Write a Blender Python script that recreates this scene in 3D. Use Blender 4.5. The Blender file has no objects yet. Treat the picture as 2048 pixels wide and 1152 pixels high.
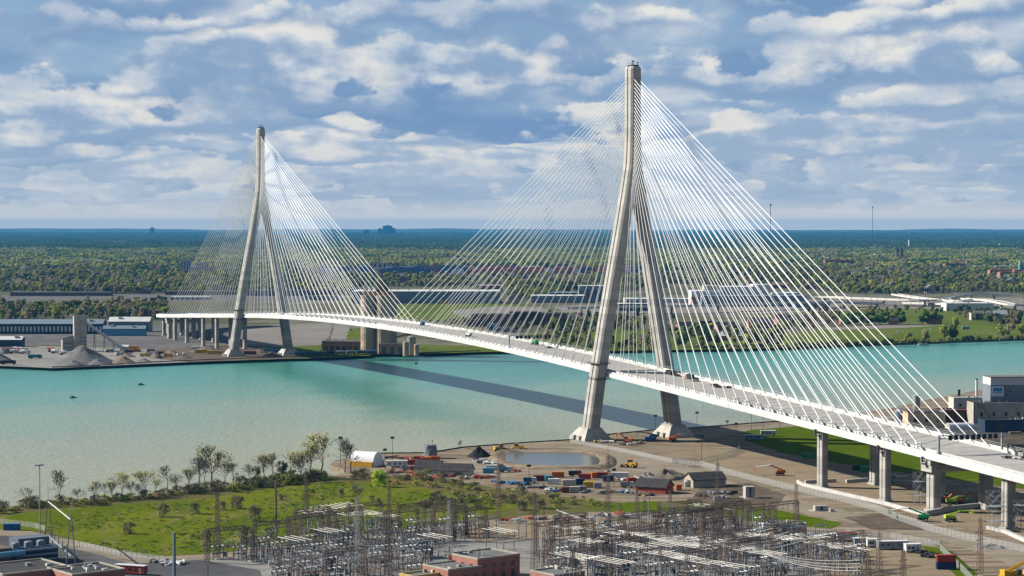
import bpy, math, random
from mathutils import Vector, Matrix
from mathutils.geometry import tessellate_polygon
from mathutils import noise as mnoise

SC = bpy.context.scene
COL = SC.collection
R = math.radians
rng = random.Random(7)

# ------------------------------------------------------------------ camera
F_PX, CAM_H, PITCH = 4275.0, 127.0, math.atan(124 / 4275.0)
cam_d = bpy.data.cameras.new('camera')
cam = bpy.data.objects.new('camera', cam_d)
COL.objects.link(cam)
cam.location = (0, 0, CAM_H)
cam.rotation_euler = (math.pi / 2 - PITCH, 0, 0)
cam_d.sensor_width = 36
cam_d.lens = F_PX / 2048 * 36
cam_d.clip_start = 1
cam_d.clip_end = 200000
SC.camera = cam
SC.render.resolution_x, SC.render.resolution_y = 1024, 576

# ------------------------------------------------------------------ colour management
SC.view_settings.view_transform = 'Standard'
SC.view_settings.look = 'None'
SC.view_settings.gamma = 1
SC.view_settings.exposure = 1.3
SC.render.engine = 'CYCLES'
SC.cycles.use_denoising = True
SC.cycles.max_bounces = 6
SC.cycles.diffuse_bounces = 2
SC.cycles.glossy_bounces = 2
SC.cycles.transparent_max_bounces = 12
SC.cycles.volume_bounces = 0
SC.cycles.caustics_reflective = False
SC.cycles.caustics_refractive = False
SC.cycles.sample_clamp_indirect = 4

# ------------------------------------------------------------------ sun
SUN_ELEV = R(31)
SHADOW_DIR = Vector((1.0, -0.22, 0)).normalized()          # where shadows fall
light_dir = Vector((SHADOW_DIR.x * math.cos(SUN_ELEV), SHADOW_DIR.y * math.cos(SUN_ELEV), -math.sin(SUN_ELEV)))
sun_d = bpy.data.lights.new('sun', 'SUN')
sun = bpy.data.objects.new('sun', sun_d)
COL.objects.link(sun)
sun.location = (-400, 100, 600)
sun.rotation_euler = light_dir.to_track_quat('-Z', 'Y').to_euler()
sun_d.energy = 5.0
sun_d.angle = R(0.5)
sun_d.color = (1.0, 0.945, 0.86)

# ------------------------------------------------------------------ node helper
class NT:
    def __init__(s, tree):
        s.t = tree; s.n = tree.nodes; s.l = tree.links
    def put(s, sock, v):
        if isinstance(v, bpy.types.NodeSocket): s.l.new(v, sock)
        elif v is not None:
            try: sock.default_value = v
            except Exception: sock.default_value = (*v, 1.0)
    def node(s, typ, **kw):
        n = s.n.new(typ)
        for k, v in kw.items(): setattr(n, k, v)
        return n
    def m(s, op, a, b=None, c=None, clamp=False):
        n = s.n.new('ShaderNodeMath'); n.operation = op; n.use_clamp = clamp
        s.put(n.inputs[0], a)
        if b is not None: s.put(n.inputs[1], b)
        if c is not None: s.put(n.inputs[2], c)
        return n.outputs[0]
    def vm(s, op, a, b=None):
        n = s.n.new('ShaderNodeVectorMath'); n.operation = op
        s.put(n.inputs[0], a)
        if b is not None:
            if op == 'SCALE': s.put(n.inputs['Scale'], b)
            else: s.put(n.inputs[1], b)
        return n.outputs['Value'] if op in ('DOT_PRODUCT', 'LENGTH') else n.outputs[0]
    def smooth(s, v, lo, hi, a=0.0, b=1.0, typ='SMOOTHSTEP'):
        n = s.n.new('ShaderNodeMapRange'); n.interpolation_type = typ; n.clamp = True if hasattr(n, 'clamp') else True
        s.put(n.inputs['Value'], v); s.put(n.inputs['From Min'], lo); s.put(n.inputs['From Max'], hi)
        s.put(n.inputs['To Min'], a); s.put(n.inputs['To Max'], b)
        return n.outputs['Result']
    def noise(s, vec, scale=1.0, detail=3.0, rough=0.5, dist=0.0, out='Fac'):
        n = s.n.new('ShaderNodeTexNoise')
        s.put(n.inputs['Vector'], vec); n.inputs['Scale'].default_value = scale
        n.inputs['Detail'].default_value = detail; n.inputs['Roughness'].default_value = rough
        n.inputs['Distortion'].default_value = dist
        return n.outputs[out]
    def mix(s, f, a, b, blend='MIX'):
        n = s.n.new('ShaderNodeMix'); n.data_type = 'RGBA'; n.blend_type = blend
        s.put(n.inputs[0], f); s.put(n.inputs[6], a); s.put(n.inputs[7], b)
        return n.outputs[2]
    def comb(s, x, y, z):
        n = s.n.new('ShaderNodeCombineXYZ')
        s.put(n.inputs[0], x); s.put(n.inputs[1], y); s.put(n.inputs[2], z)
        return n.outputs[0]
    def sep(s, v):
        n = s.n.new('ShaderNodeSeparateXYZ'); s.put(n.inputs[0], v); return n.outputs

# ------------------------------------------------------------------ world: sky with broken cumulus
world = bpy.data.worlds.new('World'); SC.world = world
world.use_nodes = True
wt = NT(world.node_tree); wt.n.clear()
sky_tex = wt.node('ShaderNodeTexSky', sky_type='NISHITA')
sky_tex.sun_disc = False
sky_tex.sun_elevation = SUN_ELEV
sky_tex.sun_rotation = math.atan2(-SHADOW_DIR.x, -SHADOW_DIR.y)
sky_tex.air_density = 1.0; sky_tex.dust_density = 0.6; sky_tex.ozone_density = 1.5
SKY_STRENGTH = 0.11
tc = wt.node('ShaderNodeTexCoord')
dvec = tc.outputs['Generated']
dx, dy, dz = wt.sep(dvec)
zpos = wt.m('MAXIMUM', dz, 0.0)
skyc = wt.vm('SCALE', sky_tex.outputs[0], SKY_STRENGTH)
C = lambda r, g, b: (r, g, b, 1.0)
skyc = wt.mix(wt.smooth(dz, 0.0, 0.3, 0.85, 0.5), skyc, C(0.26, 0.43, 0.69))
hl = wt.m('DIVIDE', 1.0, wt.m('MAXIMUM', wt.m('SQRT', wt.m('ADD', wt.m('MULTIPLY', dx, dx), wt.m('MULTIPLY', dy, dy))), 0.02))
ux = wt.m('MULTIPLY', dx, hl); uy = wt.m('MULTIPLY', dy, hl)
def shell(h, k):
    """how far out the cloud layer of altitude h is met, squeezed towards the horizon"""
    return wt.m('MULTIPLY', wt.m('POWER', wt.m('ADD', wt.m('MULTIPLY', zpos, 1.0 / h), 0.022), -0.62), k)
# a soft broken sheet high up ...
col = skyc
A = shell(1.5, 3.0)
n = wt.noise(wt.comb(wt.m('MULTIPLY', ux, A), wt.m('MULTIPLY', uy, wt.m('MULTIPLY', A, 0.42)), 1.3), 1.0, 5.0, 0.5, 0.15)
n2 = wt.noise(wt.comb(wt.m('MULTIPLY', ux, wt.m('MULTIPLY', A, 0.55)), wt.m('MULTIPLY', uy, wt.m('MULTIPLY', A, 0.3)), 7.9), 1.0, 3.0, 0.5)
col = wt.mix(wt.smooth(n, 0.44, 0.64, 0.0, 0.85), col, C(0.70, 0.75, 0.81))
col = wt.mix(wt.smooth(n2, 0.43, 0.58, 0.0, 0.9), col, C(0.19, 0.335, 0.58))
# ... and rows of cumulus, far to near, each with a flat shaded base and billowing lit tops
BASES = [0.003, 0.010, 0.019, 0.030, 0.043, 0.059, 0.078, 0.101, 0.14, 0.23, 0.40]
for j in range(len(BASES) - 1):
    bz = BASES[j]; T = (BASES[j + 1] - bz) * 1.35 + 0.003
    kp = 0.17 / T; kb = 0.85 / T
    p = wt.noise(wt.comb(wt.m('MULTIPLY', ux, kp), wt.m('MULTIPLY', uy, kp), j * 3.7 + 0.6), 1.0, 3.0, 0.55)
    bl = wt.noise(wt.comb(wt.m('MULTIPLY', ux, kb), wt.m('MULTIPLY', uy, kb), wt.m('MULTIPLY_ADD', dz, kb * 1.5, j * 5.1)), 1.0, 6.0, 0.58)
    bc = wt.m('SUBTRACT', bl, 0.5)
    q = wt.m('MULTIPLY_ADD', dz, 1.0 / T, -bz / T)
    q = wt.m('ADD', q, wt.m('MULTIPLY', wt.m('SUBTRACT', p, 0.5), 1.1))
    q = wt.m('ADD', q, wt.m('MULTIPLY', wt.m('SUBTRACT', n2, 0.5), 3.2))
    h = wt.smooth(p, 0.32, 0.59)
    f = wt.m('SUBTRACT', wt.m('MULTIPLY_ADD', bc, 1.9, wt.m('MULTIPLY', h, 1.05)), q)
    al = wt.m('MULTIPLY', wt.smooth(f, 0.0, 0.2), wt.smooth(wt.m('MULTIPLY_ADD', bc, 1.3, q), -0.12, 0.30))
    al = wt.m('MULTIPLY', al, 0.92)
    lt = wt.smooth(wt.m('ADD', wt.m('MULTIPLY', bc, 1.5), wt.m('SUBTRACT', q, wt.m('MULTIPLY', h, 0.52))), -0.22, 0.40)
    lt = wt.m('MULTIPLY', lt, wt.smooth(n, 0.36, 0.58, 0.42, 1.0))
    far = max(0.0, 1 - bz / 0.07) * 0.75
    mixc = lambda u, w: C(*(x + (y - x) * far for x, y in zip(u, w)))
    shade = mixc((0.25, 0.39, 0.61), (0.50, 0.61, 0.74)); lit = mixc((0.93, 0.91, 0.86), (0.82, 0.79, 0.76))
    mid = mixc((0.60, 0.68, 0.78), (0.62, 0.69, 0.77))
    c = wt.mix(wt.smooth(lt, 0.0, 0.55), shade, mid); c = wt.mix(wt.smooth(lt, 0.40, 0.95), c, lit)
    col = wt.mix(al, col, c)
# the lowest few degrees wash out into pale air
col = wt.mix(wt.smooth(dz, 0.0, 0.045, 0.66, 0.0), col, C(0.62, 0.69, 0.75))
col = wt.mix(wt.smooth(dz, 0.0, 0.014, 0.92, 0.0), col, C(1.0, 0.90, 0.76))
bg = wt.node('ShaderNodeBackground')
wt.put(bg.inputs['Color'], col); bg.inputs['Strength'].default_value = 0.365
wo = wt.node('ShaderNodeOutputWorld')
wt.l.new(bg.outputs[0], wo.inputs['Surface'])
world.cycles.sampling_method = 'MANUAL'
world.cycles.sample_map_resolution = 512

# ------------------------------------------------------------------ layout helpers
def ray(px, py):
    x = (px - 1024) / F_PX; y = -(py - 576) / F_PX
    c, s = math.cos(PITCH), math.sin(PITCH)
    return Vector((x, c + y * s, -s + y * c))
def P(px, py, z=2.0):
    """point of the plane at height z that the photograph shows at this place"""
    r = ray(px, py); t = (z - CAM_H) / r.z
    return Vector((r.x * t, r.y * t, z))
def PD(px, py, d):
    r = ray(px, py); t = d / r.y
    return Vector((r.x * t, d, CAM_H + r.z * t))

# ------------------------------------------------------------------ materials
MATS = {}
ALB = 0.57
def mat(name, colr, rough=0.8, var=0.14, scale=0.4, metal=0.0, spec=0.12, rnd=0.0, bump=0.0, detail=4.0):
    if name in MATS: return MATS[name]
    colr = tuple(c * ALB for c in colr)
    m = bpy.data.materials.new(name); m.use_nodes = True
    t = NT(m.node_tree); b = t.n['Principled BSDF']
    b.inputs['Roughness'].default_value = rough
    b.inputs['Metallic'].default_value = metal
    b.inputs['Specular IOR Level'].default_value = spec
    tcn = t.node('ShaderNodeTexCoord'); co = tcn.outputs['Object']
    n = t.noise(co, scale, detail, 0.6)
    hi = tuple(min(1, c * (1 + var)) for c in colr); lo = tuple(c * (1 - var) for c in colr)
    cc = t.mix(t.smooth(n, 0.3, 0.7), C(*lo), C(*hi))
    if rnd:
        oi = t.node('ShaderNodeObjectInfo')
        hs = t.node('ShaderNodeHueSaturation')
        t.put(hs.inputs['Color'], cc)
        t.put(hs.inputs['Value'], t.m('MULTIPLY_ADD', oi.outputs['Random'], 2 * rnd, 1 - rnd))
        cc = hs.outputs[0]
    t.put(b.inputs['Base Color'], cc)
    if bump:
        bp = t.node('ShaderNodeBump'); bp.inputs['Strength'].default_value = 0.6; bp.inputs['Distance'].default_value = bump
        t.put(bp.inputs['Height'], n); t.l.new(bp.outputs[0], b.inputs['Normal'])
    MATS[name] = m
    return m

def ground_mat(name, c1, c2, c3, s1=0.01, s2=0.08, rough=0.95, stretch=None, rot=0.0, tracks=None):
    """three colours of soil mottled at two sizes, world space"""
    if name in MATS: return MATS[name]
    m = bpy.data.materials.new(name); m.use_nodes = True
    t = NT(m.node_tree); b = t.n['Principled BSDF']
    b.inputs['Roughness'].default_value = rough; b.inputs['Specular IOR Level'].default_value = 0.0
    c1, c2, c3 = (tuple(x * ALB for x in c) for c in (c1, c2, c3))
    g = t.node('ShaderNodeNewGeometry'); pos = g.outputs['Position']; wpos = pos
    if stretch:
        mp = t.node('ShaderNodeMapping'); t.put(mp.inputs['Vector'], pos)
        mp.inputs['Scale'].default_value = stretch; mp.inputs['Rotation'].default_value = (0, 0, rot)
        pos = mp.outputs[0]
    n1 = t.noise(pos, s1, 5, 0.6); n2 = t.noise(pos, s2, 4, 0.65); n3 = t.noise(pos, s2 * 7, 2, 0.6)
    cc = t.mix(t.smooth(n1, 0.38, 0.62), C(*c1), C(*c2))
    cc = t.mix(t.smooth(n2, 0.48, 0.7), cc, C(*c3))
    cc = t.mix(t.smooth(n3, 0.3, 0.75, 0.0, 0.35), cc, C(*(x * 0.55 for x in c1)))
    for ang in (tracks or ()):                                   # worn wheel tracks, long and thin
        mp = t.node('ShaderNodeMapping'); t.put(mp.inputs['Vector'], wpos); mp.inputs['Rotation'].default_value = (0, 0, -ang); mp.inputs['Scale'].default_value = (0.022, 0.30, 1)
        w = t.noise(mp.outputs[0], 1.0, 3, 0.6, 0.6)
        cc = t.mix(t.smooth(w, 0.53, 0.62, 0.0, 0.6), cc, C(*(min(1, x * 1.38) for x in c3)))
        cc = t.mix(t.smooth(w, 0.44, 0.36, 0.0, 0.5), cc, C(*(x * 0.62 for x in c1)))
    t.put(b.inputs['Base Color'], cc)
    MATS[name] = m
    return m

# ------------------------------------------------------------------ mesh builder
class MB:
    def __init__(s): s.v = []; s.f = []; s.mi = []; s.cur = 0
    def add(s, vs, fs):
        o = len(s.v); s.v += [tuple(p) for p in vs]
        s.f += [tuple(i + o for i in f) for f in fs]; s.mi += [s.cur] * len(fs)
        return s
    def box(s, x0, x1, y0, y1, z0, z1):
        return s.add([(x0, y0, z0), (x1, y0, z0), (x1, y1, z0), (x0, y1, z0), (x0, y0, z1), (x1, y0, z1), (x1, y1, z1), (x0, y1, z1)],
                     [(0, 3, 2, 1), (4, 5, 6, 7), (0, 1, 5, 4), (1, 2, 6, 5), (2, 3, 7, 6), (3, 0, 4, 7)])
    def cbox(s, cx, cy, z0, lx, ly, h): return s.box(cx - lx / 2, cx + lx / 2, cy - ly / 2, cy + ly / 2, z0, z0 + h)
    def frustum(s, cx, cy, z0, z1, a0, b0, a1, b1):
        return s.add([(cx - a0, cy - b0, z0), (cx + a0, cy - b0, z0), (cx + a0, cy + b0, z0), (cx - a0, cy + b0, z0),
                      (cx - a1, cy - b1, z1), (cx + a1, cy - b1, z1), (cx + a1, cy + b1, z1), (cx - a1, cy + b1, z1)],
                     [(0, 3, 2, 1), (4, 5, 6, 7), (0, 1, 5, 4), (1, 2, 6, 5), (2, 3, 7, 6), (3, 0, 4, 7)])
    def tube(s, p, q, r, n=6, r2=None, caps=True):
        p, q = Vector(p), Vector(q); r2 = r if r2 is None else r2
        d = (q - p)
        if d.length < 1e-6: return s
        d.normalize()
        a = d.cross(Vector((0, 0, 1)) if abs(d.z) < 0.95 else Vector((1, 0, 0))).normalized(); b = d.cross(a)
        vs = []
        for base, rr in ((p, r), (q, r2)):
            for k in range(n):
                an = 2 * math.pi * k / n
                vs.append(base + a * math.cos(an) * rr + b * math.sin(an) * rr)
        fs = [(k, (k + 1) % n, n + (k + 1) % n, n + k) for k in range(n)]
        if caps: fs += [tuple(range(n - 1, -1, -1)), tuple(range(n, 2 * n))]
        return s.add(vs, fs)
    def poly(s, pts, r, n=5):
        for a, b in zip(pts, pts[1:]): s.tube(a, b, r, n)
        return s
    def prism(s, pts, z0, z1):
        n = len(pts)
        vs = [(p[0], p[1], z0) for p in pts] + [(p[0], p[1], z1) for p in pts]
        s.add(vs, [(k, (k + 1) % n, n + (k + 1) % n, n + k) for k in range(n)])
        tri = tessellate_polygon([[Vector((p[0], p[1], 0)) for p in pts]])
        o = len(s.v) - 2 * n
        for t in tri:
            s.f.append(tuple(o + n + i for i in t)); s.mi.append(s.cur)
            s.f.append(tuple(o + i for i in reversed(t))); s.mi.append(s.cur)
        return s
    def lathe(s, prof, n=16, cx=0, cy=0):
        """prof: [(r, z)...] bottom to top"""
        vs = []
        for r, z in prof:
            for k in range(n):
                a = 2 * math.pi * k / n
                vs.append((cx + r * math.cos(a), cy + r * math.sin(a), z))
        fs = []
        for j in range(len(prof) - 1):
            for k in range(n):
                fs.append((j * n + k, j * n + (k + 1) % n, (j + 1) * n + (k + 1) % n, (j + 1) * n + k))
        fs.append(tuple(range(n - 1, -1, -1))); fs.append(tuple((len(prof) - 1) * n + k for k in range(n)))
        return s.add(vs, fs)
    def gable(s, x0, x1, y0, y1, z0, z1, over=0.4, th=0.25):
        """gable roof, ridge along x"""
        ym = (y0 + y1) / 2; sl = (z1 - z0) / max(0.01, (ym - y0))
        ya, yb = y0 - over, y1 + over; za = z0 - over * sl
        xa, xb = x0 - over, x1 + over
        sec = [(ya, za), (ym, z1), (yb, za), (yb, za + th), (ym, z1 + th), (ya, za + th)]
        n = 6
        vs = [(xa, y, z) for y, z in sec] + [(xb, y, z) for y, z in sec]
        fs = [(k, (k + 1) % n, n + (k + 1) % n, n + k) for k in range(n)]
        fs += [(0, 5, 4, 1), (1, 4, 3, 2), (6, 7, 10, 11), (7, 8, 9, 10)]
        return s.add(vs, fs)
    def gwall(s, x0, x1, y0, y1, z0, ze, zr):
        """walls with gable ends, ridge along x"""
        ym = (y0 + y1) / 2
        sec = [(y0, z0), (y1, z0), (y1, ze), (ym, zr), (y0, ze)]
        n = 5
        vs = [(x0, y, z) for y, z in sec] + [(x1, y, z) for y, z in sec]
        fs = [(k, n + k, n + (k + 1) % n, (k + 1) % n) for k in range(n)] + [(0, 1, 2, 3, 4), (9, 8, 7, 6, 5)]
        return s.add(vs, fs)
    def sweep(s, frames, section, closed=True, caps=True):
        """frames: list of functions (u, w) -> point"""
        n = len(section); o = len(s.v)
        for fr in frames:
            for u, w in section: s.v.append(tuple(fr(u, w)))
        m = n if closed else n - 1
        for j in range(len(frames) - 1):
            for k in range(m):
                a = o + j * n + k; b = o + j * n + (k + 1) % n
                s.f.append((a, b, b + n, a + n)); s.mi.append(s.cur)
        if caps and closed:
            s.f.append(tuple(range(o + n - 1, o - 1, -1))); s.mi.append(s.cur)
            e = o + (len(frames) - 1) * n
            s.f.append(tuple(range(e, e + n))); s.mi.append(s.cur)
        return s
    def mesh(s, name, mats, smooth=False):
        me = bpy.data.meshes.new(name)
        me.from_pydata(s.v, [], s.f)
        for m in (mats if isinstance(mats, (list, tuple)) else [mats]): me.materials.append(m)
        if any(s.mi): me.polygons.foreach_set('material_index', s.mi)
        if smooth: me.polygons.foreach_set('use_smooth', [True] * len(me.polygons))
        me.update()
        return me
    def build(s, name, mats, parent=None, loc=None, rz=0.0, smooth=False):
        o = bpy.data.objects.new(name, s.mesh(name, mats, smooth)); COL.objects.link(o)
        if parent is not None: o.parent = parent
        if loc is not None: o.location = loc
        if rz: o.rotation_euler = (0, 0, rz)
        return o

def tag(o, label=None, cat=None, group=None, kind=None):
    if label: o['label'] = label
    if cat: o['category'] = cat
    if group: o['group'] = group
    if kind: o['kind'] = kind
    return o
def thing(name, label, cat, loc=(0, 0, 0), rz=0.0, group=None, scale=1.0):
    o = bpy.data.objects.new(name, None); COL.objects.link(o)
    o.location = loc; o.rotation_euler = (0, 0, rz); o.empty_display_size = 0.5
    if scale != 1.0: o.scale = (scale,) * 3
    return tag(o, label, cat, group)
KIDS = {}
def kids(o):
    return list(o.children)
def copy_tree(o, loc=None, rz=None, label=None, group=None, scale=None, parent=None):
    c = o.copy(); COL.objects.link(c); c.parent = parent
    if loc is not None: c.location = loc
    if rz is not None: c.rotation_euler = (0, 0, rz)
    if label: c['label'] = label
    if group: c['group'] = group
    if scale is not None: c.scale = scale if isinstance(scale, tuple) else (scale,) * 3
    for ch in o.children: copy_tree(ch, parent=c)
    return c
def reuse(name, me, parent=None, loc=None, rz=0.0, scale=None):
    o = bpy.data.objects.new(name, me); COL.objects.link(o)
    if parent is not None: o.parent = parent
    if loc is not None: o.location = loc
    if rz: o.rotation_euler = (0, 0, rz)
    if scale is not None: o.scale = scale if isinstance(scale, tuple) else (scale,) * 3
    return o

def nearest(px, py, marks):
    return min(marks, key=lambda m: (m[0] - px) ** 2 + ((m[1] - py) * 2.2) ** 2)[2]

def wob(pts, step=8.0, amp=1.2, seed=0.0):
    """subdivide a closed outline and make its edge irregular"""
    out = []
    n = len(pts)
    for i in range(n):
        a, b = Vector(pts[i]), Vector(pts[(i + 1) % n])
        L = (b - a).length; k = max(1, int(L / step))
        for j in range(k):
            p = a.lerp(b, j / k)
            nz = mnoise.noise_vector(Vector((p.x * 0.06 + seed, p.y * 0.06, seed)))
            out.append(Vector((p.x + nz.x * amp, p.y + nz.y * amp, p.z)))
    return out
def sheet(name, pts, z, m, thick=0.0):
    """flat outline as one sheet (or a slab with sides down to z - thick)"""
    b = MB()
    if thick: b.prism(pts, z - thick, z)
    else:
        vs = [(p[0], p[1], z) for p in pts]
        tri = tessellate_polygon([[Vector((p[0], p[1], 0)) for p in pts]])
        area = sum(pts[i][0] * pts[(i + 1) % len(pts)][1] - pts[(i + 1) % len(pts)][0] * pts[i][1] for i in range(len(pts)))
        fs = []
        for t in tri:
            a, bb, c = (Vector(vs[i]) for i in t)
            fs.append(t if (bb - a).cross(c - a).z > 0 else tuple(reversed(t)))
        b.add(vs, fs)
    o = b.build(name, m)
    return o
def zone(name, px, m, z, amp=1.5, step=8.0, seed=0.0, kind='structure', raw=False):
    pts = px if raw else [P(x, y, z) for x, y in px]
    o = sheet(name, wob(pts, step, amp, seed), z, m)
    o['kind'] = kind
    return o
# ================================================================== the setting: water, land, haze
GZ = 2.0      # near bank
FZ = 2.5      # far bank

def water_mat():
    m = bpy.data.materials.new('river_water'); m.use_nodes = True
    t = NT(m.node_tree); b = t.n['Principled BSDF']
    g = t.node('ShaderNodeNewGeometry'); pos = g.outputs['Position']
    v = t.vm('DOT_PRODUCT', pos, (-0.52, 0.85, 0)); u = t.vm('DOT_PRODUCT', pos, (0.85, 0.52, 0))
    flow = t.comb(t.m('MULTIPLY', u, 0.0022), t.m('MULTIPLY', v, 0.009), 0.0)
    warp = t.noise(flow, 1.0, 5, 0.55)
    vv = t.m('ADD', v, t.m('MULTIPLY', t.m('SUBTRACT', warp, 0.5), 420.0))
    vv = t.m('ADD', vv, t.m('MULTIPLY_ADD', u, 0.13, -95.0))
    silt = C(0.20, 0.195, 0.13); mid = C(0.15, 0.19, 0.138); teal = C(0.048, 0.17, 0.138); green = C(0.024, 0.12, 0.098)
    cc = t.mix(t.smooth(vv, 1000, 1330), silt, mid)
    cc = t.mix(t.smooth(vv, 1270, 1640), cc, teal)
    cc = t.mix(t.smooth(vv, 1620, 1850, 0, 0.8), cc, green)
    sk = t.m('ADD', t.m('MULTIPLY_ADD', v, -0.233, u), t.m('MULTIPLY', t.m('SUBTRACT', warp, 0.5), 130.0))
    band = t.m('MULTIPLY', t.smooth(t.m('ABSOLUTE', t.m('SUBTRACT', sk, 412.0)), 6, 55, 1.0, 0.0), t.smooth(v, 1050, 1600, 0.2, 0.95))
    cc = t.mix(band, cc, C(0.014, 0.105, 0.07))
    fine = t.noise(t.comb(t.m('MULTIPLY', u, 0.12), t.m('MULTIPLY', v, 0.22), 1.0), 1.0, 4, 0.65)
    cc = t.mix(t.smooth(fine, 0.35, 0.7, 0.0, 0.2), cc, C(0.10, 0.17, 0.15))
    t.put(b.inputs['Base Color'], cc)
    b.inputs['Roughness'].default_value = 0.28
    b.inputs['IOR'].default_value = 1.33
    b.inputs['Specular IOR Level'].default_value = 0.2
    n1 = t.noise(pos, 0.22, 4, 0.66); n2 = t.noise(pos, 0.06, 3, 0.5)
    h = t.m('ADD', n1, t.m('MULTIPLY', n2, 0.5))
    bp = t.node('ShaderNodeBump'); bp.inputs['Strength'].default_value = 1.0; bp.inputs['Distance'].default_value = 1.1
    t.put(bp.inputs['Height'], h); t.l.new(bp.outputs[0], b.inputs['Normal'])
    return m
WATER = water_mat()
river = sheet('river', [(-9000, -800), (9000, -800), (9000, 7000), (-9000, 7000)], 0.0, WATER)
river['kind'] = 'structure'

# shorelines, traced along the water's edge
NEAR_SHORE = [(-500, 1060), (-120, 1030), (0, 1014), (120, 1004), (260, 992), (400, 978), (520, 964), (600, 950), (640, 943), (668, 950),
              (690, 946), (684, 936), (660, 930), (668, 921), (700, 913), (762, 907), (860, 906), (925, 895), (1050, 885.5), (1140, 880), (1220, 869),
              (1300, 861), (1390, 856), (1500, 847), (1570, 842), (1690, 829), (1790, 815), (1850, 800), (2048, 764), (2300, 735), (2700, 705)]
near_pts = [P(x, y, GZ) for x, y in NEAR_SHORE]
EARTH = ground_mat('bare_earth', (0.185, 0.145, 0.10), (0.24, 0.19, 0.135), (0.29, 0.235, 0.17), 0.02, 0.11, tracks=(-.55, .25))
near_out = [near_pts[0] + Vector((-1500, -150, 0))] + near_pts + [near_pts[-1] + Vector((2500, 900, 0)), Vector((5000, -700, GZ)), Vector((-3000, -700, GZ))]
near_land = sheet('near_bank_ground', near_out, GZ, EARTH, thick=3.0); near_land['kind'] = 'structure'

FAR_SHORE = [(-900, 772), (-300, 748), (0, 735.5), (60, 739), (105, 740.5), (180, 738), (330, 729), (460, 723.5), (600, 719), (800, 713), (905, 709), (960, 707),
             (1010, 708), (1060, 707), (1150, 705), (1250, 705), (1340, 703), (1400, 703), (1500, 701), (1600, 698), (1720, 693), (1850, 688), (2048, 680), (2400, 668), (3000, 650)]
far_pts = [P(x, y, 0.0) for x, y in FAR_SHORE]
for p in far_pts: p.z = FZ
FARM = ground_mat('far_land_soil', (0.11, 0.115, 0.06), (0.15, 0.14, 0.09), (0.24, 0.225, 0.19), 0.0011, 0.007)
far_out = [far_pts[0] + Vector((-3500, -300, 0))] + far_pts + [far_pts[-1] + Vector((4500, 900, 0)), Vector((28000, 9000, FZ)), Vector((28000, 41500, FZ)), Vector((-28000, 41500, FZ)), Vector((-28000, 6000, FZ))]
far_land = sheet('far_bank_ground', far_out, FZ, FARM, thick=3.5); far_land['kind'] = 'structure'

# dark sheet pile quay fronts along both banks
PILE = mat('rusty_sheet_pile', (0.035, 0.03, 0.028), 0.8, 0.4, 0.3)
def quay(name, pts, z, label, h=0.5):
    b = MB(); n = len(pts)
    for a, c in zip(pts, pts[1:]):
        d = (c - a); L = d.length; k = max(1, int(L / 6)); nx = Vector((-d.y, d.x, 0)).normalized()
        for j in range(k):
            p = a + d * (j / k); q = a + d * ((j + 0.5) / k); r = a + d * ((j + 1) / k)
            for (s0, s1, off) in ((p, q, 0.5), (q, r, 0.9)):
                o0 = s0 + nx * off; o1 = s1 + nx * off; i0 = s0 - nx * 0.8; i1 = s1 - nx * 0.8
                b.add([(o0.x, o0.y, -1), (o1.x, o1.y, -1), (o1.x, o1.y, z + h), (o0.x, o0.y, z + h), (i0.x, i0.y, z + h), (i1.x, i1.y, z + h), (i0.x, i0.y, z - .5), (i1.x, i1.y, z - .5)],
                      [(0, 1, 2, 3), (3, 2, 5, 4), (4, 5, 7, 6), (0, 3, 4, 6), (1, 7, 5, 2)])
    o = b.build(name, PILE); tag(o, label, 'quay wall'); return o
quay('quay_wall', [P(x, y, GZ) for x, y in NEAR_SHORE[15:25]], GZ, 'dark sheet pile quay edge along the near construction bank')
fq = [Vector(p) for p in far_pts[4:12]]
for p in fq: p.z = 0
# far water's edge faces the camera: run the other way so that the outer side looks to the river
quay('quay_wall', list(reversed(fq)), FZ, 'dark sheet pile quay along the far bank below the gravel yard and silos', 0.8)

# ---- near bank ground cover zones (each a thin sheet a little above the last)
GRASS_F = ground_mat('field_grass', (0.098, 0.135, 0.009), (0.15, 0.175, 0.014), (0.205, 0.18, 0.05), 0.02, 0.10, stretch=(1, 0.3, 1))
SCRUB = ground_mat('dry_scrub', (0.13, 0.115, 0.042), (0.10, 0.12, 0.03), (0.20, 0.145, 0.07), 0.03, 0.15)
GRAVEL = ground_mat('pale_gravel', (0.26, 0.255, 0.24), (0.32, 0.31, 0.295), (0.22, 0.20, 0.17), 0.03, 0.2, tracks=(.67,))
TAN = ground_mat('tan_yard', (0.275, 0.215, 0.145), (0.32, 0.255, 0.175), (0.235, 0.185, 0.125), 0.03, 0.12, stretch=(1, 0.5, 1), tracks=(-.5, .7))
ROADM = ground_mat('packed_gravel_road', (0.27, 0.225, 0.17), (0.33, 0.28, 0.215), (0.235, 0.195, 0.145), 0.05, 0.2, tracks=(-.45,))
DARKSOIL = ground_mat('dark_wet_soil', (0.11, 0.088, 0.066), (0.15, 0.118, 0.088), (0.21, 0.17, 0.13), 0.05, 0.16)
GRASS_D = ground_mat('lush_grass', (0.085, 0.125, 0.006), (0.10, 0.145, 0.008), (0.07, 0.10, 0.012), 0.03, 0.15)
ASPH = ground_mat('old_asphalt', (0.10, 0.10, 0.105), (0.13, 0.13, 0.13), (0.085, 0.085, 0.09), 0.03, 0.15)
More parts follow.
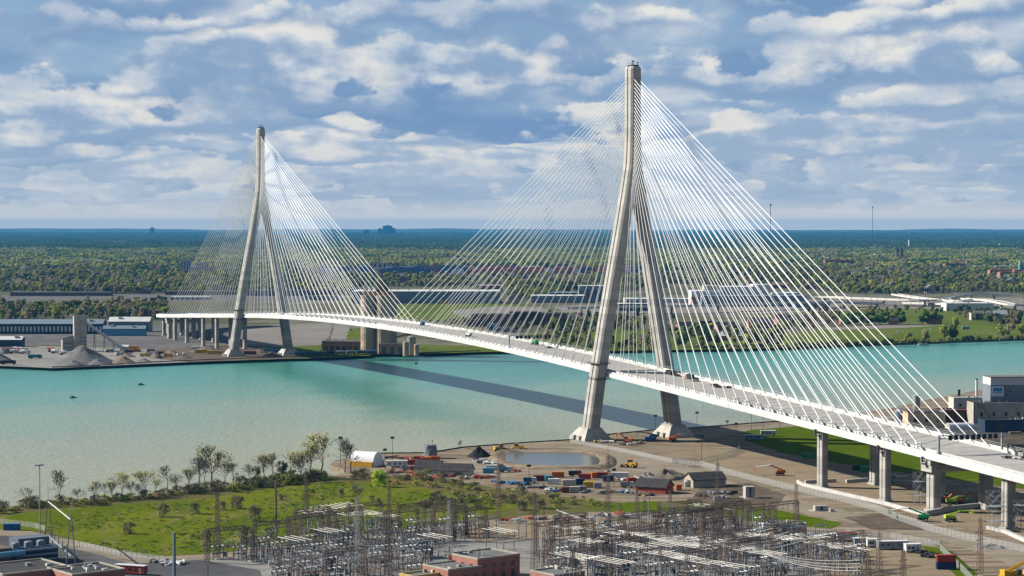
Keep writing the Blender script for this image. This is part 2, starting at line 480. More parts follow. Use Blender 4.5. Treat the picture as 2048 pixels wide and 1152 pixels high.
zone('scrub_ground', [(-300, 1052), (0, 1018), (150, 1006), (300, 992), (480, 972), (600, 956), (660, 952), (700, 958), (800, 950), (950, 968), (1090, 990), (1240, 1005), (1320, 1018), (1240, 1028), (1060, 1030), (900, 1052), (700, 1080), (500, 1105), (300, 1118), (100, 1075), (0, 1050), (-300, 1090)], SCRUB, GZ + .03, 1.5)
zone('grass_field', [(-200, 1062), (0, 1033), (120, 1018), (260, 1008), (420, 996), (540, 977), (640, 965), (770, 966), (900, 985), (1000, 1000), (1080, 1008), (1010, 1022), (880, 1045), (760, 1062), (600, 1088), (420, 1106), (275, 1113), (190, 1092), (90, 1060), (-200, 1085)], GRASS_F, GZ + .06, 2.5)
zone('grass_strip', [(1160, 1012), (1300, 1002), (1400, 1004), (1500, 1012), (1600, 1028), (1690, 1046), (1660, 1057), (1560, 1052), (1450, 1038), (1340, 1026), (1240, 1022)], GRASS_D, GZ + .07, 2.0, seed=3)
zone('switchyard_gravel', [(-400, 1260), (140, 1120), (300, 1125), (470, 1108), (640, 1088), (800, 1066), (1000, 1042), (1180, 1028), (1350, 1030), (1560, 1055), (1700, 1068), (1820, 1095), (1850, 1160), (1700, 1290), (600, 1320)], GRAVEL, GZ + .05, 1.5, seed=5)
zone('tan_yard_ground', [(900, 1062), (1010, 1040), (1180, 1034), (1330, 1040), (1330, 1062), (1220, 1078), (1080, 1075), (960, 1085)], TAN, GZ + .09, 2, seed=6)
zone('tan_yard_ground', [(1700, 1085), (1830, 1090), (1890, 1130), (1960, 1200), (1700, 1240), (1640, 1150)], TAN, GZ + .09, 2, seed=7)
zone('perimeter_road', [(-100, 1055), (60, 1062), (170, 1085), (300, 1114), (430, 1108), (640, 1080), (800, 1060), (1000, 1038), (1170, 1024), (1330, 1024), (1520, 1044), (1700, 1062), (1860, 1085), (1880, 1096), (1700, 1072), (1510, 1052), (1330, 1031), (1170, 1031), (1000, 1046), (800, 1070), (640, 1090), (430, 1118), (290, 1126), (150, 1098), (40, 1072), (-100, 1068)], ROADM, GZ + .12, 0.6, seed=8)
zone('old_road', [(-100, 1062), (20, 1068), (130, 1092), (260, 1128), (400, 1120), (520, 1140), (560, 1230), (-100, 1240)], ASPH, GZ + .10, 1.0, seed=9)
zone('haul_road', [(690, 930), (760, 935), (830, 928), (950, 915), (1000, 900), (1140, 892), (1200, 890), (1290, 905), (1380, 935), (1500, 975), (1640, 1010), (1760, 1035), (1880, 1062), (2060, 1105), (2060, 1140), (1900, 1085), (1780, 1060), (1600, 1025), (1440, 985), (1330, 950), (1240, 938), (1140, 945), (1040, 950), (1000, 955), (900, 958), (830, 950), (750, 945)], ROADM, GZ + .04, 2.0, seed=10)
zone('dark_soil_patch', [(1400, 975), (1500, 965), (1570, 990), (1560, 1008), (1470, 1012), (1380, 1000)], DARKSOIL, GZ + .08, 2, seed=11)
zone('dark_soil_patch', [(1690, 1035), (1750, 1028), (1830, 1040), (1850, 1060), (1740, 1058)], DARKSOIL, GZ + .08, 2, seed=12)
zone('yard_under_bridge', [(1390, 895), (1520, 905), (1640, 935), (1760, 975), (1900, 1010), (2060, 1040), (2060, 1085), (1900, 1050), (1750, 1005), (1600, 975), (1480, 945), (1400, 925)], TAN, GZ + .07, 2, seed=13)
zone('riverside_grass', [(1490, 856), (1570, 848), (1720, 870), (1900, 920), (2100, 960), (2100, 985), (1880, 955), (1700, 930), (1560, 905), (1490, 880)], GRASS_D, GZ + .06, 1.5, seed=14)
zone('quay_road', [(1385, 862), (1500, 853), (1600, 845), (1700, 838), (1780, 852), (1700, 850), (1600, 852), (1500, 860), (1420, 880)], ROADM, GZ + .10, .6, seed=15)
zone('plant_yard', [(1740, 842), (1850, 828), (2100, 800), (2100, 905), (1960, 900), (1850, 870)], ASPH, GZ + .07, 1, seed=16)
zone('spoil_ground', [(1900, 870), (2100, 868), (2100, 945), (1990, 925), (1900, 895)], DARKSOIL, GZ + .12, 1.5, seed=17)
zone('verge_grass', [(1830, 1082), (1880, 1085), (1960, 1150), (1990, 1190), (1960, 1200), (1900, 1140)], GRASS_D, GZ + .11, .8, seed=18)

# settling pond with its raised rim
def pond():
    c = P(1100, 920, GZ)
    ring = []
    for k in range(40):
        a = 2 * math.pi * k / 40
        x = 1105 + 96 * math.copysign(abs(math.cos(a)) ** 0.7, math.cos(a)); y = 920 - 15 * math.copysign(abs(math.sin(a)) ** 0.7, math.sin(a)) + 3 * math.cos(a)
        ring.append(P(x, y, GZ))
    cen = sum(ring, Vector()) / len(ring)
    rings = []
    for sc_, z in ((1.34, GZ + .02), (1.24, GZ + 1.5), (1.14, GZ + 1.7), (1.0, GZ + .35), (0.97, GZ + .16)):
        rings.append([Vector((cen.x + (p.x - cen.x) * sc_, cen.y + (p.y - cen.y) * sc_, z)) for p in ring])
    b = MB(); n = 40
    b.v = [tuple(p) for r_ in rings for p in r_]
    for j in range(4):
        for k in range(n):
            b.f.append((j * n + k, j * n + (k + 1) % n, (j + 1) * n + (k + 1) % n, (j + 1) * n + k)); b.mi.append(0)
    o = b.build('pond_bank', EARTH, smooth=True); tag(o, None, None, None, 'structure')
    m = bpy.data.materials.new('pond_water'); m.use_nodes = True
    bs = m.node_tree.nodes['Principled BSDF']; bs.inputs['Base Color'].default_value = (0.05, 0.055, 0.055, 1); bs.inputs['Roughness'].default_value = 0.2
    w = sheet('pond_water', [p for p in rings[3]], GZ + .25, m); w['kind'] = 'structure'
pond()

# ---- far bank zones
LOT = ground_mat('far_paved_lot', (0.25, 0.225, 0.195), (0.29, 0.265, 0.235), (0.21, 0.19, 0.165), 0.012, 0.06)
FGRASS = ground_mat('far_grass', (0.10, 0.135, 0.022), (0.13, 0.165, 0.028), (0.16, 0.165, 0.05), 0.006, 0.03, stretch=(1, 0.4, 1))
YARDG = ground_mat('stone_yard', (0.27, 0.26, 0.24), (0.34, 0.325, 0.30), (0.21, 0.195, 0.17), 0.02, 0.09)
DIRTF = ground_mat('far_dirt', (0.15, 0.115, 0.085), (0.19, 0.15, 0.115), (0.12, 0.10, 0.08), 0.02, 0.08)
RAILB = ground_mat('rail_ballast', (0.15, 0.145, 0.14), (0.20, 0.19, 0.18), (0.12, 0.11, 0.11), 0.008, 0.05)
Z1, Z2, Z3 = FZ + .04, FZ + .08, FZ + .12
zone('stone_yard_ground', [(-400, 728), (-20, 731), (105, 736), (250, 730), (420, 722), (440, 712), (380, 700), (200, 695), (0, 690), (-400, 688)], YARDG, Z1, 3, 15)
zone('rail_yard_ground', [(-500, 688), (100, 690), (330, 698), (440, 694), (560, 684), (600, 660), (480, 648), (300, 650), (-500, 655)], RAILB, Z1, 3, 15, 2)
zone('dirt_works', [(300, 700), (440, 690), (540, 692), (600, 704), (610, 716), (470, 721), (380, 724), (300, 716)], DIRTF, Z2, 3, 12, 3)
zone('paved_lot', [(470, 662), (520, 650), (668, 645), (660, 672), (640, 690), (560, 694), (480, 690)], LOT, Z2, 2, 15, 4)
zone('approach_road', [(668, 647), (702, 647), (694, 672), (688, 690), (655, 690), (664, 670)], LOT, Z3, 1, 15, 5)
zone('riverside_lawn', [(540, 694), (650, 686), (740, 688), (740, 711), (640, 716), (560, 718)], FGRASS, Z1, 2, 12, 6)
zone('riverside_lawn', [(690, 662), (740, 650), (760, 670), (720, 690), (688, 690)], FGRASS, Z2, 2, 12, 7)
zone('riverside_lawn', [(820, 690), (900, 690), (980, 693), (1060, 696), (1060, 703), (960, 704), (850, 708)], FGRASS, Z1, 2, 12, 8)
zone('plaza_meadow', [(760, 612), (860, 602), (1000, 604), (1060, 612), (1000, 625), (900, 640), (800, 645), (770, 640)], FGRASS, Z1, 6, 30, 9)
zone('cleared_ground', [(900, 622), (990, 612), (1080, 614), (1100, 622), (1000, 634), (920, 634)], LOT, Z2, 5, 30, 10)
zone('fort_meadow', [(1060, 668), (1200, 655), (1330, 660), (1500, 664), (1560, 672), (1640, 676), (1600, 694), (1480, 698), (1330, 700), (1160, 703), (1070, 704)], FGRASS, Z1, 3, 15, 11)
zone('sports_field', [(1560, 668), (1700, 652), (1870, 648), (2060, 652), (2300, 655), (2300, 668), (2048, 676), (1850, 683), (1720, 688), (1600, 692)], FGRASS, Z2, 3, 15, 12)
zone('infield_track', [(1640, 656), (1780, 650), (1880, 651), (1800, 656), (1660, 660)], LOT, Z3, 1, 15, 13)
zone('plaza_ground', [(1100, 612), (1400, 604), (1700, 598), (2100, 594), (2400, 596), (2400, 616), (2000, 622), (1750, 622), (1400, 628), (1150, 632)], LOT, Z1, 6, 30, 14)
zone('plaza_verge', [(1640, 628), (1740, 616), (1900, 618), (2100, 624), (2300, 640), (2000, 650), (1800, 645)], FGRASS, FZ + .06, 4, 25, 15)
zone('freight_yard_ground', [(-300, 592), (340, 588), (560, 590), (700, 596), (560, 606), (340, 601), (-300, 602)], RAILB, Z1, 5, 40, 16)
zone('container_yard_ground', [(560, 546), (800, 536), (1260, 538), (1500, 546), (1260, 552), (900, 554), (620, 552)], RAILB, Z1, 8, 60, 17)

# ---- hills on the horizon
HILL = mat('wooded_hill', (0.05, 0.065, 0.03), 0.95, 0.3, 0.002)
def ridge(name, dist, prof, depth):
    b = MB(); xs = sorted(prof); n = 160
    x0, x1 = xs[0][0], xs[-1][0]
    rows = ((-depth, 0.0), (-depth * .5, .62), (0, 1.0), (depth * .5, .7), (depth, 0.0))
    for j, (dy, k) in enumerate(rows):
        for i in range(n):
            px = x0 + (x1 - x0) * i / (n - 1)
            for (a, ha), (c, hc) in zip(xs, xs[1:]):
                if a <= px <= c: h = ha + (hc - ha) * (px - a) / (c - a); break
            h *= k * (1 + .25 * mnoise.noise(Vector((px * .01, j * .7, dist * .001))) + .1 * mnoise.noise(Vector((px * .06, j, 3))))
            X = (px - 1024) / F_PX * dist
            b.v.append((X, dist + dy, FZ - 1.5 + max(0, h)))
    for j in range(4):
        for i in range(n - 1):
            b.f.append((j * n + i, j * n + i + 1, (j + 1) * n + i + 1, (j + 1) * n + i)); b.mi.append(0)
    o = b.build(name, HILL, smooth=True); o['kind'] = 'structure'
    return o
ridge('hills', 37500, [(-2500, 60), (-400, 75), (0, 78), (250, 76), (420, 62), (620, 66), (700, 78), (900, 80), (1060, 66), (1300, 58), (1600, 56), (1800, 60), (1860, 84), (1930, 88), (1990, 62), (2300, 58), (4500, 50)], 3500)
ridge('hills', 27000, [(-2500, 20), (300, 26), (700, 18), (1100, 22), (1600, 14), (2100, 26), (4500, 15)], 2500)

# ---- the air: pale blue haze filling the whole scene
def haze():
    b = MB().box(-29000, 29000, -1200, 42500, -3.0, 232.0)
    m = bpy.data.materials.new('haze_air'); m.use_nodes = True
    t = m.node_tree; t.nodes.clear()
    v = t.nodes.new('ShaderNodeVolumePrincipled'); o = t.nodes.new('ShaderNodeOutputMaterial')
    v.inputs['Color'].default_value = (0.05, 0.27, 0.55, 1)
    v.inputs['Density'].default_value = HAZE_DENSITY
    v.inputs['Anisotropy'].default_value = 0.0
    t.links.new(v.outputs[0], o.inputs['Volume'])
    ob = b.build('haze', m); ob['kind'] = 'stuff'; ob['label'] = 'pale blue haze in the air over river and far land'
HAZE_DENSITY = 2.4e-5
haze()
# ================================================================== the bridge
NT0 = Vector((71.0, 1259.0)); FT0 = Vector((-241.1, 2053.0))
T2 = (FT0 - NT0).normalized(); N2 = Vector((T2.y, -T2.x)); SPAN = (FT0 - NT0).length
BACK = 342.0
BETA = math.atan2(T2.y, T2.x)
def deck_z(s):
    d = abs(s - SPAN / 2); h = SPAN / 2
    if d <= h: return 50.3 - 8.4 * (d / h) ** 2
    return 41.9 - 0.0394 * (d - h)
CURVE_S, CURVE_R = 1215.0, 260.0
def frame(s):
    """centre line point, across direction"""
    if s <= CURVE_S:
        p = NT0 + T2 * s; return Vector((p.x, p.y, deck_z(s))), Vector((N2.x, N2.y, 0))
    a = (s - CURVE_S) / CURVE_R
    c = NT0 + T2 * CURVE_S + N2 * CURVE_R
    nn = N2 * math.cos(a) - T2 * math.sin(a) * 1.0
    p = c - nn * CURVE_R
    return Vector((p.x, p.y, deck_z(CURVE_S) - 0.03 * (s - CURVE_S))), Vector((nn.x, nn.y, 0))
def fr(s):
    c, nn = frame(s)
    return lambda u, w: c + nn * u + Vector((0, 0, w))
def B(s, u, w=0.0): return fr(s)(u, w)

CONC = mat('pylon_concrete', (0.44, 0.415, 0.365), 0.85, 0.15, 0.12, bump=0.0)
def concrete_banded():
    """cast concrete: lift joints every few metres, faint streaks"""
    m = bpy.data.materials.new('banded_concrete'); m.use_nodes = True
    t = NT(m.node_tree); b = t.n['Principled BSDF']; b.inputs['Roughness'].default_value = 0.85; b.inputs['Specular IOR Level'].default_value = 0.05
    tcn = t.node('ShaderNodeTexCoord'); co = tcn.outputs['Object']
    x, y, z = t.sep(co)
    lift = t.m('FLOOR', t.m('DIVIDE', z, 4.2))
    wn = t.node('ShaderNodeTexWhiteNoise', noise_dimensions='1D'); t.put(wn.inputs['W'], lift)
    st = t.noise(t.comb(t.m('MULTIPLY', x, 0.5), t.m('MULTIPLY', y, 0.5), t.m('MULTIPLY', z, 0.05)), 1.0, 4, 0.6)
    st2 = t.noise(co, 0.25, 4, 0.6)
    base = t.mix(wn.outputs[0], C(0.285, 0.275, 0.252), C(0.205, 0.198, 0.182))
    base = t.mix(t.smooth(st, 0.45, 0.75, 0, 0.4), base, C(0.17, 0.163, 0.15))
    base = t.mix(t.smooth(st2, 0.45, 0.75, 0, 0.3), base, C(0.335, 0.315, 0.28))
    jn = t.m('FRACT', t.m('DIVIDE', z, 4.2))
    base = t.mix(t.smooth(jn, 0.0, 0.05, 0.55, 0.0), base, C(0.12, 0.115, 0.10))
    t.put(b.inputs['Base Color'], base)
    return m
TOWERC = concrete_banded()
WHITE = mat('white_steel', (0.74, 0.74, 0.71), 0.55, 0.12, 0.15)
CABLEW = mat('white_cable_sheath', (1.12, 1.11, 1.08), 0.4, 0.02, 0.05)
SLAB = mat('deck_concrete', (0.42, 0.40, 0.365), 0.9, 0.1, 0.25, rnd=0.06)
BARR = mat('barrier_concrete', (0.54, 0.53, 0.50), 0.8, 0.08, 0.2)
DARK = mat('dark_steel', (0.04, 0.042, 0.046), 0.6, 0.2, 0.5)
GALV = mat('galvanised_steel', (0.36, 0.38, 0.40), 0.45, 0.15, 0.6, metal=0.3)

bridge = thing('cable_stayed_bridge', 'long cable-stayed bridge with two tall concrete towers and white stay cables over the river', 'bridge', (0, 0, 0))

# deck
STEP = 15.0
def stations(a, b, st=STEP):
    n = max(1, int(round((b - a) / st))); return [a + (b - a) * k / n for k in range(n + 1)]
S0, S1 = -560.0, 1215.0 + 300
st_all = stations(S0, S1)
frs = [fr(s) for s in st_all]
b = MB(); b.sweep(frs, [(-15.6, -.5), (-15.6, -2.5), (-9, -3.0), (9, -3.0), (15.6, -2.5), (15.6, -.5)])
b.build('deck_girder', WHITE, bridge)
NE = [(-18.7, -2.7), (-15.62, -2.7), (-15.62, .02), (-17.85, .02), (-17.9, .45), (-18.45, .45), (-18.7, -.15)]
FE = [(-u, w) for u, w in reversed(NE)]
FE = [(15.62, -2.7), (18.7, -2.7), (18.7, -.15), (18.55, 1.5), (18.3, 1.5), (18.2, .02), (15.62, .02)]
b = MB(); b.sweep(frs, NE); b.build('edge_girder', WHITE, bridge)
b = MB(); b.sweep(frs, FE); b.build('edge_girder', WHITE, bridge)
for sg in (-1, 1):
    sec = [(sg * 15.55, .06), (sg * 14.95, .06), (sg * 15.05, .45), (sg * 15.2, 1.15), (sg * 15.5, 1.15)]
    if sg > 0: sec = list(reversed(sec))
    b = MB(); b.sweep(frs, sec); b.build('barrier', BARR, bridge)
for s0 in [S0 + 12.35 * k for k in range(int((-10 - S0) / 12.35) + 1)] + [15 * k for k in range(0, 81)]:
    L = 12.35 if s0 < -1 else 15.0
    b = MB(); g = 0.14
    b.sweep([fr(s0 + g), fr(s0 + L - g)], [(-15.3, -.45), (15.3, -.45), (15.3, .04), (-15.3, .04)])
    b.build('deck_panel', SLAB, bridge)
# seams and drip stains on the near edge girder, one plate per segment
SEAM = mat('girder_plate', (0.66, 0.66, 0.63), 0.55, 0.14, 0.3, rnd=0.10)
for s0 in [S0 + 12.35 * k for k in range(int((-10 - S0) / 12.35) + 1)] + [15 * k for k in range(0, 80)]:
    L = 12.35 if s0 < -1 else 15.0
    b = MB(); b.sweep([fr(s0 + .12), fr(s0 + L - .12)], [(-18.78, -2.45), (-18.70, -2.45), (-18.70, -.45), (-18.78, -.45)]); b.build('girder_plate', SEAM, bridge)
# railing on the far footway
b = MB()
for s in stations(-420, 1195, 5.0):
    b.tube(B(s, 18.42, 1.5), B(s, 18.42, 2.9), .05, 3)
for w in (2.1, 2.9):
    for a, c in zip(stations(-420, 1195, 30), stations(-420, 1195, 30)[1:]): b.tube(B(a, 18.42, w), B(c, 18.42, w), .05, 3)
b.build('footway_railing', WHITE, bridge)

# towers
OFF = [(3, 27.4), (7, 26.9), (25, 24.4), (42, 21.9), (70, 17.2), (95, 12.7), (113, 9.4), (126, 7.0), (137, 5.05), (142, 4.25), (150, 2.8), (163, .8), (175, 0.15), (200, 0), (222, 0)]
def off(z):
    for (a, oa), (c, oc) in zip(OFF, OFF[1:]):
        if a <= z <= c: return oa + (oc - oa) * (z - a) / (c - a)
    return 0
def notched(a, b_, c, nw, nd, cu=0.0):
    """octagonal section with a groove down both +-u faces; u across, v along the bridge"""
    ha, hb = a / 2, b_ / 2
    pts = [(ha, -hb + c), (ha, -nw), (ha - nd, -nw), (ha - nd, nw), (ha, nw), (ha, hb - c), (ha - c, hb), (-ha + c, hb), (-ha, hb - c), (-ha, nw), (-ha + nd, nw), (-ha + nd, -nw), (-ha, -nw), (-ha, -hb + c), (-ha + c, -hb), (ha - c, -hb)]
    return [(u + cu, v) for u, v in pts]
def loft(b, secs):
    n = len(secs[0][1]); o = len(b.v)
    for z, sec in secs:
        for u, v in sec: b.v.append((u, v, z))
    for j in range(len(secs) - 1):
        for k in range(n):
            b.f.append((o + j * n + k, o + j * n + (k + 1) % n, o + (j + 1) * n + (k + 1) % n, o + (j + 1) * n + k)); b.mi.append(0)
    b.f.append(tuple(range(o + n - 1, o - 1, -1))); b.mi.append(0)
    e = o + (len(secs) - 1) * n; b.f.append(tuple(range(e, e + n))); b.mi.append(0)
def tower(pos):
    # local axes: x across (u), y along the bridge
    b = MB()
    secs = []
    for z in (140, 145, 150, 156, 163, 170, 180, 195, 210, 219.2):
        a = 2 * off(z) + 6.6
        secs.append((z, notched(a, 10.6, 1.1, .8, .5)))
    secs.append((220.6, notched(5.2, 9.4, 1.1, .6, .3)))
    loft(b, secs)
    sh = b.build('tower', TOWERC, bridge, (pos.x, pos.y, 0), BETA - math.pi / 2)
    for sg in (-1, 1):
        b = MB(); secs = []
        for z in (5, 15, 25, 42, 55, 70, 85, 100, 113, 126, 133, 140.6):
            k = (140 - z) / 135
            secs.append((z, notched(6.5 + 1.0 * k, 10.3 + 0.6 * k, 1.1, .8, .5, sg * off(z))))
        loft(b, secs); b.build('leg', TOWERC, sh)
        b = MB(); o5 = sg * 27.0
        b.frustum(o5, 0, -1, 3.4, 8.6, 11.6, 8.4, 11.4); b.frustum(o5, 0, 3.35, 8.4, 8.4, 11.4, 4.9, 7.0)
        for k in (-1, 1): b.box(o5 - 9.6, o5 + 9.6, k * 4 - 1.3, k * 4 + 1.3, 2, 4.6)
        b.box(o5 - 4.6, o5 + 4.6, -6.7, 6.7, 8.35, 9.3)
        b.build('footing', CONC, sh)
        # anchor boxes where leg and deck meet
        b = MB(); dz_ = deck_z(0)
        b.box(sg * 17.2, sg * 19.4, -4.2, 4.2, dz_ - 3.2, dz_ - .8) if sg > 0 else b.box(-19.4, -17.2, -4.2, 4.2, dz_ - 3.2, dz_ - .8)
        b.build('bearing_bracket', DARK, sh)
    # small works on the head
    b = MB()
    b.box(-2.2, 2.2, -3.6, 3.6, 220.5, 221.5)
    for (x, y, h) in ((-1.8, -3, 1.8), (1.6, 2.8, 2.6), (1.9, -2.4, 1.4)): b.tube((x, y, 221.2), (x, y, 221.2 + h), .16, 4); b.cbox(x, y, 221.2 + h, .7, .7, .6)
    for y in (-3.4, 3.4): b.tube((-2, y, 222.5), (2, y, 222.5), .08, 4)
    b.build('head_platform', DARK, sh)
    # work platform round the near leg at deck level
    b = MB(); c = -off(44)
    for z in (37.5, 46.5): b.box(c - 4.9, c + 4.9, -6.6, 6.6, z, z + .25)
    for z in (38.6, 47.6):
        for (p, q) in (((c - 4.9, -6.6, z), (c + 4.9, -6.6, z)), ((c + 4.9, -6.6, z), (c + 4.9, 6.6, z)), ((c - 4.9, -6.6, z), (c - 4.9, 6.6, z))): b.tube(p, q, .08, 4)
    for k in range(7): b.tube((c - 4.8 + k * 1.6, -6.5, 37.6), (c - 4.8 + k * 1.6, -6.5, 38.6), .06, 3)
    b.build('work_platform', DARK, sh)
    return sh
tw_near = tower(NT0); tw_far = tower(FT0)

# stay cables
def cab(tw_s, k, sg_dir, side):
    """k = 1..27 from the tower outwards"""
    main = (sg_dir > 0) == (tw_s < 1)
    ds = 21.0 + (k - 1) * 15.0 if main else 20.0 + (k - 1) * (BACK - 20.0) / 26.0
    s = tw_s + sg_dir * ds
    zt = 153.0 + (k - 1) * (213.0 - 153.0) / 26.0
    up = Vector((*(NT0 + T2 * (tw_s + sg_dir * 4.9)), zt)) + Vector((N2.x, N2.y, 0)) * (side * (1.5 + off(zt) * .6))
    lo = B(s, side * 17.35, 0.3)
    return lo, up, s
SLEEVE = mat('anchor_sleeve_steel', (0.70, 0.70, 0.68), 0.5, 0.1, .3)
CAGE = mat('scaffold_white', (0.80, 0.80, 0.80), 0.5, 0.2, 1.0)
CABLE_R = 0.17
for tw_s in (0.0, SPAN):
    for sg_dir in (-1, 1):
        for side in (-1, 1):
            for k in range(1, 28):
                lo, up, s = cab(tw_s, k, sg_dir, side)
                d = (up - lo).normalized()
                b = MB(); b.tube(lo + d * 1.0, up, CABLE_R, 5, caps=False)
                c = b.build('stay_cable', CABLEW, bridge)
                b = MB(); b.tube(lo - d * .3, lo + d * 5.5, .42, 6, .30)
                b.tube(lo - d * .3 - Vector((0, 0, .5)), lo + d * .8, .75, 6, .5)
                b.build('anchor_sleeve', SLEEVE, c)
                if side < 0 and ((tw_s == 0.0 and sg_dir < 0 and k >= 13) or (tw_s > 0 and sg_dir < 0 and k >= 12)):
                    b = MB(); q = B(s + 4.0, -17.2, .3)
                    hx = Vector((T2.x, T2.y, 0)) * 1.3; hn = Vector((N2.x, N2.y, 0)) * 1.0
                    for z in (0, 1.3, 2.6):
                        cs = [q + hx * i + hn * j + Vector((0, 0, z)) for i, j in ((-1, -1), (1, -1), (1, 1), (-1, 1))]
                        for i in range(4): b.tube(cs[i], cs[(i + 1) % 4], .17, 3)
                    for i, j in ((-1, -1), (1, -1), (1, 1), (-1, 1)):
                        b.tube(q + hx * i + hn * j, q + hx * i + hn * j + Vector((0, 0, 2.7)), .17, 3)
                    b.tube(q + hx * -1 + hn * -1, q + hx - hn + Vector((0, 0, 2.6)), .09, 3)
                    b.add([q - hx - hn + Vector((0, 0, 1.2)), q + hx - hn + Vector((0, 0, 1.2)), q + hx * .6 + hn + Vector((0, 0, 2.2)), q - hx * .6 + hn + Vector((0, 0, 2.2))], [(0, 1, 2, 3)])
                    b.build('access_cage', CAGE, bridge)

# piers of the side spans: pairs of grooved columns
def column(s, u, top_w, a=3.3, bb=5.2, base=0.5):
    b = MB(); p = B(s, u); zt = p.z + top_w
    loft(b, [(base, notched(a, bb, .35, .45, .3)), (zt, notched(a, bb, .35, .45, .3))])
    b.frustum(0, 0, base - .5, base + 2.6, a * .72, bb * .66, a * .66, bb * .60)
    return b.build('pier_column', TOWERC, bridge, (p.x, p.y, 0), BETA - math.pi / 2)
for s in (-251, -308, 969, 1028, 1104, 1161):
    for u in (-15.4, 13.5): column(s, u, -2.9)
for s in (-345, 1198):
    for u in (-13.5, 13.5): column(s, u, -7.5, 4.0, 6.2)
    b = MB(); z = B(s, 0).z
    b.box(-17.4, 17.4, -4.2, 4.2, z - 8.6, z - 5.4); b.box(-17.8, -12.5, -4.0, 4.0, z - 5.5, z - 2.9); b.box(12.5, 17.8, -4.0, 4.0, z - 5.5, z - 2.9)
    p = B(s, 0); b.build('pier_cap', TOWERC, bridge, (p.x, p.y, 0), BETA - math.pi / 2)
for s in (-402, -460):
    for u in (-14.0, 0.0, 14.0): column(s, u, -2.9, 4.4, 4.4)
for s in (1262, 1320, 1380):
    for u in (-10, 10): column(s, u, -2.9)
# brackets below the deck over the slim piers
for s in (-251, -308, -345):
    b = MB(); p = B(s, -18.2, -3.0)
    for k in (-1, 1): b.cbox(k * 1.2, 0, -1.5, .5, .9, 2.6)
    b.cbox(0, .6, -1.2, 2.8, .5, .5); b.cbox(0, .5, -2.2, 3.4, 2.0, .2)
    b.build('service_cradle', DARK, bridge, p, BETA - math.pi / 2)
# deck lamp posts on the far edge
for k in range(26):
    s = -330 + k * 60
    if abs(s) < 12 or abs(s - SPAN) < 12: continue
    b = MB(); p = B(s, 15.75, .0); q = B(s, 13.9, 9.3); b.tube(p, p + Vector((0, 0, 9)), .11, 5, .07); b.tube(p + Vector((0, 0, 9)), q, .07, 4); b.tube(q, q + (q - p - Vector((0, 0, 9))) * .3, .16, 4)
    b.build('lamp_post', GALV, bridge)

# sign gantries standing on the deck
SIGNK = mat('lane_sign_black', (0.02, 0.022, 0.025), 0.4, 0.1, 1)
SIGNW = mat('lane_sign_pale', (0.6, 0.62, 0.62), 0.5, 0.1, 1)
def gantry(s, label):
    g = thing('sign_gantry', label, 'sign gantry', B(s, 0, .04), BETA - math.pi / 2, 'lane sign gantries on the bridge deck')
    H = 8.2
    for sg in (-1, 1):
        b = MB(); b.cbox(sg * 16.2, 0, .0, .8, .8, H); b.cbox(sg * 16.2, 0, 0, 1.5, 1.5, .9); b.build('post', GALV, g)
    b = MB()
    for y in (-.6, .6):
        for z in (H - 1.4, H - .2): b.box(-16.2, 16.2, y - .09, y + .09, z - .09, z + .09)
    for k in range(18):
        x = -16 + k * 1.88
        b.tube((x, -.6, H - 1.4), (x + 1.8, -.6, H - .2), .07, 3); b.tube((x, .6, H - .2), (x + 1.8, .6, H - 1.4), .07, 3)
    b.build('truss', GALV, g)
    for k in range(9):
        x = -11 + k * 2.9
        b = MB(); b.box(x - .9, x + .9, -1.2, -.75, H - 2.2, H - .1); b.build('lane_sign', SIGNK, g)
        if k % 2 == 0 and k < 8:
            b = MB(); b.box(x + 1.0, x + 2.0, -1.1, -.8, H - 1.8, H - .3); b.build('lane_sign', SIGNW, g)
gantry(-353, 'sign gantry with dark lane signs over the near end of the bridge deck')
gantry(158, 'sign gantry with dark lane signs over the main span beyond the near tower')
# ================================================================== vegetation
def project(p):
    c, s = math.cos(PITCH), math.sin(PITCH)
    dx_, dy_, dz_ = p[0], p[1], p[2] - CAM_H
    f = dy_ * c - dz_ * s; up = dy_ * s + dz_ * c
    return 1024 + F_PX * dx_ / f, 576 - F_PX * up / f
def inside(x, y, poly):
    r = False; n = len(poly); j = n - 1
    for i in range(n):
        xi, yi = poly[i]; xj, yj = poly[j]
        if (yi > y) != (yj > y) and x < (xj - xi) * (y - yi) / (yj - yi) + xi: r = not r
        j = i
    return r

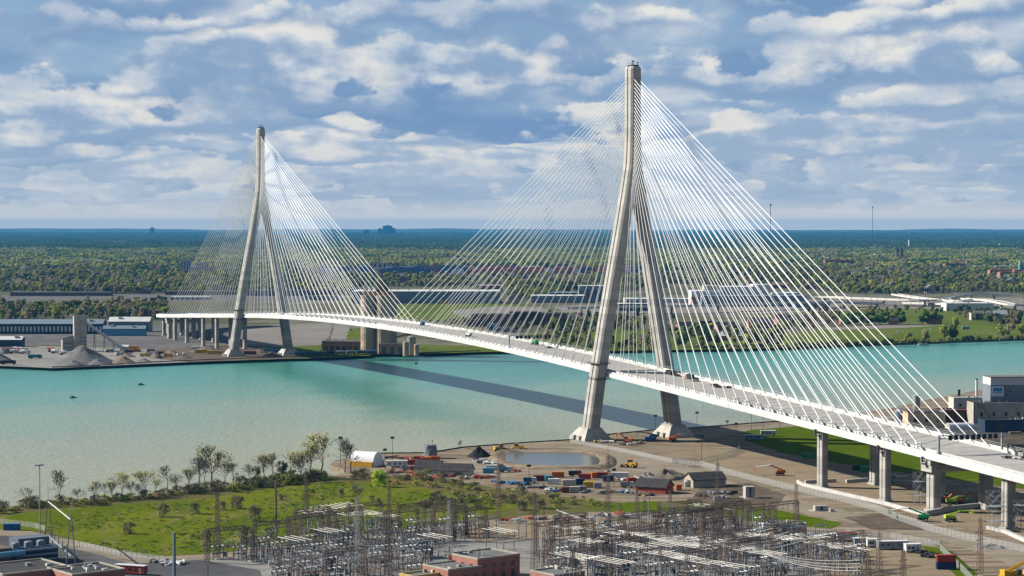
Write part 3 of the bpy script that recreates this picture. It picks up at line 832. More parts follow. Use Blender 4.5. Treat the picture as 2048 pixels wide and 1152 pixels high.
BARK = mat('bark', (0.13, 0.11, 0.09), 0.95, 0.25, 1.0)
BARKP = mat('pale_bark', (0.24, 0.21, 0.175), 0.95, 0.25, 1.0)
def leaf_mat(name, stops, nscale=0.5, value=1.0):
    m = bpy.data.materials.new(name); m.use_nodes = True
    t = NT(m.node_tree); b = t.n['Principled BSDF']; b.inputs['Roughness'].default_value = 0.8; b.inputs['Specular IOR Level'].default_value = 0.02
    oi = t.node('ShaderNodeObjectInfo')
    tcn = t.node('ShaderNodeTexCoord')
    n = t.noise(tcn.outputs['Object'], nscale, 3, 0.6)
    rp = t.node('ShaderNodeValToRGB'); rp.color_ramp.interpolation = 'LINEAR'
    while len(rp.color_ramp.elements) < len(stops): rp.color_ramp.elements.new(0.5)
    for e, (p, c) in zip(rp.color_ramp.elements, stops): e.position = p; e.color = C(*(min(1, x * 2.1) for x in c))
    t.put(rp.inputs[0], oi.outputs['Random'])
    lo = t.mix(1.0, rp.outputs[0], C(0.62, 0.66, 0.6), 'MULTIPLY')
    cc = t.mix(t.smooth(n, 0.36, 0.64), lo, rp.outputs[0])
    t.put(b.inputs['Base Color'], cc)
    tr = t.node('ShaderNodeBsdfTranslucent'); t.put(tr.inputs['Color'], cc)
    mx = t.node('ShaderNodeMixShader'); mx.inputs[0].default_value = 0.42
    t.l.new(b.outputs[0], mx.inputs[1]); t.l.new(tr.outputs[0], mx.inputs[2])
    t.l.new(mx.outputs[0], t.n['Material Output'].inputs['Surface'])
    return m
SPRING = leaf_mat('spring_leaves', [(0.0, (0.045, 0.065, 0.016)), (0.14, (0.085, 0.105, 0.022)), (0.30, (0.15, 0.155, 0.028)), (0.42, (0.125, 0.10, 0.055)), (0.54, (0.065, 0.085, 0.02)), (0.68, (0.16, 0.125, 0.07)), (0.82, (0.10, 0.12, 0.025)), (1.0, (0.19, 0.19, 0.035))])
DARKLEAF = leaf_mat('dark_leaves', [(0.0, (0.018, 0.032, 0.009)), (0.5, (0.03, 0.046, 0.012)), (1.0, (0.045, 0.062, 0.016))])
BUDY = leaf_mat('yellow_buds', [(0.0, (0.22, 0.21, 0.05)), (0.5, (0.26, 0.23, 0.08)), (1.0, (0.17, 0.19, 0.04))])
BUDO = leaf_mat('olive_buds', [(0.0, (0.13, 0.13, 0.04)), (0.5, (0.16, 0.14, 0.055)), (1.0, (0.11, 0.13, 0.03))])
BRIGHT = leaf_mat('bright_green_leaves', [(0.0, (0.13, 0.20, 0.012)), (1.0, (0.17, 0.23, 0.015))])
TWIG = leaf_mat('grey_twigs', [(0.0, (0.085, 0.072, 0.045)), (0.5, (0.10, 0.095, 0.045)), (1.0, (0.075, 0.085, 0.035))])
RUST = leaf_mat('rusty_scrub', [(0.0, (0.19, 0.115, 0.05)), (0.5, (0.15, 0.125, 0.05)), (1.0, (0.11, 0.12, 0.035))])

def quad(b, c, n, sz, rg, asp=1.0):
    n = Vector(n).normalized()
    a = n.cross(Vector((rg.uniform(-1, 1), rg.uniform(-1, 1), rg.uniform(-1, 1)))).normalized(); d = n.cross(a)
    a *= sz * .5; d *= sz * .5 * asp
    b.add([c - a * rg.uniform(.5, 1) - d, c + a - d * rg.uniform(.4, 1), c + a * rg.uniform(.5, 1) + d, c - a + d * rg.uniform(.4, 1)], [(0, 1, 2, 3)])
def leafy(seed, h, rx, ry, nl=360, lobes=11, sz=1.35, z0=0.25, flat=0.0):
    """crown of leaf sprays gathered in uneven lobes"""
    rg = random.Random(seed); b = MB()
    cz = h * (1 + z0) / 2; rz = h * (1 - z0) / 2
    L = []
    for k in range(lobes):
        a = rg.uniform(0, 6.283); q = math.sqrt(rg.random()) * .68; zz = rg.uniform(-.8, .74)
        w = math.sqrt(max(.05, 1 - zz * zz))
        L.append((Vector((math.cos(a) * q * rx * w, math.sin(a) * q * ry * w, cz + zz * rz)), rg.uniform(.30, .52)))
    for i in range(nl):
        c, lr = L[rg.randrange(lobes)]
        d = Vector((rg.gauss(0, 1), rg.gauss(0, 1), rg.gauss(0, 1) * (1 - flat) + .25)).normalized()
        r_ = lr * (rg.random() ** .35) * min(rx, rz)
        p = c + d * r_
        nn = d + Vector((rg.uniform(-.6, .6), rg.uniform(-.6, .6), rg.uniform(-.3, .6)))
        quad(b, p, nn, sz * rg.uniform(.6, 1.25), rg)
    return b
def skeleton(seed, h, levels=5, spread=.55, kids_=(2, 4), trunk=.2, r0=.22, lean=0.0):
    rg = random.Random(seed); segs = []; tips = []
    def grow(p, d, L, r, lev):
        n = 2 if lev < 3 else 1
        for k in range(n):
            d2 = (d + Vector((rg.uniform(-.13, .13), rg.uniform(-.13, .13), rg.uniform(-.02, .12)))).normalized()
            q = p + d2 * (L / n); segs.append((p, q, r, r * .82)); p, d, r = q, d2, r * .82
            if lev >= 2: tips.append((q, d2))
            if 1 <= lev < levels - 1 and rg.random() < .8:
                a = rg.uniform(0, 6.283); e = d.cross(Vector((math.cos(a), math.sin(a), .2))).normalized()
                grow(q, (d * .6 + e * .8 + Vector((0, 0, .1))).normalized(), L * rg.uniform(.5, .75), r * .55, lev + 2)
        if lev >= levels: tips.append((p, d)); return
        m = rg.randint(*kids_)
        for k in range(m):
            a = rg.uniform(0, 6.283); sp = spread * rg.uniform(.6, 1.35)
            e = d.cross(Vector((math.cos(a), math.sin(a), .3))).normalized()
            d2 = (d * math.cos(sp) + e * math.sin(sp)); d2.z += .16; d2.normalize()
            grow(p, d2, L * rg.uniform(.62, .86), r * rg.uniform(.55, .72), lev + 1)
        if lev < 3: grow(p, (d + Vector((rg.uniform(-.2, .2), rg.uniform(-.2, .2), .2))).normalized(), L * .8, r * .7, lev + 1)
    grow(Vector((0, 0, -.3)), Vector((lean, 0, 1)).normalized(), h * trunk, r0, 0)
    zm = max(p.z for p, d in tips)
    k = h / zm
    segs = [(a * k, c * k, r, q) for a, c, r, q in segs]; tips = [(p * k, d) for p, d in tips]
    return segs, tips
def bare_mesh(seed, h, levels=5, minr=.055, **kw):
    segs, tips = skeleton(seed, h, levels, **kw)
    b = MB()
    for a, c, r, q in segs: b.tube(a, c, max(r, minr), 3 if r < .15 else 5, max(q, minr), caps=False)
    return b, tips
def buds(tips, seed, n, sz, spread):
    rg = random.Random(seed); b = MB()
    for i in range(n):
        p, d = tips[rg.randrange(len(tips))]
        quad(b, p + Vector((rg.gauss(0, spread), rg.gauss(0, spread), rg.gauss(0, spread * .7))), (rg.uniform(-1, 1), rg.uniform(-1, 1), rg.uniform(-.2, 1)), sz * rg.uniform(.6, 1.3), rg)
    return b

# ---- prototypes of the bank trees: unit height of ten metres
BK = {}
for i in range(4):
    b, tips = bare_mesh(100 + i, 10, 5, r0=.2, trunk=.2 + .04 * (i % 2), kids_=(1, 3), spread=.5 + .05 * i, minr=.045)
    BK['bare%d' % i] = (b.mesh('trunk', BARK if i % 2 else BARKP), buds(tips, i, 110, .2, .4).mesh('crown', TWIG))
for i in range(4):
    b, tips = bare_mesh(200 + i, 10, 4, r0=.2, trunk=.2, kids_=(2, 3), spread=.52, minr=.045)
    BK['bud%d' % i] = (b.mesh('trunk', BARK), buds(tips, i, 420, .26, .62).mesh('crown', BUDY if i < 2 else BUDO))
for i in range(3):
    b, tips = bare_mesh(300 + i, 10, 3, r0=.22, trunk=.25, kids_=(3, 4), spread=.6)
    BK['leaf%d' % i] = (b.mesh('trunk', BARK), leafy(40 + i, 10, 3.4, 3.4, 620, 13, .62, .12).mesh('crown', SPRING))
for i in range(4):
    b, tips = bare_mesh(400 + i, 7, 3, r0=.14, trunk=.16, kids_=(4, 5), spread=.85, minr=.05)
    BK['bush%d' % i] = (b.mesh('trunk', BARK), leafy(60 + i, 7.6, 4.3, 4.2, 720, 22, .5, -.55, .25).mesh('crown', TWIG if i < 3 else SPRING))
b, tips = bare_mesh(500, 8, 3, r0=.2, trunk=.16, kids_=(4, 5), spread=.7)
BK['bright'] = (b.mesh('trunk', BARK), leafy(70, 9.5, 5, 5, 1500, 26, .6, -.4, .1).mesh('crown', BRIGHT))
for i in range(2):
    b, tips = bare_mesh(510 + i, 5, 3, r0=.1, trunk=.1, kids_=(4, 5), spread=1.0, minr=.04)
    BK['scrub%d' % i] = (b.mesh('trunk', BARK), leafy(80 + i, 5, 6.5, 5.0, 480, 18, .62, -.5, .3).mesh('crown', RUST if i else SPRING))

def plant(kind, name, px, py, hpx, label, cat='tree', group=None, z=GZ, wide=1.0):
    p = P(px, py, z); sc = hpx * p.y / F_PX / (10.0 if kind[:2] != 'bu' or kind[:3] == 'bud' else 7.5)
    t = thing(name, label, cat, p, rng.uniform(0, 6.28), group)
    if kind[:3] in ('bar', 'bud'): wide *= 1.35
    t.scale = (sc * wide, sc * wide, sc)
    tr, cr = BK[kind]
    reuse('trunk', tr, t); reuse('crown', cr, t)
    return t

BANK = [  # kind, x, y, height in the photograph, label
 ('bare1', 52, 1016, 46, 'thin pinkish bare sapling nearest the left edge of the near bank'),
 ('bare2', 72, 1014, 28, 'short spindly sapling beside the tall light mast'),
 ('bare0', 117, 1008, 76, 'large bare spreading tree standing alone right of the tall light mast'),
 ('bare3', 155, 1005, 32, 'low twiggy bare tree right of the large lone bare tree'),
 ('bud2', 190, 1001, 42, 'broad olive budding tree, first leafy one of the bank row'),
 ('bare1', 208, 1000, 38, 'slim bare tree between two olive budding trees'),
 ('bud3', 226, 1000, 40, 'bushy olive budding tree beside the tall yellow-green one'),
 ('bud0', 241, 998, 58, 'tall yellow-green budding tree in the bank row'),
 ('bare3', 262, 996, 38, 'dark bare tree just right of the tall yellow-green tree'),
 ('bare2', 276, 994, 30, 'small bare tree before the slim yellow-budded tree'),
 ('bud1', 293, 990, 54, 'slim yellow-budded tree with a high crown over scrub'),
 ('bud0', 313, 988, 34, 'short bright yellow leaning tree in the scrub'),
 ('bare1', 335, 986, 62, 'tall pale bare tree with narrow upright twigs'),
 ('bare2', 353, 984, 42, 'medium pinkish bare tree beside the tall pale one'),
 ('bud3', 381, 980, 46, 'narrow olive budding tree before the big twin-crowned pair'),
 ('bare3', 397, 974, 70, 'tall dark bare tree leaning beside the biggest budding tree'),
 ('bare0', 408, 972, 62, 'dark bare tree tucked behind the biggest budding tree'),
 ('bud2', 422, 970, 88, 'biggest budding tree of the bank with a wide rounded crown'),
 ('bud1', 448, 970, 50, 'thin yellowish tree just right of the biggest budding tree'),
 ('bare1', 466, 968, 46, 'bare tree between the biggest tree and the olive thicket'),
 ('bare2', 500, 964, 42, 'bare tree at the start of the olive thicket'),
 ('leaf0', 512, 968, 40, 'low olive leafy tree forming the thicket edge'),
 ('bud3', 528, 964, 58, 'tall olive tree in the middle of the thicket'),
 ('bare0', 546, 962, 62, 'tall fine bare tree rising from the olive thicket'),
 ('leaf1', 566, 962, 46, 'upright green leafy tree near the inlet'),
 ('bud0', 583, 956, 60, 'yellow-green tree beside the dark bare tree near the inlet'),
 ('leaf2', 584, 968, 34, 'short bright leafy tree under the yellow-green tree'),
 ('bare3', 602, 964, 62, 'dark bare tree between the green trees near the inlet'),
 ('bud2', 622, 956, 74, 'tall olive budding tree left of the palest tree'),
 ('bud0', 641, 952, 92, 'tallest pale yellow tree beside the small inlet'),
 ('bare0', 689, 944, 76, 'bare forked tree left of the white fabric tent'),
 ('bare1', 701, 946, 66, 'bare tree almost touching the white fabric tent'),
 ('bud2', 920, 897, 18, 'small lone green tree at the quay by the black heap'),
 ('bud3', 1455, 853, 14, 'tiny lone tree at the quay right of the near tower'),
 ('bare2', 716, 1010, 50, 'bare tree in the grass behind the switchyard'),
]
for k, x, y, h, lab in BANK: plant(k, 'bank_tree', x, y, h * .92, lab, 'tree', 'trees along the near bank')
BUSHES = [
 ('bush0', 327, 1034, 30, 'round grey-green bush alone in the upper middle of the field'),
 ('bush1', 258, 1068, 28, 'round grey-green bush alone in the lower left of the field'),
 ('bush2', 390, 1028, 27, 'small dense bush in the field right of the upper lone bush'),
 ('bush0', 446, 1020, 20, 'smallest bush of the field behind the brown lattice mast'),
 ('bush1', 475, 1018, 32, 'tall twiggy bush near the field edge by the thicket'),
 ('bush2', 511, 1043, 36, 'leaning twiggy bush left of the rusty pole'),
 ('bush0', 414, 1092, 32, 'low bush in front of the brown lattice mast'),
 ('bush1', 492, 1085, 38, 'dark bush at the field corner beside the switchyard'),
 ('bush2', 545, 1078, 30, 'dark bush right beside the rusty pole'),
 ('bright', 758, 974, 38, 'bright green round bush below the sheds'),
 ('bush1', 640, 1075, 22, 'low bush behind the white bus tubes'),
 ('bush3', 700, 1020, 26, 'pale bush in the grass behind the bus tubes'),
]
for k, x, y, h, lab in BUSHES: plant(k, 'bush', x, y, h, lab, 'bush')
BMARK = [(30, 1020, 'the left edge'), (117, 1008, 'the large lone bare tree'), (190, 1001, 'the first olive tree'), (241, 998, 'the tall yellow-green tree'), (293, 990, 'the slim yellow-budded tree'), (335, 986, 'the tall pale bare tree'), (422, 970, 'the biggest budding tree'), (475, 966, 'the bare tree before the thicket'), (528, 964, 'the olive thicket'), (583, 956, 'the dark bare tree'), (641, 952, 'the tallest pale tree')]
SMARK = [(700, 946, 'the bare trees by the tent'), (758, 974, 'the bright green bush'), (850, 960, 'the long dark-roofed shed'), (930, 975, 'the brown-red container'), (997, 1000, 'the mast before the pond'), (1060, 985, 'the scrub-edge light mast'), (1130, 995, 'the container cluster'), (1216, 1010, 'the tallest lattice mast'), (860, 1015, 'the pale mast above the control house')]
# the shrub belt along the bank and the scrub behind the yard, plant by plant
def belt(line, n, kinds, hr, jit, label, group, wide=1.3, marks=None):
    for i in range(n):
        t_ = (i + rng.random()) / n * (len(line) - 1); k = min(int(t_), len(line) - 2); f = t_ - k
        x = line[k][0] + (line[k + 1][0] - line[k][0]) * f; y = line[k][1] + (line[k + 1][1] - line[k][1]) * f + rng.uniform(-jit, jit)
        k_ = rng.choice(kinds)
        look = {'scrub0': 'olive', 'scrub1': 'rusty', 'bush3': 'green'}.get(k_, 'grey twiggy')
        lab = look + ' ' + label + (' near ' + nearest(x, y, marks) if marks else '')
        plant(k_, 'shrub', x, y, rng.uniform(*hr), lab, 'shrub', look + ' ' + group + (' near ' + nearest(x, y, marks) if marks else ''), wide=wide)
belt([(-60, 1030), (100, 1012), (260, 998), (420, 984), (540, 972), (650, 955)], 128, ['scrub0', 'scrub1', 'bush0', 'bush3', 'scrub0'], (11, 23), 5, 'shrub in the belt along the water', 'belt shrubs', marks=BMARK)
belt([(480, 975), (560, 968), (640, 962)], 16, ['bush0', 'bush1', 'bush3'], (12, 24), 3, 'head-high shrub of the olive thicket', 'thicket shrubs', marks=BMARK)
belt([(700, 958), (780, 962), (860, 968), (960, 984), (1080, 1000), (1220, 1008)], 58, ['scrub0', 'scrub1', 'bush3', 'scrub1', 'bush0'], (10, 24), 9, 'shrub in the scrub below the yard', 'scrub shrubs', marks=SMARK)
belt([(840, 1010), (900, 1006), (1000, 1012), (1120, 1016)], 18, ['bush0', 'bush1', 'bush2', 'bush3'], (14, 28), 8, 'thicket bush behind the switchyard', 'thicket bushes', marks=SMARK)
belt([(560, 1000), (680, 985), (820, 1010)], 8, ['bush0', 'bush2', 'scrub0'], (12, 20), 10, 'bush scattered in the grass behind the rusty pole', 'field bushes', 1.0)

# ---- far woods
def far_proto(seed, n=300, h=14, rx=6.0, sz=2.0, m=None, lobes=10):
    rg = random.Random(seed)
    b = leafy(seed, h, rx, rx * rg.uniform(.85, 1.1), n, lobes, sz, .16)
    b.cur = 1; b.tube((0, 0, -.5), (0, 0, h * .45), .35, 4, .2)
    return b.mesh('far_tree', [m or SPRING, BARK])
FT = [far_proto(900 + i, 330, 14, 6.0 + .4 * (i % 2), 2.0) for i in range(5)]
FTD = [far_proto(920 + i, 360, 15, 5.6, 1.9, DARKLEAF, 9) for i in range(2)]
BARE = leaf_mat('bare_twig_crowns', [(0.0, (0.10, 0.075, 0.05)), (0.5, (0.135, 0.105, 0.075)), (1.0, (0.115, 0.10, 0.05))])
FTB = [far_proto(940 + i, 260, 13, 6.0, 1.7, BARE, 11) for i in range(2)]
# round clipped-looking park tree
FTR = far_proto(930, 420, 12, 5.8, 1.6, leaf_mat('park_leaves', [(0, (0.035, 0.065, 0.012)), (1, (0.05, 0.085, 0.016))]), 6)
def clump(seed, w, n, h, nq, sz, lm=None):
    rg = random.Random(seed); b = MB()
    for k in range(n):
        cx, cy = rg.uniform(-w, w), rg.uniform(-w, w); hh = h * rg.uniform(.7, 1.15); r_ = rg.uniform(4.5, 7.5)
        for i in range(nq):
            d = Vector((rg.gauss(0, 1), rg.gauss(0, 1), rg.gauss(0, 1) + .4)).normalized()
            p = Vector((cx, cy, hh * .58)) + Vector((d.x * r_, d.y * r_, d.z * hh * .42))
            quad(b, p, d + Vector((rg.uniform(-.4, .4), rg.uniform(-.4, .4), .1)), sz * rg.uniform(.7, 1.3), rg)
    return b.mesh('tree_clump', lm or SPRING)
CL1 = [clump(950 + i, 26, 15, 14, 46, 3.6, DARKLEAF if i == 3 else None) for i in range(4)]
CL2 = [clump(970 + i, 110, 60, 15, 13, 7.5, DARKLEAF) for i in range(3)]  # farthest woods all dark-leaved: cloud shadow put into the leaf colour

def scatter(name, pts, meshes, label):
    """one mass of woodland: points carrying instances of tree meshes"""
    protos = [bpy.data.objects.new('tree_shape', me) for me in meshes]
    me = bpy.data.meshes.new(name); me.from_pydata([p[:3] for p in pts], [], [])
    a = me.attributes.new('tree_scale', 'FLOAT_VECTOR', 'POINT'); a.data.foreach_set('vector', [c for p in pts for c in p[3]])
    a = me.attributes.new('tree_turn', 'FLOAT', 'POINT'); a.data.foreach_set('value', [p[4] for p in pts])
    a = me.attributes.new('tree_kind', 'INT', 'POINT'); a.data.foreach_set('value', [p[5] for p in pts])
    ob = bpy.data.objects.new(name, me); COL.objects.link(ob)
    ng = bpy.data.node_groups.new(name, 'GeometryNodeTree')
    ng.interface.new_socket('Geometry', in_out='INPUT', socket_type='NodeSocketGeometry')
    ng.interface.new_socket('Geometry', in_out='OUTPUT', socket_type='NodeSocketGeometry')
    N = ng.nodes.new; L = ng.links.new
    gi, go = N('NodeGroupInput'), N('NodeGroupOutput')
    jn = N('GeometryNodeJoinGeometry')
    for pr in protos:
        oi = N('GeometryNodeObjectInfo'); oi.inputs['Object'].default_value = pr; oi.inputs['As Instance'].default_value = True
        L(oi.outputs['Geometry'], jn.inputs[0])
    ip = N('GeometryNodeInstanceOnPoints'); ip.inputs['Pick Instance'].default_value = True
    def attr(nm, ty):
        n = N('GeometryNodeInputNamedAttribute'); n.data_type = ty; n.inputs['Name'].default_value = nm; return n.outputs['Attribute']
    mp = N('GeometryNodeMeshToPoints'); L(gi.outputs[0], mp.inputs[0]); L(mp.outputs[0], ip.inputs['Points'])
    L(jn.outputs[0], ip.inputs['Instance'])
    L(attr('tree_kind', 'INT'), ip.inputs['Instance Index'])
    L(attr('tree_scale', 'FLOAT_VECTOR'), ip.inputs['Scale'])
    cx = N('ShaderNodeCombineXYZ'); L(attr('tree_turn', 'FLOAT'), cx.inputs[2])
    er = N('FunctionNodeEulerToRotation'); L(cx.outputs[0], er.inputs[0]); L(er.outputs[0], ip.inputs['Rotation'])
    L(ip.outputs[0], go.inputs[0])
    md = ob.modifiers.new('trees', 'NODES'); md.node_group = ng
    tag(ob, label, None, None, 'stuff')
    return ob

NO_TREES = [  # where the far side is built over or open
 [(-400, 591), (340, 587), (560, 588), (700, 592), (720, 575), (1010, 573), (1020, 606), (1100, 600), (1150, 584), (1230, 586), (1380, 572), (1600, 578), (1720, 590), (1900, 586), (2400, 588), (2400, 900), (-400, 900)],
 [(560, 547), (760, 537), (1000, 536), (1270, 539), (1500, 546), (1260, 557), (900, 559), (620, 554)],
 [(355, 546), (430, 542), (430, 552), (355, 554)],
]
rt = random.Random(31)
pts_a, pts_b, pts_c = [], [], []
def add_tree(lst, x, y, s, nk, z=FZ, tall=1.0):
    k = s * rt.uniform(.75, 1.25)
    lst.append((x, y, z, (k * rt.uniform(.9, 1.15), k * rt.uniform(.9, 1.15), k * rt.uniform(.85, 1.2) * tall), rt.uniform(0, 6.28), rt.randrange(nk)))
HALF = 0.262
def sector(d0, d1, n):
    for _ in range(n):
        d = math.sqrt(rt.uniform(d0 * d0, d1 * d1)); x = d * rt.uniform(-HALF, HALF)
        yield x, d
for x, d in sector(3300, 6200, 30000):
    px, py = project((x, d, FZ))
    if any(inside(px, py, q) for q in NO_TREES): continue
    v = mnoise.noise(Vector((x * .004, d * .0026, 1.7))) + .5 * mnoise.noise(Vector((x * .016, d * .012, 4.1)))
    if v < rt.uniform(-.42, .16): continue
    zn = mnoise.noise(Vector((x * .0035, d * .0022, 12.4))) + rt.uniform(-.28, .28)
    add_tree(pts_a, x, d, .92 * rt.choice((.7, .85, 1, 1, 1.2)), 5)
    if zn > .22: pts_a[-1] = pts_a[-1][:5] + (7 + rt.randrange(2),)
    elif zn < -.25: pts_a[-1] = pts_a[-1][:5] + (5 + rt.randrange(2),)
for x, d in sector(6000, 10600, 11500):
    px, py = project((x, d, FZ))
    if any(inside(px, py, q) for q in NO_TREES): continue
    v = mnoise.noise(Vector((x * .0022, d * .0013, 9.2)))
    if v < rt.uniform(-.55, .02): continue
    add_tree(pts_b, x, d, 1.0, len(CL1))
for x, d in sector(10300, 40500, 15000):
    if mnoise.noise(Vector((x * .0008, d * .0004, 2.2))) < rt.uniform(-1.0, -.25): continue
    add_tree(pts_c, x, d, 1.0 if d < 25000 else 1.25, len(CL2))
# woods by the far river bank
def fill(poly, n, lst, s, nk, tall=1.0):
    xs = [p[0] for p in poly]; ys = [p[1] for p in poly]; c = 0
    while c < n:
        x, y = rt.uniform(min(xs), max(xs)), rt.uniform(min(ys), max(ys))
        if not inside(x, y, poly): continue
        p = P(x, y, FZ); c += 1
        add_tree(lst, p.x, p.y, s, nk, FZ, tall)
NK = len(FT) + len(FTD)
fill([(-120, 618), (330, 612), (335, 640), (-120, 644)], 420, pts_a, .95, NK)
fill([(1090, 632), (1350, 636), (1350, 664), (1090, 668)], 170, pts_a, .6, len(FT))
fill([(1090, 668), (1340, 668), (1340, 700), (1180, 701), (1090, 690)], 90, pts_a, .5, len(FT))
fill([(1560, 640), (1680, 636), (1690, 652), (1560, 664)], 60, pts_a, .65, NK)
fill([(1900, 624), (2160, 630), (2160, 648), (2000, 652), (1930, 640)], 150, pts_a, .6, len(FT))
fill([(1600, 622), (1900, 616), (1900, 626), (1620, 634)], 60, pts_a, .5, NK)
fill([(1030, 640), (1090, 640), (1090, 662), (1010, 664)], 40, pts_a, .5, len(FT))
fill([(800, 646), (930, 640), (930, 652), (800, 660)], 26, pts_a, .4, len(FT))
fill([(690, 603), (1100, 606), (1100, 610), (690, 608)], 40, pts_a, .4, len(FT))
scatter('suburban_woodland', pts_a, FT + FTD + FTB, 'spring trees of the far suburbs in olive, brown and yellow-green')
scatter('distant_woodland', pts_b, CL1, 'hazy belt of treetops beyond the suburbs')
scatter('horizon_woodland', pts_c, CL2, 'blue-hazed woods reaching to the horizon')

def far_tree(me, px, py, hpx, label, group, z=FZ, name='far_tree', wide=1.0):
    p = P(px, py, z); s = hpx * p.y / F_PX / 14.0
    o = reuse(name, me, None, p, rng.uniform(0, 6.28), (s * wide, s * wide, s))
    tag(o, label, 'tree', group); return o
# individually placed trees on the far bank
for i in range(46):
    far_tree(rng.choice(FTD + FT[:1]), rng.uniform(1345, 1560), rng.uniform(672, 696), rng.uniform(20, 33), 'dark leafy tree of the grove on the far bank behind the stay cables', 'far bank grove', name='grove_tree')
for i in range(14):
    x = 1694 + i * 13.6 + rng.uniform(-2, 2)
    if 1816 < x < 1834: continue
    far_tree(FTR, x, 650 - (x - 1700) * .012, rng.uniform(27, 31), 'round dark green tree in the row above the sports field', 'round park trees', name='park_tree', wide=1.2)
for x, y, h, lab in [(1816, 684, 22, 'brown bare tree on the far bank below the goal posts'), (1850, 683, 24, 'olive tree on the far bank left of the twin trees'), (1888, 679, 30, 'left one of the twin spreading trees at the far bank'),
                     (1905, 679, 32, 'right one of the twin spreading trees at the far bank'), (1910, 655, 22, 'lone tree in the lawn beside the brick house'), (2003, 676, 28, 'brown tree at the bank nearest the right edge'), (2018, 675, 30, 'olive tree at the bank nearest the right edge'), (2042, 674, 28, 'tree cut by the right edge at the far bank')]:
    far_tree(FT[int(x) % 5], x, y, h, lab, None, name='riverside_tree')
for i in range(110):
    f = i / 109; x = 1400 + 660 * f; y = 699.5 - 19.5 * f ** 1.15
    far_tree(rng.choice(FT + FTD), x + rng.uniform(-3, 3), y + rng.uniform(-1.5, .3), rng.uniform(6, 13), 'low bush overhanging the water of the far bank', 'far bank bushes', name='waterside_bush', wide=1.5)
for i in range(30):
    far_tree(rng.choice(FT), rng.uniform(1070, 1350), rng.uniform(695, 703), rng.uniform(5, 10), 'low olive bush at the water left of the grove', 'olive waterside bushes', name='waterside_bush', wide=1.4)

TUFT = leaf_mat('tussock_grass', [(0.0, (0.046, 0.062, 0.007)), (1.0, (0.046, 0.062, 0.007))])
# weeds and tussocks that roughen the meadow
rg_ = random.Random(77); wb = MB()
FIELD = [(0, 1036), (120, 1021), (260, 1011), (420, 999), (540, 980), (640, 968), (770, 969), (900, 988), (1060, 1006), (880, 1043), (760, 1060), (600, 1085), (420, 1103), (275, 1110), (190, 1090), (90, 1058)]
c_ = 0
while c_ < 5200:
    x, y = rg_.uniform(-20, 1080), rg_.uniform(965, 1112)
    if not inside(x, y, FIELD): continue
    p = P(x, y, GZ + .06)
    if mnoise.noise(Vector((p.x * .045, p.y * .02, 3.3))) < rg_.uniform(-.5, .45): c_ += 1; continue
    c_ += 1; wb.cur = rg_.choices((0, 1, 2), (5, 3, 2))[0]
    w = rg_.uniform(.5, 1.6); h = rg_.uniform(.15, .55)
    a = rg_.uniform(0, 3.14); ca, sa = math.cos(a) * w, math.sin(a) * w
    wb.add([(p.x - ca, p.y - sa, p.z - .05), (p.x + ca, p.y + sa, p.z - .05), (p.x + ca * .6, p.y + sa * .6, p.z + h), (p.x - ca * .7, p.y - sa * .7, p.z + h * .8)], [(0, 1, 2, 3)])
tag(wb.build('meadow_weeds', [TUFT, DARKLEAF, TWIG]), 'tussocks and weeds spread over the near meadow', None, None, 'stuff')
# ================================================================== makers for buildings, machines and yard things
def paint(name, c, rough=.55, var=.12): return mat('paint_' + name, c, rough, var, .5)
RED = paint('red', (0.36, 0.055, 0.03)); ORANGE = paint('orange', (0.62, 0.15, 0.025)); BLUE = paint('blue', (0.03, 0.13, 0.34)); TEAL = paint('teal', (0.05, 0.26, 0.30))
GREEN = paint('green', (0.03, 0.32, 0.11)); LIME = paint('lime', (0.42, 0.62, 0.03)); YELLOW = paint('yellow', (0.66, 0.36, 0.02)); WHITEP = paint('white', (0.74, 0.74, 0.72))
CREAM = paint('cream', (0.56, 0.52, 0.43)); GREY = paint('grey', (0.30, 0.31, 0.32)); NAVY = paint('navy', (0.025, 0.045, 0.12)); BROWNR = paint('brown_red', (0.20, 0.06, 0.035)); LBLUE = paint('light_blue', (0.13, 0.33, 0.48))
TYRE = mat('tyre_rubber', (0.02, 0.02, 0.022), .9); GLASS = mat('dark_window', (0.03, 0.04, 0.05), .15, .2, .5, spec=.6)
ROOFD = mat('dark_roofing', (0.052, 0.05, 0.05), .9, .25, .3); ROOFG = mat('grey_roofing', (0.17, 0.165, 0.16), .9, .2, .2); ROOFW = mat('white_roofing', (0.66, 0.66, 0.64), .8, .1, .1)
def brickwall(name, c, mortar, s=1.0):
    if name in MATS: return MATS[name]
    m = bpy.data.materials.new(name); m.use_nodes = True; t = NT(m.node_tree); b = t.n['Principled BSDF']; b.inputs['Roughness'].default_value = .9
    tcn = t.node('ShaderNodeTexCoord'); co = tcn.outputs['Object']
    x, y, z = t.sep(co)
    br = t.node('ShaderNodeTexBrick'); t.put(br.inputs['Vector'], t.comb(t.m('ADD', x, y), z, 0)); br.inputs['Scale'].default_value = 1.6 * s
    br.inputs['Color1'].default_value = C(*c); br.inputs['Color2'].default_value = C(*(q * .75 for q in c)); br.inputs['Mortar'].default_value = C(*mortar)
    n = t.noise(co, .3, 4, .6)
    cc = t.mix(t.smooth(n, .35, .7, 0, .5), br.outputs[0], C(*(q * .6 for q in c)))
    t.put(b.inputs['Base Color'], cc); MATS[name] = m; return m
BRICK = brickwall('red_brick', (0.24, 0.075, 0.045), (0.26, 0.18, 0.14)); BRICKD = brickwall('dark_brick', (0.115, 0.062, 0.045), (0.14, 0.10, 0.08)); BRICKT = brickwall('tan_brick', (0.52, 0.36, 0.20), (0.46, 0.36, 0.24))
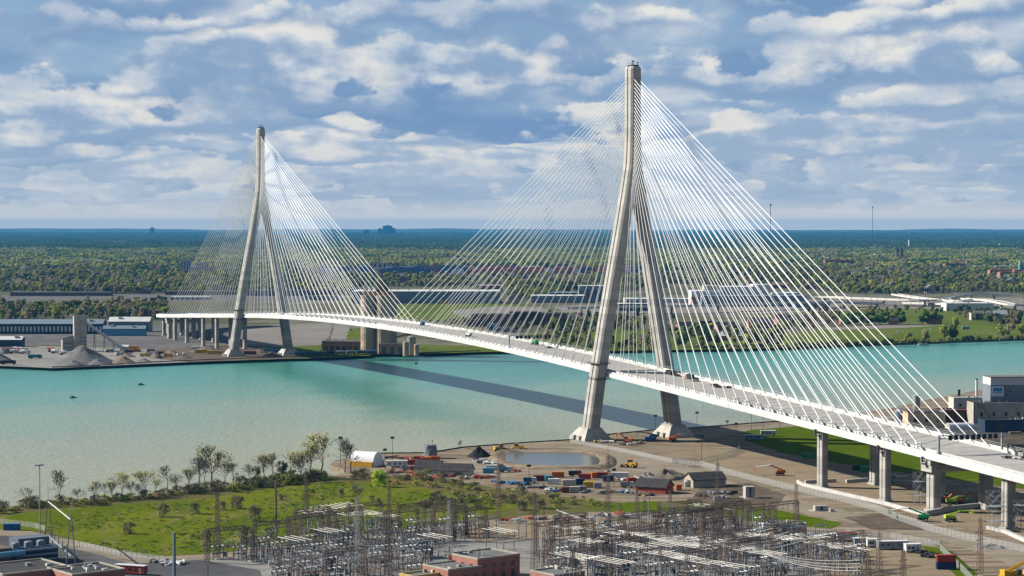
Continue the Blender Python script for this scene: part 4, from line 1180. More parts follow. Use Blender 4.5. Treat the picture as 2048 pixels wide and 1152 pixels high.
STONE = mat('pale_masonry', (0.44, 0.40, 0.33), .9, .18, .15); TANC = mat('silo_concrete', (0.50, 0.385, 0.27), .9, .14, .08); CLAD = mat('blue_grey_cladding', (0.20, 0.26, 0.31), .6, .08, .05); CLADW = mat('white_cladding', (0.62, 0.63, 0.62), .6, .08, .04); CLADB = mat('dark_blue_cladding', (0.035, 0.06, 0.10), .6, .2, .1)
E2 = math.atan2(.62, .78)                                        # the way the switchyard and its streets run

def container(px, py, label, m, L=6.1, rz=.2, z=None, group=None, W=2.44, Hh=2.6, pos=None):
    p = pos or P(px, py, GZ + .1)
    if z: p = Vector((p.x, p.y, z))
    t = thing('shipping_container', label, 'container', p, rz, group)
    b = MB(); n = int(L / .45)
    for sg in (-1, 1):                                           # corrugated long sides
        for k in range(n):
            x0 = -L / 2 + L * k / n; x1 = x0 + L / n; d = .06 if k % 2 else 0
            y = sg * (W / 2 - d)
            v = [(x0, y, .12), (x1, y, .12), (x1, y, Hh - .05), (x0, y, Hh - .05)]
            b.add(v, [(0, 1, 2, 3) if sg < 0 else (3, 2, 1, 0)])
    b.box(-L / 2, L / 2, -W / 2 + .03, W / 2 - .03, Hh - .08, Hh); b.box(-L / 2, L / 2, -W / 2 + .03, W / 2 - .03, .02, .14)
    b.box(L / 2 - .08, L / 2, -W / 2, W / 2, .05, Hh - .04)
    for sx in (-1, 1):
        for sy in (-1, 1): b.cbox(sx * (L / 2 - .09), sy * (W / 2 - .09), 0, .2, .2, Hh + .02)
    b.build('body', m, t)
    for sg in (-1, 1):
        b = MB(); b.box(-L / 2 - .04, -L / 2 + .03, sg * .02 if sg > 0 else -W / 2 + .12, W / 2 - .12 if sg > 0 else -.02, .14, Hh - .1)
        for q in (.3, .8): b.box(-L / 2 - .09, -L / 2 - .04, sg * q - .03, sg * q + .03, .2, Hh - .2)
        b.build('door', m, t)
    return t
def windows(b, x0, x1, y, z0, w, h, n, face='-y', inset=.06):
    for k in range(n):
        c = x0 + (x1 - x0) * (k + .5) / n
        if face == '-y': b.box(c - w / 2, c + w / 2, y - inset, y + .05, z0, z0 + h)
        elif face == '-x': b.box(y - inset, y + .05, c - w / 2, c + w / 2, z0, z0 + h)
        elif face == '+x': b.box(y - .05, y + inset, c - w / 2, c + w / 2, z0, z0 + h)
def each_window(parent, x0, x1, y, z0, w, h, n, face='-y', m=None, trim=None):
    for k in range(n):
        b = MB(); c0 = x0 + (x1 - x0) * k / n; c1 = x0 + (x1 - x0) * (k + 1) / n
        windows(b, c0, c1, y, z0, w, h, 1, face); o = b.build('window', m or GLASS, parent)
        if trim:
            b = MB(); c = (c0 + c1) / 2
            if face == '-y': b.box(c - w / 2 - .1, c + w / 2 + .1, y - .14, y + .02, z0 - .2, z0)
            else: b.box(y - .14, y + .02, c - w / 2 - .1, c + w / 2 + .1, z0 - .2, z0)
            b.build('sill', trim, o)
def trailer(px, py, label, L=12, W=3, Hh=2.9, m=None, rz=.2, roof=None, z=None):
    t = thing('site_trailer', label, 'site trailer', P(px, py, GZ + .1), rz)
    b = MB(); b.box(-L / 2, L / 2, -W / 2, W / 2, .5, Hh); b.build('body', m or WHITEP, t)
    b = MB(); b.box(-L / 2 - .15, L / 2 + .15, -W / 2 - .15, W / 2 + .15, Hh, Hh + .18); b.build('roof', roof or ROOFW, t)
    each_window(t, -L / 2 + .5, L / 2 - 2.4, -W / 2, 1.4, 1.1, .9, max(2, int(L / 3)))
    b = MB(); b.box(L / 2 - 1.9, L / 2 - 1.0, -W / 2 - .05, -W / 2 + .04, .55, 2.5); b.build('door', GREY, t)
    b = MB()
    for x in (-L / 2 + 1, 0, L / 2 - 1): b.cbox(x, 0, 0, .5, W - .4, .52)
    b.build('support', DARK, t)
    return t
def shed(px, py, label, L, W, he, hr, wm, rm, rz=.2, door=None, open_end=False, vents=0, z=GZ + .1, cat='shed', pos=None, nwin=0, name='shed'):
    t = thing(name, label, cat, pos or P(px, py, z), rz)
    b = MB(); b.gwall(-L / 2, L / 2, -W / 2, W / 2, 0, he, hr - .02); b.build('wall', wm, t)
    b = MB(); b.gable(-L / 2, L / 2, -W / 2, W / 2, he, hr, .5, .25); r_ = b.build('roof', rm, t)
    for k in range(vents):
        b = MB(); x = -L / 2 + L * (k + .5) / vents; b.box(x - .5, x + .5, -W * .2, -W * .04, hr - .9, hr + .5); b.build('roof_vent', ROOFW, r_)
    b = MB(); dw = W * .45; dh = he * .85
    b.box(-L / 2 - .06, -L / 2 + .03, -dw / 2, dw / 2, 0, dh); b.build('door', door or GREY, t)
    if nwin: each_window(t, -L / 2 + 1, L / 2 - 1, -W / 2, he * .4, L / nwin * .4, he * .3, nwin)
    return t
def block(name, label, cat, pos, rz, L, W, Hh, wm, rm, win=None, base=0.0, parapet=.6, group=None, wend=None):
    """flat roofed building: wall, roof with parapet, windows on the two faces seen"""
    t = thing(name, label, cat, pos, rz, group)
    b = MB(); b.box(-L / 2, L / 2, -W / 2, W / 2, base, Hh); b.build('wall', wm, t)
    b = MB()
    b.box(-L / 2 + .3, L / 2 - .3, -W / 2 + .3, W / 2 - .3, Hh, Hh + .08)
    r_ = b.build('roof', rm, t)
    b = MB()
    for (x0, x1, y0, y1) in ((-L / 2, L / 2, -W / 2, -W / 2 + .35), (-L / 2, L / 2, W / 2 - .35, W / 2), (-L / 2, -L / 2 + .35, -W / 2 + .36, W / 2 - .36), (L / 2 - .35, L / 2, -W / 2 + .36, W / 2 - .36)):
        b.box(x0 - .08, x1 + .08, y0 - .08, y1 + .08, Hh, Hh + parapet)
    b.build('parapet', STONE if wm in (BRICK, BRICKD, BRICKT) else wm, r_)
    rg = random.Random(int(L * 31 + W * 7)); nu = max(2, int(L * W / 70))
    for k in range(min(nu, 7)):
        b = MB(); x, y = rg.uniform(-L * .4, L * .4), rg.uniform(-W * .36, W * .36)
        if k % 3 == 2: b.tube((x, y, Hh), (x, y, Hh + 1.3), .22, 6)
        else: b.cbox(x, y, Hh + .05, rg.uniform(.8, 2.2), rg.uniform(.7, 1.6), rg.uniform(.5, 1.2))
        b.build('roof_unit', GREY if k % 2 else CREAM, r_)
    for (nf, z0, w, h) in (win or []): each_window(t, -L / 2 + 1, L / 2 - 1, -W / 2, z0, w, h, nf)
    for (nf, z0, w, h) in (wend or []): each_window(t, -W / 2 + 1, W / 2 - 1, -L / 2, z0, w, h, nf, '-x')
    return t
def wheels(t, xs, y, r, w=.4, m=None):
    for x in xs:
        for sg in (-1, 1):
            b = MB(); b.tube((x, sg * y - w / 2, r), (x, sg * y + w / 2, r), r, 12); wv = b.build('wheel', TYRE, t)
            b = MB(); b.tube((x, sg * (y + w / 2 - .02), r), (x, sg * (y + w / 2 + .05), r), r * .5, 8); b.build('rim', m or GREY, wv)
def boom_lift(px, py, label, m, rz=.2, reach=(7, 5, 6), fold=False, pos=None, sc=1.15):
    t = thing('boom_lift', label, 'boom lift', pos or P(px, py, GZ + .1), rz, None, sc)
    b = MB(); b.frustum(0, 0, .6, 1.25, 1.9, .95, 1.8, .9); b.box(-.7, .7, -1.1, 1.1, .5, .8); b.build('chassis', DARK, t)
    wheels(t, (-1.35, 1.35), 1.15, .62, .45, WHITEP)
    b = MB(); b.box(-2.3, 1.5, -1.1, -.25, 1.3, 2.35); b.box(-2.3, 1.5, .25, 1.1, 1.3, 2.35); b.box(-2.4, -1.5, -1.1, 1.1, 1.28, 2.55); b.build('turret', m, t)
    a = Vector((-1.6, 0, 2.3)); dx_, up, dx2 = reach
    c = a + Vector((dx_, 0, up)); e = c + Vector((dx2, 0, -up * .45 if fold else up * .25))
    b = MB(); b.tube(a, c, .34, 4, .28); b.build('lower_boom', m, t)
    b = MB(); b.tube(c, e, .26, 4, .2); b.tube(c - Vector((.4, 0, 0)), c + Vector((.4, 0, 0)), .4, 6); b.build('upper_boom', WHITEP if m is not LIME else m, t)
    b = MB(); q = e
    b.box(q.x, q.x + 1, q.y - 1.2, q.y + 1.2, q.z - 1.2, q.z - 1.05)
    for i in (0, 1):
        for j in (-1.2, 0, 1.2): b.tube((q.x + i, q.y + j, q.z - 1.1), (q.x + i, q.y + j, q.z), .06, 4)
        b.tube((q.x + i, q.y - 1.2, q.z), (q.x + i, q.y + 1.2, q.z), .06, 4)
    b.build('basket', m, t)
    return t
def loader(px, py, label, m=None, rz=.2, pos=None):
    m = m or YELLOW
    t = thing('wheel_loader', label, 'loader', pos or P(px, py, GZ + .1), rz, None, 1.2)
    b = MB(); b.frustum(-1.6, 0, 1.0, 2.4, 1.9, 1.0, 1.6, .85); b.box(.2, 1.9, -.7, .7, .9, 1.7); b.build('body', m, t)
    b = MB(); b.frustum(-.1, 0, 2.0, 3.5, .95, .85, .75, .75); cbv = b.build('cab', GLASS, t); b = MB(); b.box(-1, .8, -.85, .85, 3.5, 3.65); b.build('cab_roof', m, cbv)
    wheels(t, (-2.1, 1.4), 1.15, .85, .6, m)
    b = MB()
    for sg in (-1, 1): b.tube((1.2, sg * .6, 1.9), (3.6, sg * .6, .7), .17, 4)
    b.build('lift_arm', m, t)
    b = MB(); b.sweep([lambda u, w: Vector((u, -1.5, w)), lambda u, w: Vector((u, 1.5, w))], [(3.4, .25), (4.9, .15), (4.9, .3), (3.75, .5), (3.7, 1.35), (3.4, 1.2)]); b.build('bucket', DARK, t)
    return t
def excavator(px, py, label, m, rz=.2, pos=None, sc=1.15):
    t = thing('excavator', label, 'excavator', pos or P(px, py, GZ + .1), rz, None, sc)
    for sg in (-1, 1):
        b = MB(); b.sweep([(lambda s_: lambda u, w: Vector((u, s_, w)))(sg * 1.0), (lambda s_: lambda u, w: Vector((u, s_, w)))(sg * 1.6)], [(-1.7, .1), (1.7, .1), (2.1, .5), (1.7, .95), (-1.7, .95), (-2.1, .5)]); b.build('track', DARK, t)
    b = MB(); b.box(-2.3, 1.5, -1.4, 1.4, 1.05, 2.1); b.frustum(-1.7, 0, 2.1, 2.5, .7, 1.3, .6, 1.2); b.build('body', m, t)
    b = MB(); b.frustum(.7, .8, 2.1, 3.2, .8, .55, .65, .5); b.build('cab', GLASS, t)
    b = MB(); b.tube((1.2, -.3, 1.8), (4.2, -.3, 4.7), .33, 4); b.tube((4.2, -.3, 4.7), (6.2, -.3, 3.8), .3, 4); b.build('boom', m, t)
    b = MB(); b.tube((6.1, -.3, 4.2), (6.9, -.3, 1.4), .24, 4); b.build('stick', m, t)
    b = MB(); b.sweep([lambda u, w: Vector((u, -.9, w)), lambda u, w: Vector((u, .3, w))], [(6.3, .4), (7.2, .3), (7.3, 1.4), (6.8, 1.5), (6.7, .8), (6.3, .7)]); b.build('bucket', DARK, t)
    return t
def truck(px, py, label, cabm, bedm, rz=.2, L=7.5, bed_h=1.6, pos=None, sc=1.0, tank=False, z=GZ + .1, name='truck', cat='truck', group=None):
    t = thing(name, label, cat, pos or P(px, py, z), rz, group, sc)
    b = MB(); b.box(-L / 2, L / 2, -.5, .5, .65, .95); b.build('chassis', DARK, t)
    b = MB(); b.frustum(L / 2 - .95, 0, .7, 1.8, 1.05, 1.15, 1.0, 1.12); b.frustum(L / 2 - 1.05, 0, 1.8, 2.75, .9, 1.1, .7, 1.0); c = b.build('cab', cabm, t)
    b = MB(); b.box(L / 2 - .35, L / 2 - .12, -.95, .95, 1.85, 2.5); b.box(L / 2 - 1.5, L / 2 - .7, -1.16, 1.16, 1.85, 2.45); b.build('window', GLASS, c)
    if tank:
        b = MB()
        prof = [(.5, -L / 2 + .1), (1.2, -L / 2 + .9), (1.35, -.6), (.75, L / 2 - 2.2)]
        for (r0, x0), (r1, x1) in zip(prof, prof[1:]): b.tube((x0, 0, 2.2 + .1 * x0 * -.2), (x1, 0, 2.2), r0, 12, r1)
        b.build('drum', bedm, t, smooth=False)
        b = MB(); b.frustum(-L / 2 + .1, 0, 2.6, 3.5, .3, .4, .6, .8); b.build('hopper', bedm, t)
    else:
        b = MB(); b.box(-L / 2, L / 2 - 2.2, -1.2, 1.2, .95, 1.1); b.box(-L / 2, L / 2 - 2.2, -1.2, -1.08, 1.1, .95 + bed_h); b.box(-L / 2, L / 2 - 2.2, 1.08, 1.2, 1.1, .95 + bed_h); b.box(-L / 2, -L / 2 + .12, -1.07, 1.07, 1.1, .95 + bed_h); b.box(L / 2 - 2.35, L / 2 - 2.2, -1.07, 1.07, 1.1, 1.3 + bed_h)
        b.build('bed', bedm, t)
    wheels(t, (-L / 2 + 1.0, -L / 2 + 2.2, L / 2 - 1.2), 1.0, .5, .35)
    return t
def heap(name, px, py, wpx, hpx, m, label, z=GZ, seed=1, asp=1.0, n=28, pos=None, cat='heap', lumps=.12, w=None, h=None):
    p = pos or P(px, py, z); k = p.y / F_PX
    r_ = w or wpx * k / 2; h = h or hpx * k
    b = MB(); rg = random.Random(seed); rings = 7
    b.v.append((0, 0, h))
    for j in range(1, rings + 1):
        q = j / rings
        for i in range(n):
            a = 2 * math.pi * i / n
            rr = r_ * q * (1 + lumps * mnoise.noise(Vector((math.cos(a) * 1.4 + seed, math.sin(a) * 1.4, q * 1.5))))
            hz = h * (1 - q) ** 1.05 * (1 + lumps * 1.6 * mnoise.noise(Vector((math.cos(a) * 2, math.sin(a) * 2 + seed, q * 3))))
            b.v.append((rr * math.cos(a), rr * math.sin(a) * asp, max(hz, -.2) if j < rings else -.3))
    for i in range(n): b.f.append((0, 1 + i, 1 + (i + 1) % n)); b.mi.append(0)
    for j in range(rings - 1):
        for i in range(n):
            a = 1 + j * n + i; c = 1 + j * n + (i + 1) % n
            b.f.append((a, a + n, c + n, c)); b.mi.append(0)
    o = b.build(name, m, None, p, 0, smooth=True); tag(o, label, cat); return o
def mesh_wire(name, c, dens):
    m = bpy.data.materials.new(name); m.use_nodes = True; t = NT(m.node_tree); b = t.n['Principled BSDF']; b.inputs['Base Color'].default_value = C(*c); b.inputs['Roughness'].default_value = .6
    tcn = t.node('ShaderNodeTexCoord')
    tr = t.node('ShaderNodeBsdfTransparent'); mx = t.node('ShaderNodeMixShader'); t.put(mx.inputs[0], dens)
    t.l.new(tr.outputs[0], mx.inputs[1]); t.l.new(b.outputs[0], mx.inputs[2]); t.l.new(mx.outputs[0], t.n['Material Output'].inputs['Surface']); return m
WIRE = mesh_wire('chain_link', (0.32, 0.32, 0.31), .3)
def fence(px_line, label, Hh=2.6, sp=3.2, z=GZ + .1, m=None, wire=True, name='chain_link_fence'):
    pts = [P(x, y, z) for x, y in px_line]
    t = thing(name, label, 'fence', pts[0])
    o = pts[0]; pb = MB().tube((0, 0, -.2), (0, 0, Hh), .085, 4); pm = pb.mesh('post', m or GALV)
    rail = MB(); pan = MB()
    for a, c in zip(pts, pts[1:]):
        L = (c - a).length; n = max(1, int(round(L / sp)))
        for k in range(n): reuse('post', pm, t, (a.lerp(c, k / n)) - o)
        for h in (Hh - .05, .15): rail.tube(a - o + Vector((0, 0, h)), c - o + Vector((0, 0, h)), .05, 3)
        pan.add([a - o + Vector((0, 0, .05)), c - o + Vector((0, 0, .05)), c - o + Vector((0, 0, Hh)), a - o + Vector((0, 0, Hh))], [(0, 1, 2, 3)])
    reuse('post', pm, t, pts[-1] - o)
    rail.build('rail', m or GALV, t)
    if wire: pan.build('wire_panel', WIRE, t)
    return t
def light_mast(px, py, ytop, label, z=GZ, r=.18, head='bar', m=None):
    p = P(px, py, z); h = (py - ytop) * p.y / F_PX
    t = thing('light_mast', label, 'light mast', p)
    b = MB(); b.tube((0, 0, -.2), (0, 0, h), r, 6, r * .6); b.build('pole', m or GALV, t)
    b = MB()
    if head == 'ring':
        b.lathe([(.3, h - .2), (1.3, h + .1), (1.3, h + .45), (.4, h + .7)], 10)
        for k in range(6): b.cbox(1.5 * math.cos(k), 1.5 * math.sin(k), h - .1, .5, .5, .5)
    else: b.box(-1.1, 1.1, -.25, .25, h - .3, h + .3); b.box(-.9, .9, -.35, .35, h + .35, h + .8)
    b.build('lamp_head', DARK if head == 'bar' else GALV, t); return t
def stack(px, py, ytop, label, r, m, z=GZ, name='chimney_stack', pos=None, h=None):
    p = pos or P(px, py, z); h = h or (py - ytop) * p.y / F_PX
    t = thing(name, label, 'chimney', p)
    b = MB(); b.lathe([(r * 1.25, 0), (r * 1.05, h * .1), (r, h)], 12); b.build('shaft', m, t)
    b = MB(); b.lathe([(r * 1.15, h - .6), (r * 1.15, h + .1)], 12); b.build('rim', DARK, t); return t

# ================================================================== the near works yard
# white fabric tent
def arch(px, py, label, L, W, Hh, m, endm, rz, z=GZ + .1, base=None, name='fabric_tent', cat='tent', door=True):
    t = thing(name, label, cat, P(px, py, z), rz)
    n = 14; sec = [(math.cos(math.pi * k / n) * W / 2, math.sin(math.pi * k / n) ** .8 * Hh) for k in range(n + 1)]
    b = MB(); rows = 9
    for j in range(rows):
        x = -L / 2 + L * j / (rows - 1); s_ = 1.0 if j % 2 == 0 else .985
        for y, z_ in sec: b.v.append((x, y * s_, z_ * s_))
    for j in range(rows - 1):
        for k in range(n): a = j * (n + 1) + k; b.f.append((a, a + 1, a + n + 2, a + n + 1)); b.mi.append(0)
    b.build('cover', m, t, smooth=True)
    for x in (-L / 2, L / 2):
        b = MB(); b.add([(x, y, z_) for y, z_ in sec], [tuple(range(n + 1))]); e = b.build('end_wall', endm, t)
        if door and x < 0: b = MB(); b.box(x - .08, x - .02, -W * .2, W * .2, 0, Hh * .62); b.build('door', WHITEP, e)
    if base:
        for sg in (-1, 1): b = MB(); b.box(-L / 2, L / 2, sg * (W / 2 + .1) - 1.0, sg * (W / 2 + .1) + 1.0, 0, 2.6); b.build('side_wall', base, t)
    return t
TENTW = mat('tent_fabric', (0.80, 0.80, 0.80), .6, .03, .1)
arch(733, 931, 'white arched fabric tent at the tip of the works yard', 13.5, 11.5, 7.4, TENTW, TENTW, -.42, base=YELLOW)
trailer(793, 934, 'long white site trailer right of the fabric tent', 11, 3, 3.3, WHITEP, .1)
shed(858, 946, 'smaller dark-roofed cream shed beside the long one', 13, 9, 3.2, 6.4, CREAM, ROOFD, -.25, GREY)
shed(905, 951, 'long low dark-roofed shed with cream wall', 20, 9, 3.0, 6.0, CREAM, ROOFD, -.25, GREY, nwin=2)
container(873, 951, 'yellow container in front of the long dark-roofed shed', YELLOW, 4.2, -.25)
container(829, 941, 'small white container left of the dark-roofed sheds', WHITEP, 3.2, 0.1)
container(930, 947, 'brown-red container at the right end of the long shed', BROWNR, 5, -.2)
container(977, 946, 'light blue container right of the long shed', LBLUE, 5.5, .05)
container(985, 940, 'white container behind the light blue one', WHITEP, 7, .05)
for i, (x, y, m, lab) in enumerate([(838, 922, RED, 'red container by the fabric tent, topmost of the row'), (852, 924, ORANGE, 'orange container between red ones behind the dark-roofed shed'), (868, 922, ORANGE, 'orange container nearest the wrapped silo'), (826, 929, RED, 'red container in front of the orange ones')]):
    container(x, y, lab, m, 6.1, .1)
# wrapped silo
def wrapped():
    t = thing('wrapped_silo', 'squat silo wrapped in grey sheeting behind the dark-roofed sheds', 'silo', P(861, 916, GZ), .3)
    b = MB(); rg = random.Random(5); n = 18
    for j in range(7):
        for k in range(n):
            a = 2 * math.pi * k / n; r_ = 3.9 * (1 - .03 * j) * (1 + .13 * mnoise.noise(Vector((math.cos(a) * 3, math.sin(a) * 3, j * .4))))
            b.v.append((r_ * math.cos(a), r_ * math.sin(a), j * 1.15 + (.5 * rg.random() if j == 6 else 0)))
    for j in range(6):
        for k in range(n): b.f.append((j * n + k, j * n + (k + 1) % n, (j + 1) * n + (k + 1) % n, (j + 1) * n + k)); b.mi.append(0)
    b.f.append(tuple(6 * n + k for k in range(n))); b.mi.append(0)
    b.build('sheeting', mat('grey_sheeting', (0.20, 0.20, 0.205), .5, .35, .6), t)
    b = MB(); b.tube((1, 0, 6.5), (1, 0, 9.0), .12, 4); b.cbox(1, 0, 8.9, 1.0, .5, .5); b.build('pole', GALV, t)
wrapped()
BLACKH = mat('black_material', (0.022, 0.021, 0.022), .95, .3, .4); SOILH = mat('brown_spoil', (0.15, 0.125, 0.10), .95, .3, .25, bump=.4); ROCKH = mat('grey_rubble', (0.20, 0.19, 0.175), .95, .45, .7, bump=.5)
heap('dark_heap', 957, 913, 54, 20, BLACKH, 'black heap of loose material left of the pond', seed=3, lumps=.25)
heap('spoil_heap', 1335, 956, 88, 16, SOILH, 'brown rough spoil heap behind the red-walled shed', seed=4, lumps=.5)
heap('rubble_heap', 1295, 955, 60, 9, ROCKH, 'low grey rubble heap left of the brown spoil heap', seed=9, lumps=.7)
heap('rubble_heap', 1865, 1085, 40, 6, ROCKH, 'flat heap of broken stone by the fence corner', seed=12, lumps=.8)
heap('rubble_heap', 1985, 1095, 70, 6, ROCKH, 'long pale rubble heap near the right edge', seed=14, lumps=.8)
loader(1002, 903, 'yellow loader left of its twin behind the pond', rz=.4); loader(1033, 902, 'yellow loader right of its twin behind the pond', rz=2.9)
loader(1260, 935, 'yellow bulldozer-like loader right of the pond', rz=2.6)
YARD = [  # x, y, material, length, turn, label
 (1079, 961, BROWNR, 6.1, .15, 'brown-red container, leftmost of the yard cluster'), (1116, 954, ORANGE, 6.1, .05, 'bright orange container at the back of the yard cluster'),
 (1098, 962, TEAL, 4.0, .2, 'small teal container beside the brown-red one'), (1107, 968, WHITEP, 5.5, -.1, 'low white container in front of the teal one'), (1138, 970, CREAM, 6.6, .1, 'cream container in the middle of the yard cluster'),
 (1156, 968, NAVY, 6.1, .12, 'navy container behind the ochre one'), (1180, 974, YELLOW, 6.1, .06, 'ochre container with open end in the yard cluster'), (1195, 976, GREY, 3.6, .1, 'small grey container right of the ochre one'),
 (1150, 984, CREAM, 4.5, .0, 'pale cream container at the front of the cluster'), (1131, 985, BROWNR, 3.5, .1, 'rusty skip at the front of the cluster'), (1166, 983, GREY, 3.0, .1, 'grey box at the front right of the cluster'),
 (1240, 955, WHITEP, 8.5, -.1, 'large white container right of the yard cluster'), (1216, 962, NAVY, 5, .2, 'dark blue container below the large white one'), (1205, 955, RED, 5, -.1, 'red container left of the large white one'),
 (1262, 966, RED, 4, .3, 'small red container beside the red-walled shed'), (1385, 973, WHITEP, 7.5, .05, 'white container in front of the beige gabled shed'), (1357, 980, ORANGE, 2.5, .2, 'small orange box between the two gabled sheds'),
 (1170, 958, RED, 5.5, -.2, 'red flat container at the back centre of the cluster'), (1190, 955, ORANGE, 4.0, .3, 'orange container behind the ochre one')]
for x, y, m, L, a, lab in YARD: container(x, y, lab, m, L, a)
shed(1309, 984, 'red-walled shed with a dark gable roof', 15, 10, 3.0, 6.2, mat('red_plank_wall', (0.40, 0.09, 0.05), .8, .2, .5), ROOFD, -.45, WHITEP, name='workshop')
shed(1410, 972, 'beige gabled shed with black roof and open end', 17, 11, 3.8, 6.6, mat('beige_wall', (0.42, 0.36, 0.28), .8, .1, .3), ROOFD, .32, DARK, name='workshop')
for i, (x, y, m, bm, a, lab) in enumerate([(1010, 944, WHITEP, LBLUE, .2, 'blue flatbed truck below the pond'), (1060, 966, WHITEP, BLUE, 0, 'blue and white truck at the scrub edge'), (1150, 952, RED, DARK, .1, 'red lorry behind the cluster'), (1255, 975, WHITEP, GREY, -.2, 'white pickup beside the red-walled shed'), (815, 942, RED, GREY, .1, 'red truck by the site trailer'), (1300, 883, BLUE, BLUE, .1, 'blue truck below the near tower')]):
    truck(x, y, lab, m, bm, a, 6.5)
# loose materials: low stacks, each its own pile
LOOSE = [mat('loose_white', (0.6, 0.6, 0.58), .8), mat('loose_blue', (0.08, 0.22, 0.42), .7), mat('loose_red', (0.42, 0.09, 0.05), .8), mat('loose_timber', (0.36, 0.25, 0.14), .9), mat('loose_grey', (0.25, 0.25, 0.25), .8), mat('loose_dark', (0.06, 0.055, 0.05), .9)]
LN = ['white', 'blue', 'red', 'timber', 'grey', 'dark']
def pile(px, py, k, label, group, z=GZ + .1, sc=1.0):
    rg = random.Random(int(px * 7 + py)); b = MB()
    for i in range(rg.randint(4, 8)):
        L = rg.uniform(1.2, 4.2) * sc; w = rg.uniform(.4, 1.3) * sc; a = rg.uniform(-.3, .3); cx, cy = rg.uniform(-2, 2) * sc, rg.uniform(-1.6, 1.6) * sc; zz = rg.uniform(0, .5)
        h = rg.uniform(.3, 1.0) * sc; ca, sa = math.cos(a), math.sin(a)
        vs = [(cx + ca * x - sa * y, cy + sa * x + ca * y, zz + z_) for z_ in (0, h) for x, y in ((-L / 2, -w / 2), (L / 2, -w / 2), (L / 2, w / 2), (-L / 2, w / 2))]
        b.add(vs, [(0, 3, 2, 1), (4, 5, 6, 7), (0, 1, 5, 4), (1, 2, 6, 5), (2, 3, 7, 6), (3, 0, 4, 7)])
    o = b.build('material_stack', LOOSE[k], None, P(px, py, z), rg.uniform(0, 3)); tag(o, label, 'stack', group); return o
def strew(line, n, jx, jy, what, group, kinds=None, sc=1.0):
    for i in range(n):
        t_ = (i + rng.random()) / n * (len(line) - 1); q = min(int(t_), len(line) - 2); f = t_ - q
        x = line[q][0] + (line[q + 1][0] - line[q][0]) * f + rng.uniform(-jx, jx); y = line[q][1] + (line[q + 1][1] - line[q][1]) * f + rng.uniform(-jy, jy)
        k = rng.choice(kinds or range(6))
        pile(x, y, k, '%s building materials stacked %s' % (LN[k] if LN[k] != 'timber' else 'brown timber', what), group, sc=sc)
strew([(955, 922), (990, 932), (1040, 944)], 18, 4, 2, 'in the row left of the pond', 'stacks left of the pond', [0, 0, 2, 4, 5])
strew([(990, 962), (1060, 972), (1120, 984)], 18, 6, 2, 'along the scrub edge', 'stacks at the scrub edge', [1, 0, 4, 1, 5])
strew([(1170, 984), (1250, 986), (1300, 990)], 16, 6, 2, 'before the red-walled shed', 'stacks before the red-walled shed')
strew([(1200, 950), (1290, 960)], 14, 10, 6, 'behind the red-walled shed', 'stacks behind the red-walled shed', [2, 0, 5, 3])
strew([(780, 940), (850, 956), (990, 955)], 22, 6, 3, 'around the dark-roofed sheds', 'stacks around the dark-roofed sheds', [2, 2, 0, 4, 3])
strew([(770, 915), (840, 918)], 8, 6, 2, 'behind the site trailer', 'stacks behind the site trailer', [2, 5, 3])
strew([(1400, 990), (1470, 984), (1440, 1000)], 10, 8, 3, 'on the dark soil', 'debris on the dark soil', [5, 4, 5])
strew([(1190, 884), (1290, 890)], 6, 5, 2, 'at the foot of the near tower', 'stacks at the tower foot', [3, 0, 4])
strew([(1200, 1030), (1360, 1034)], 14, 10, 4, 'in the store yard beside the switchyard', 'stacks in the store yard', [5, 2, 0, 4, 5])
strew([(1020, 1040), (1180, 1036)], 10, 8, 3, 'on the tan yard', 'stacks on the tan yard', [0, 2, 4])
strew([(300, 1122), (370, 1128)], 7, 10, 4, 'on the asphalt by the red trailer', 'stacks by the red trailer', [5, 4, 0])
strew([(1840, 1105), (1880, 1120)], 6, 10, 3, 'beside the red and blue containers', 'stacks by the red container', [5, 4, 3])

# cranes, lifts, blocks below the bridge
boom_lift(1560, 951, 'orange boom lift on bare earth with its arm stretched out', ORANGE, math.pi - .1, (6, 2.2, 6), True)
boom_lift(1346, 884, 'orange boom lift below the near tower', ORANGE, .2, (5, 1.5, 4))
boom_lift(1305, 879, 'blue boom lift folded beside the blue truck', BLUE, math.pi, (5, 1.2, 4))
excavator(1256, 886, 'small orange excavator at the tower foot', ORANGE, 2.8)
boom_lift(1845, 1042, 'green boom lift with a long white arm by the fence', GREEN, math.pi - .3, (7, 2.4, 6), True)
boom_lift(1902, 1043, 'lime boom lift in front of the scaffold tower', LIME, .15, (5, 1.4, 4))
boom_lift(1905, 1010, 'lime boom lift beneath the bridge behind the grooved pier', LIME, .1, (4, 1, 3))
excavator(1890, 1004, 'orange excavator beneath the bridge', ORANGE, -.2)
excavator(1918, 1008, 'orange-brown excavator with lowered arm beneath the bridge', paint('rust_orange', (0.42, 0.12, 0.03)), -.1)
boom_lift(1757, 968, 'green boom lift behind the second slim pier', GREEN, .05, (5, 1.2, 4)); boom_lift(1778, 970, 'teal boom lift right of the second slim pier', TEAL, -.3, (5, 1.5, 5))
def conc_block(px, py, L, W, Hh, label, m=None, rz=.2, name='concrete_block'):
    t = thing(name, label, 'concrete block', P(px, py, GZ + .1), rz)
    b = MB(); b.frustum(0, 0, 0, Hh, L / 2, W / 2, L / 2 - .1, W / 2 - .1); b.build('body', m or CONC, t)
    b = MB(); b.box(-L * .08, L * .08, -W / 2 - .05, W / 2 - .1, .3, Hh - .25); b.build('groove', DARK, t)
    b = MB(); b.box(-L * .8, L * .9, -W * .9, W * .9, -.05, .06); b.build('pad', CONC, t); return t
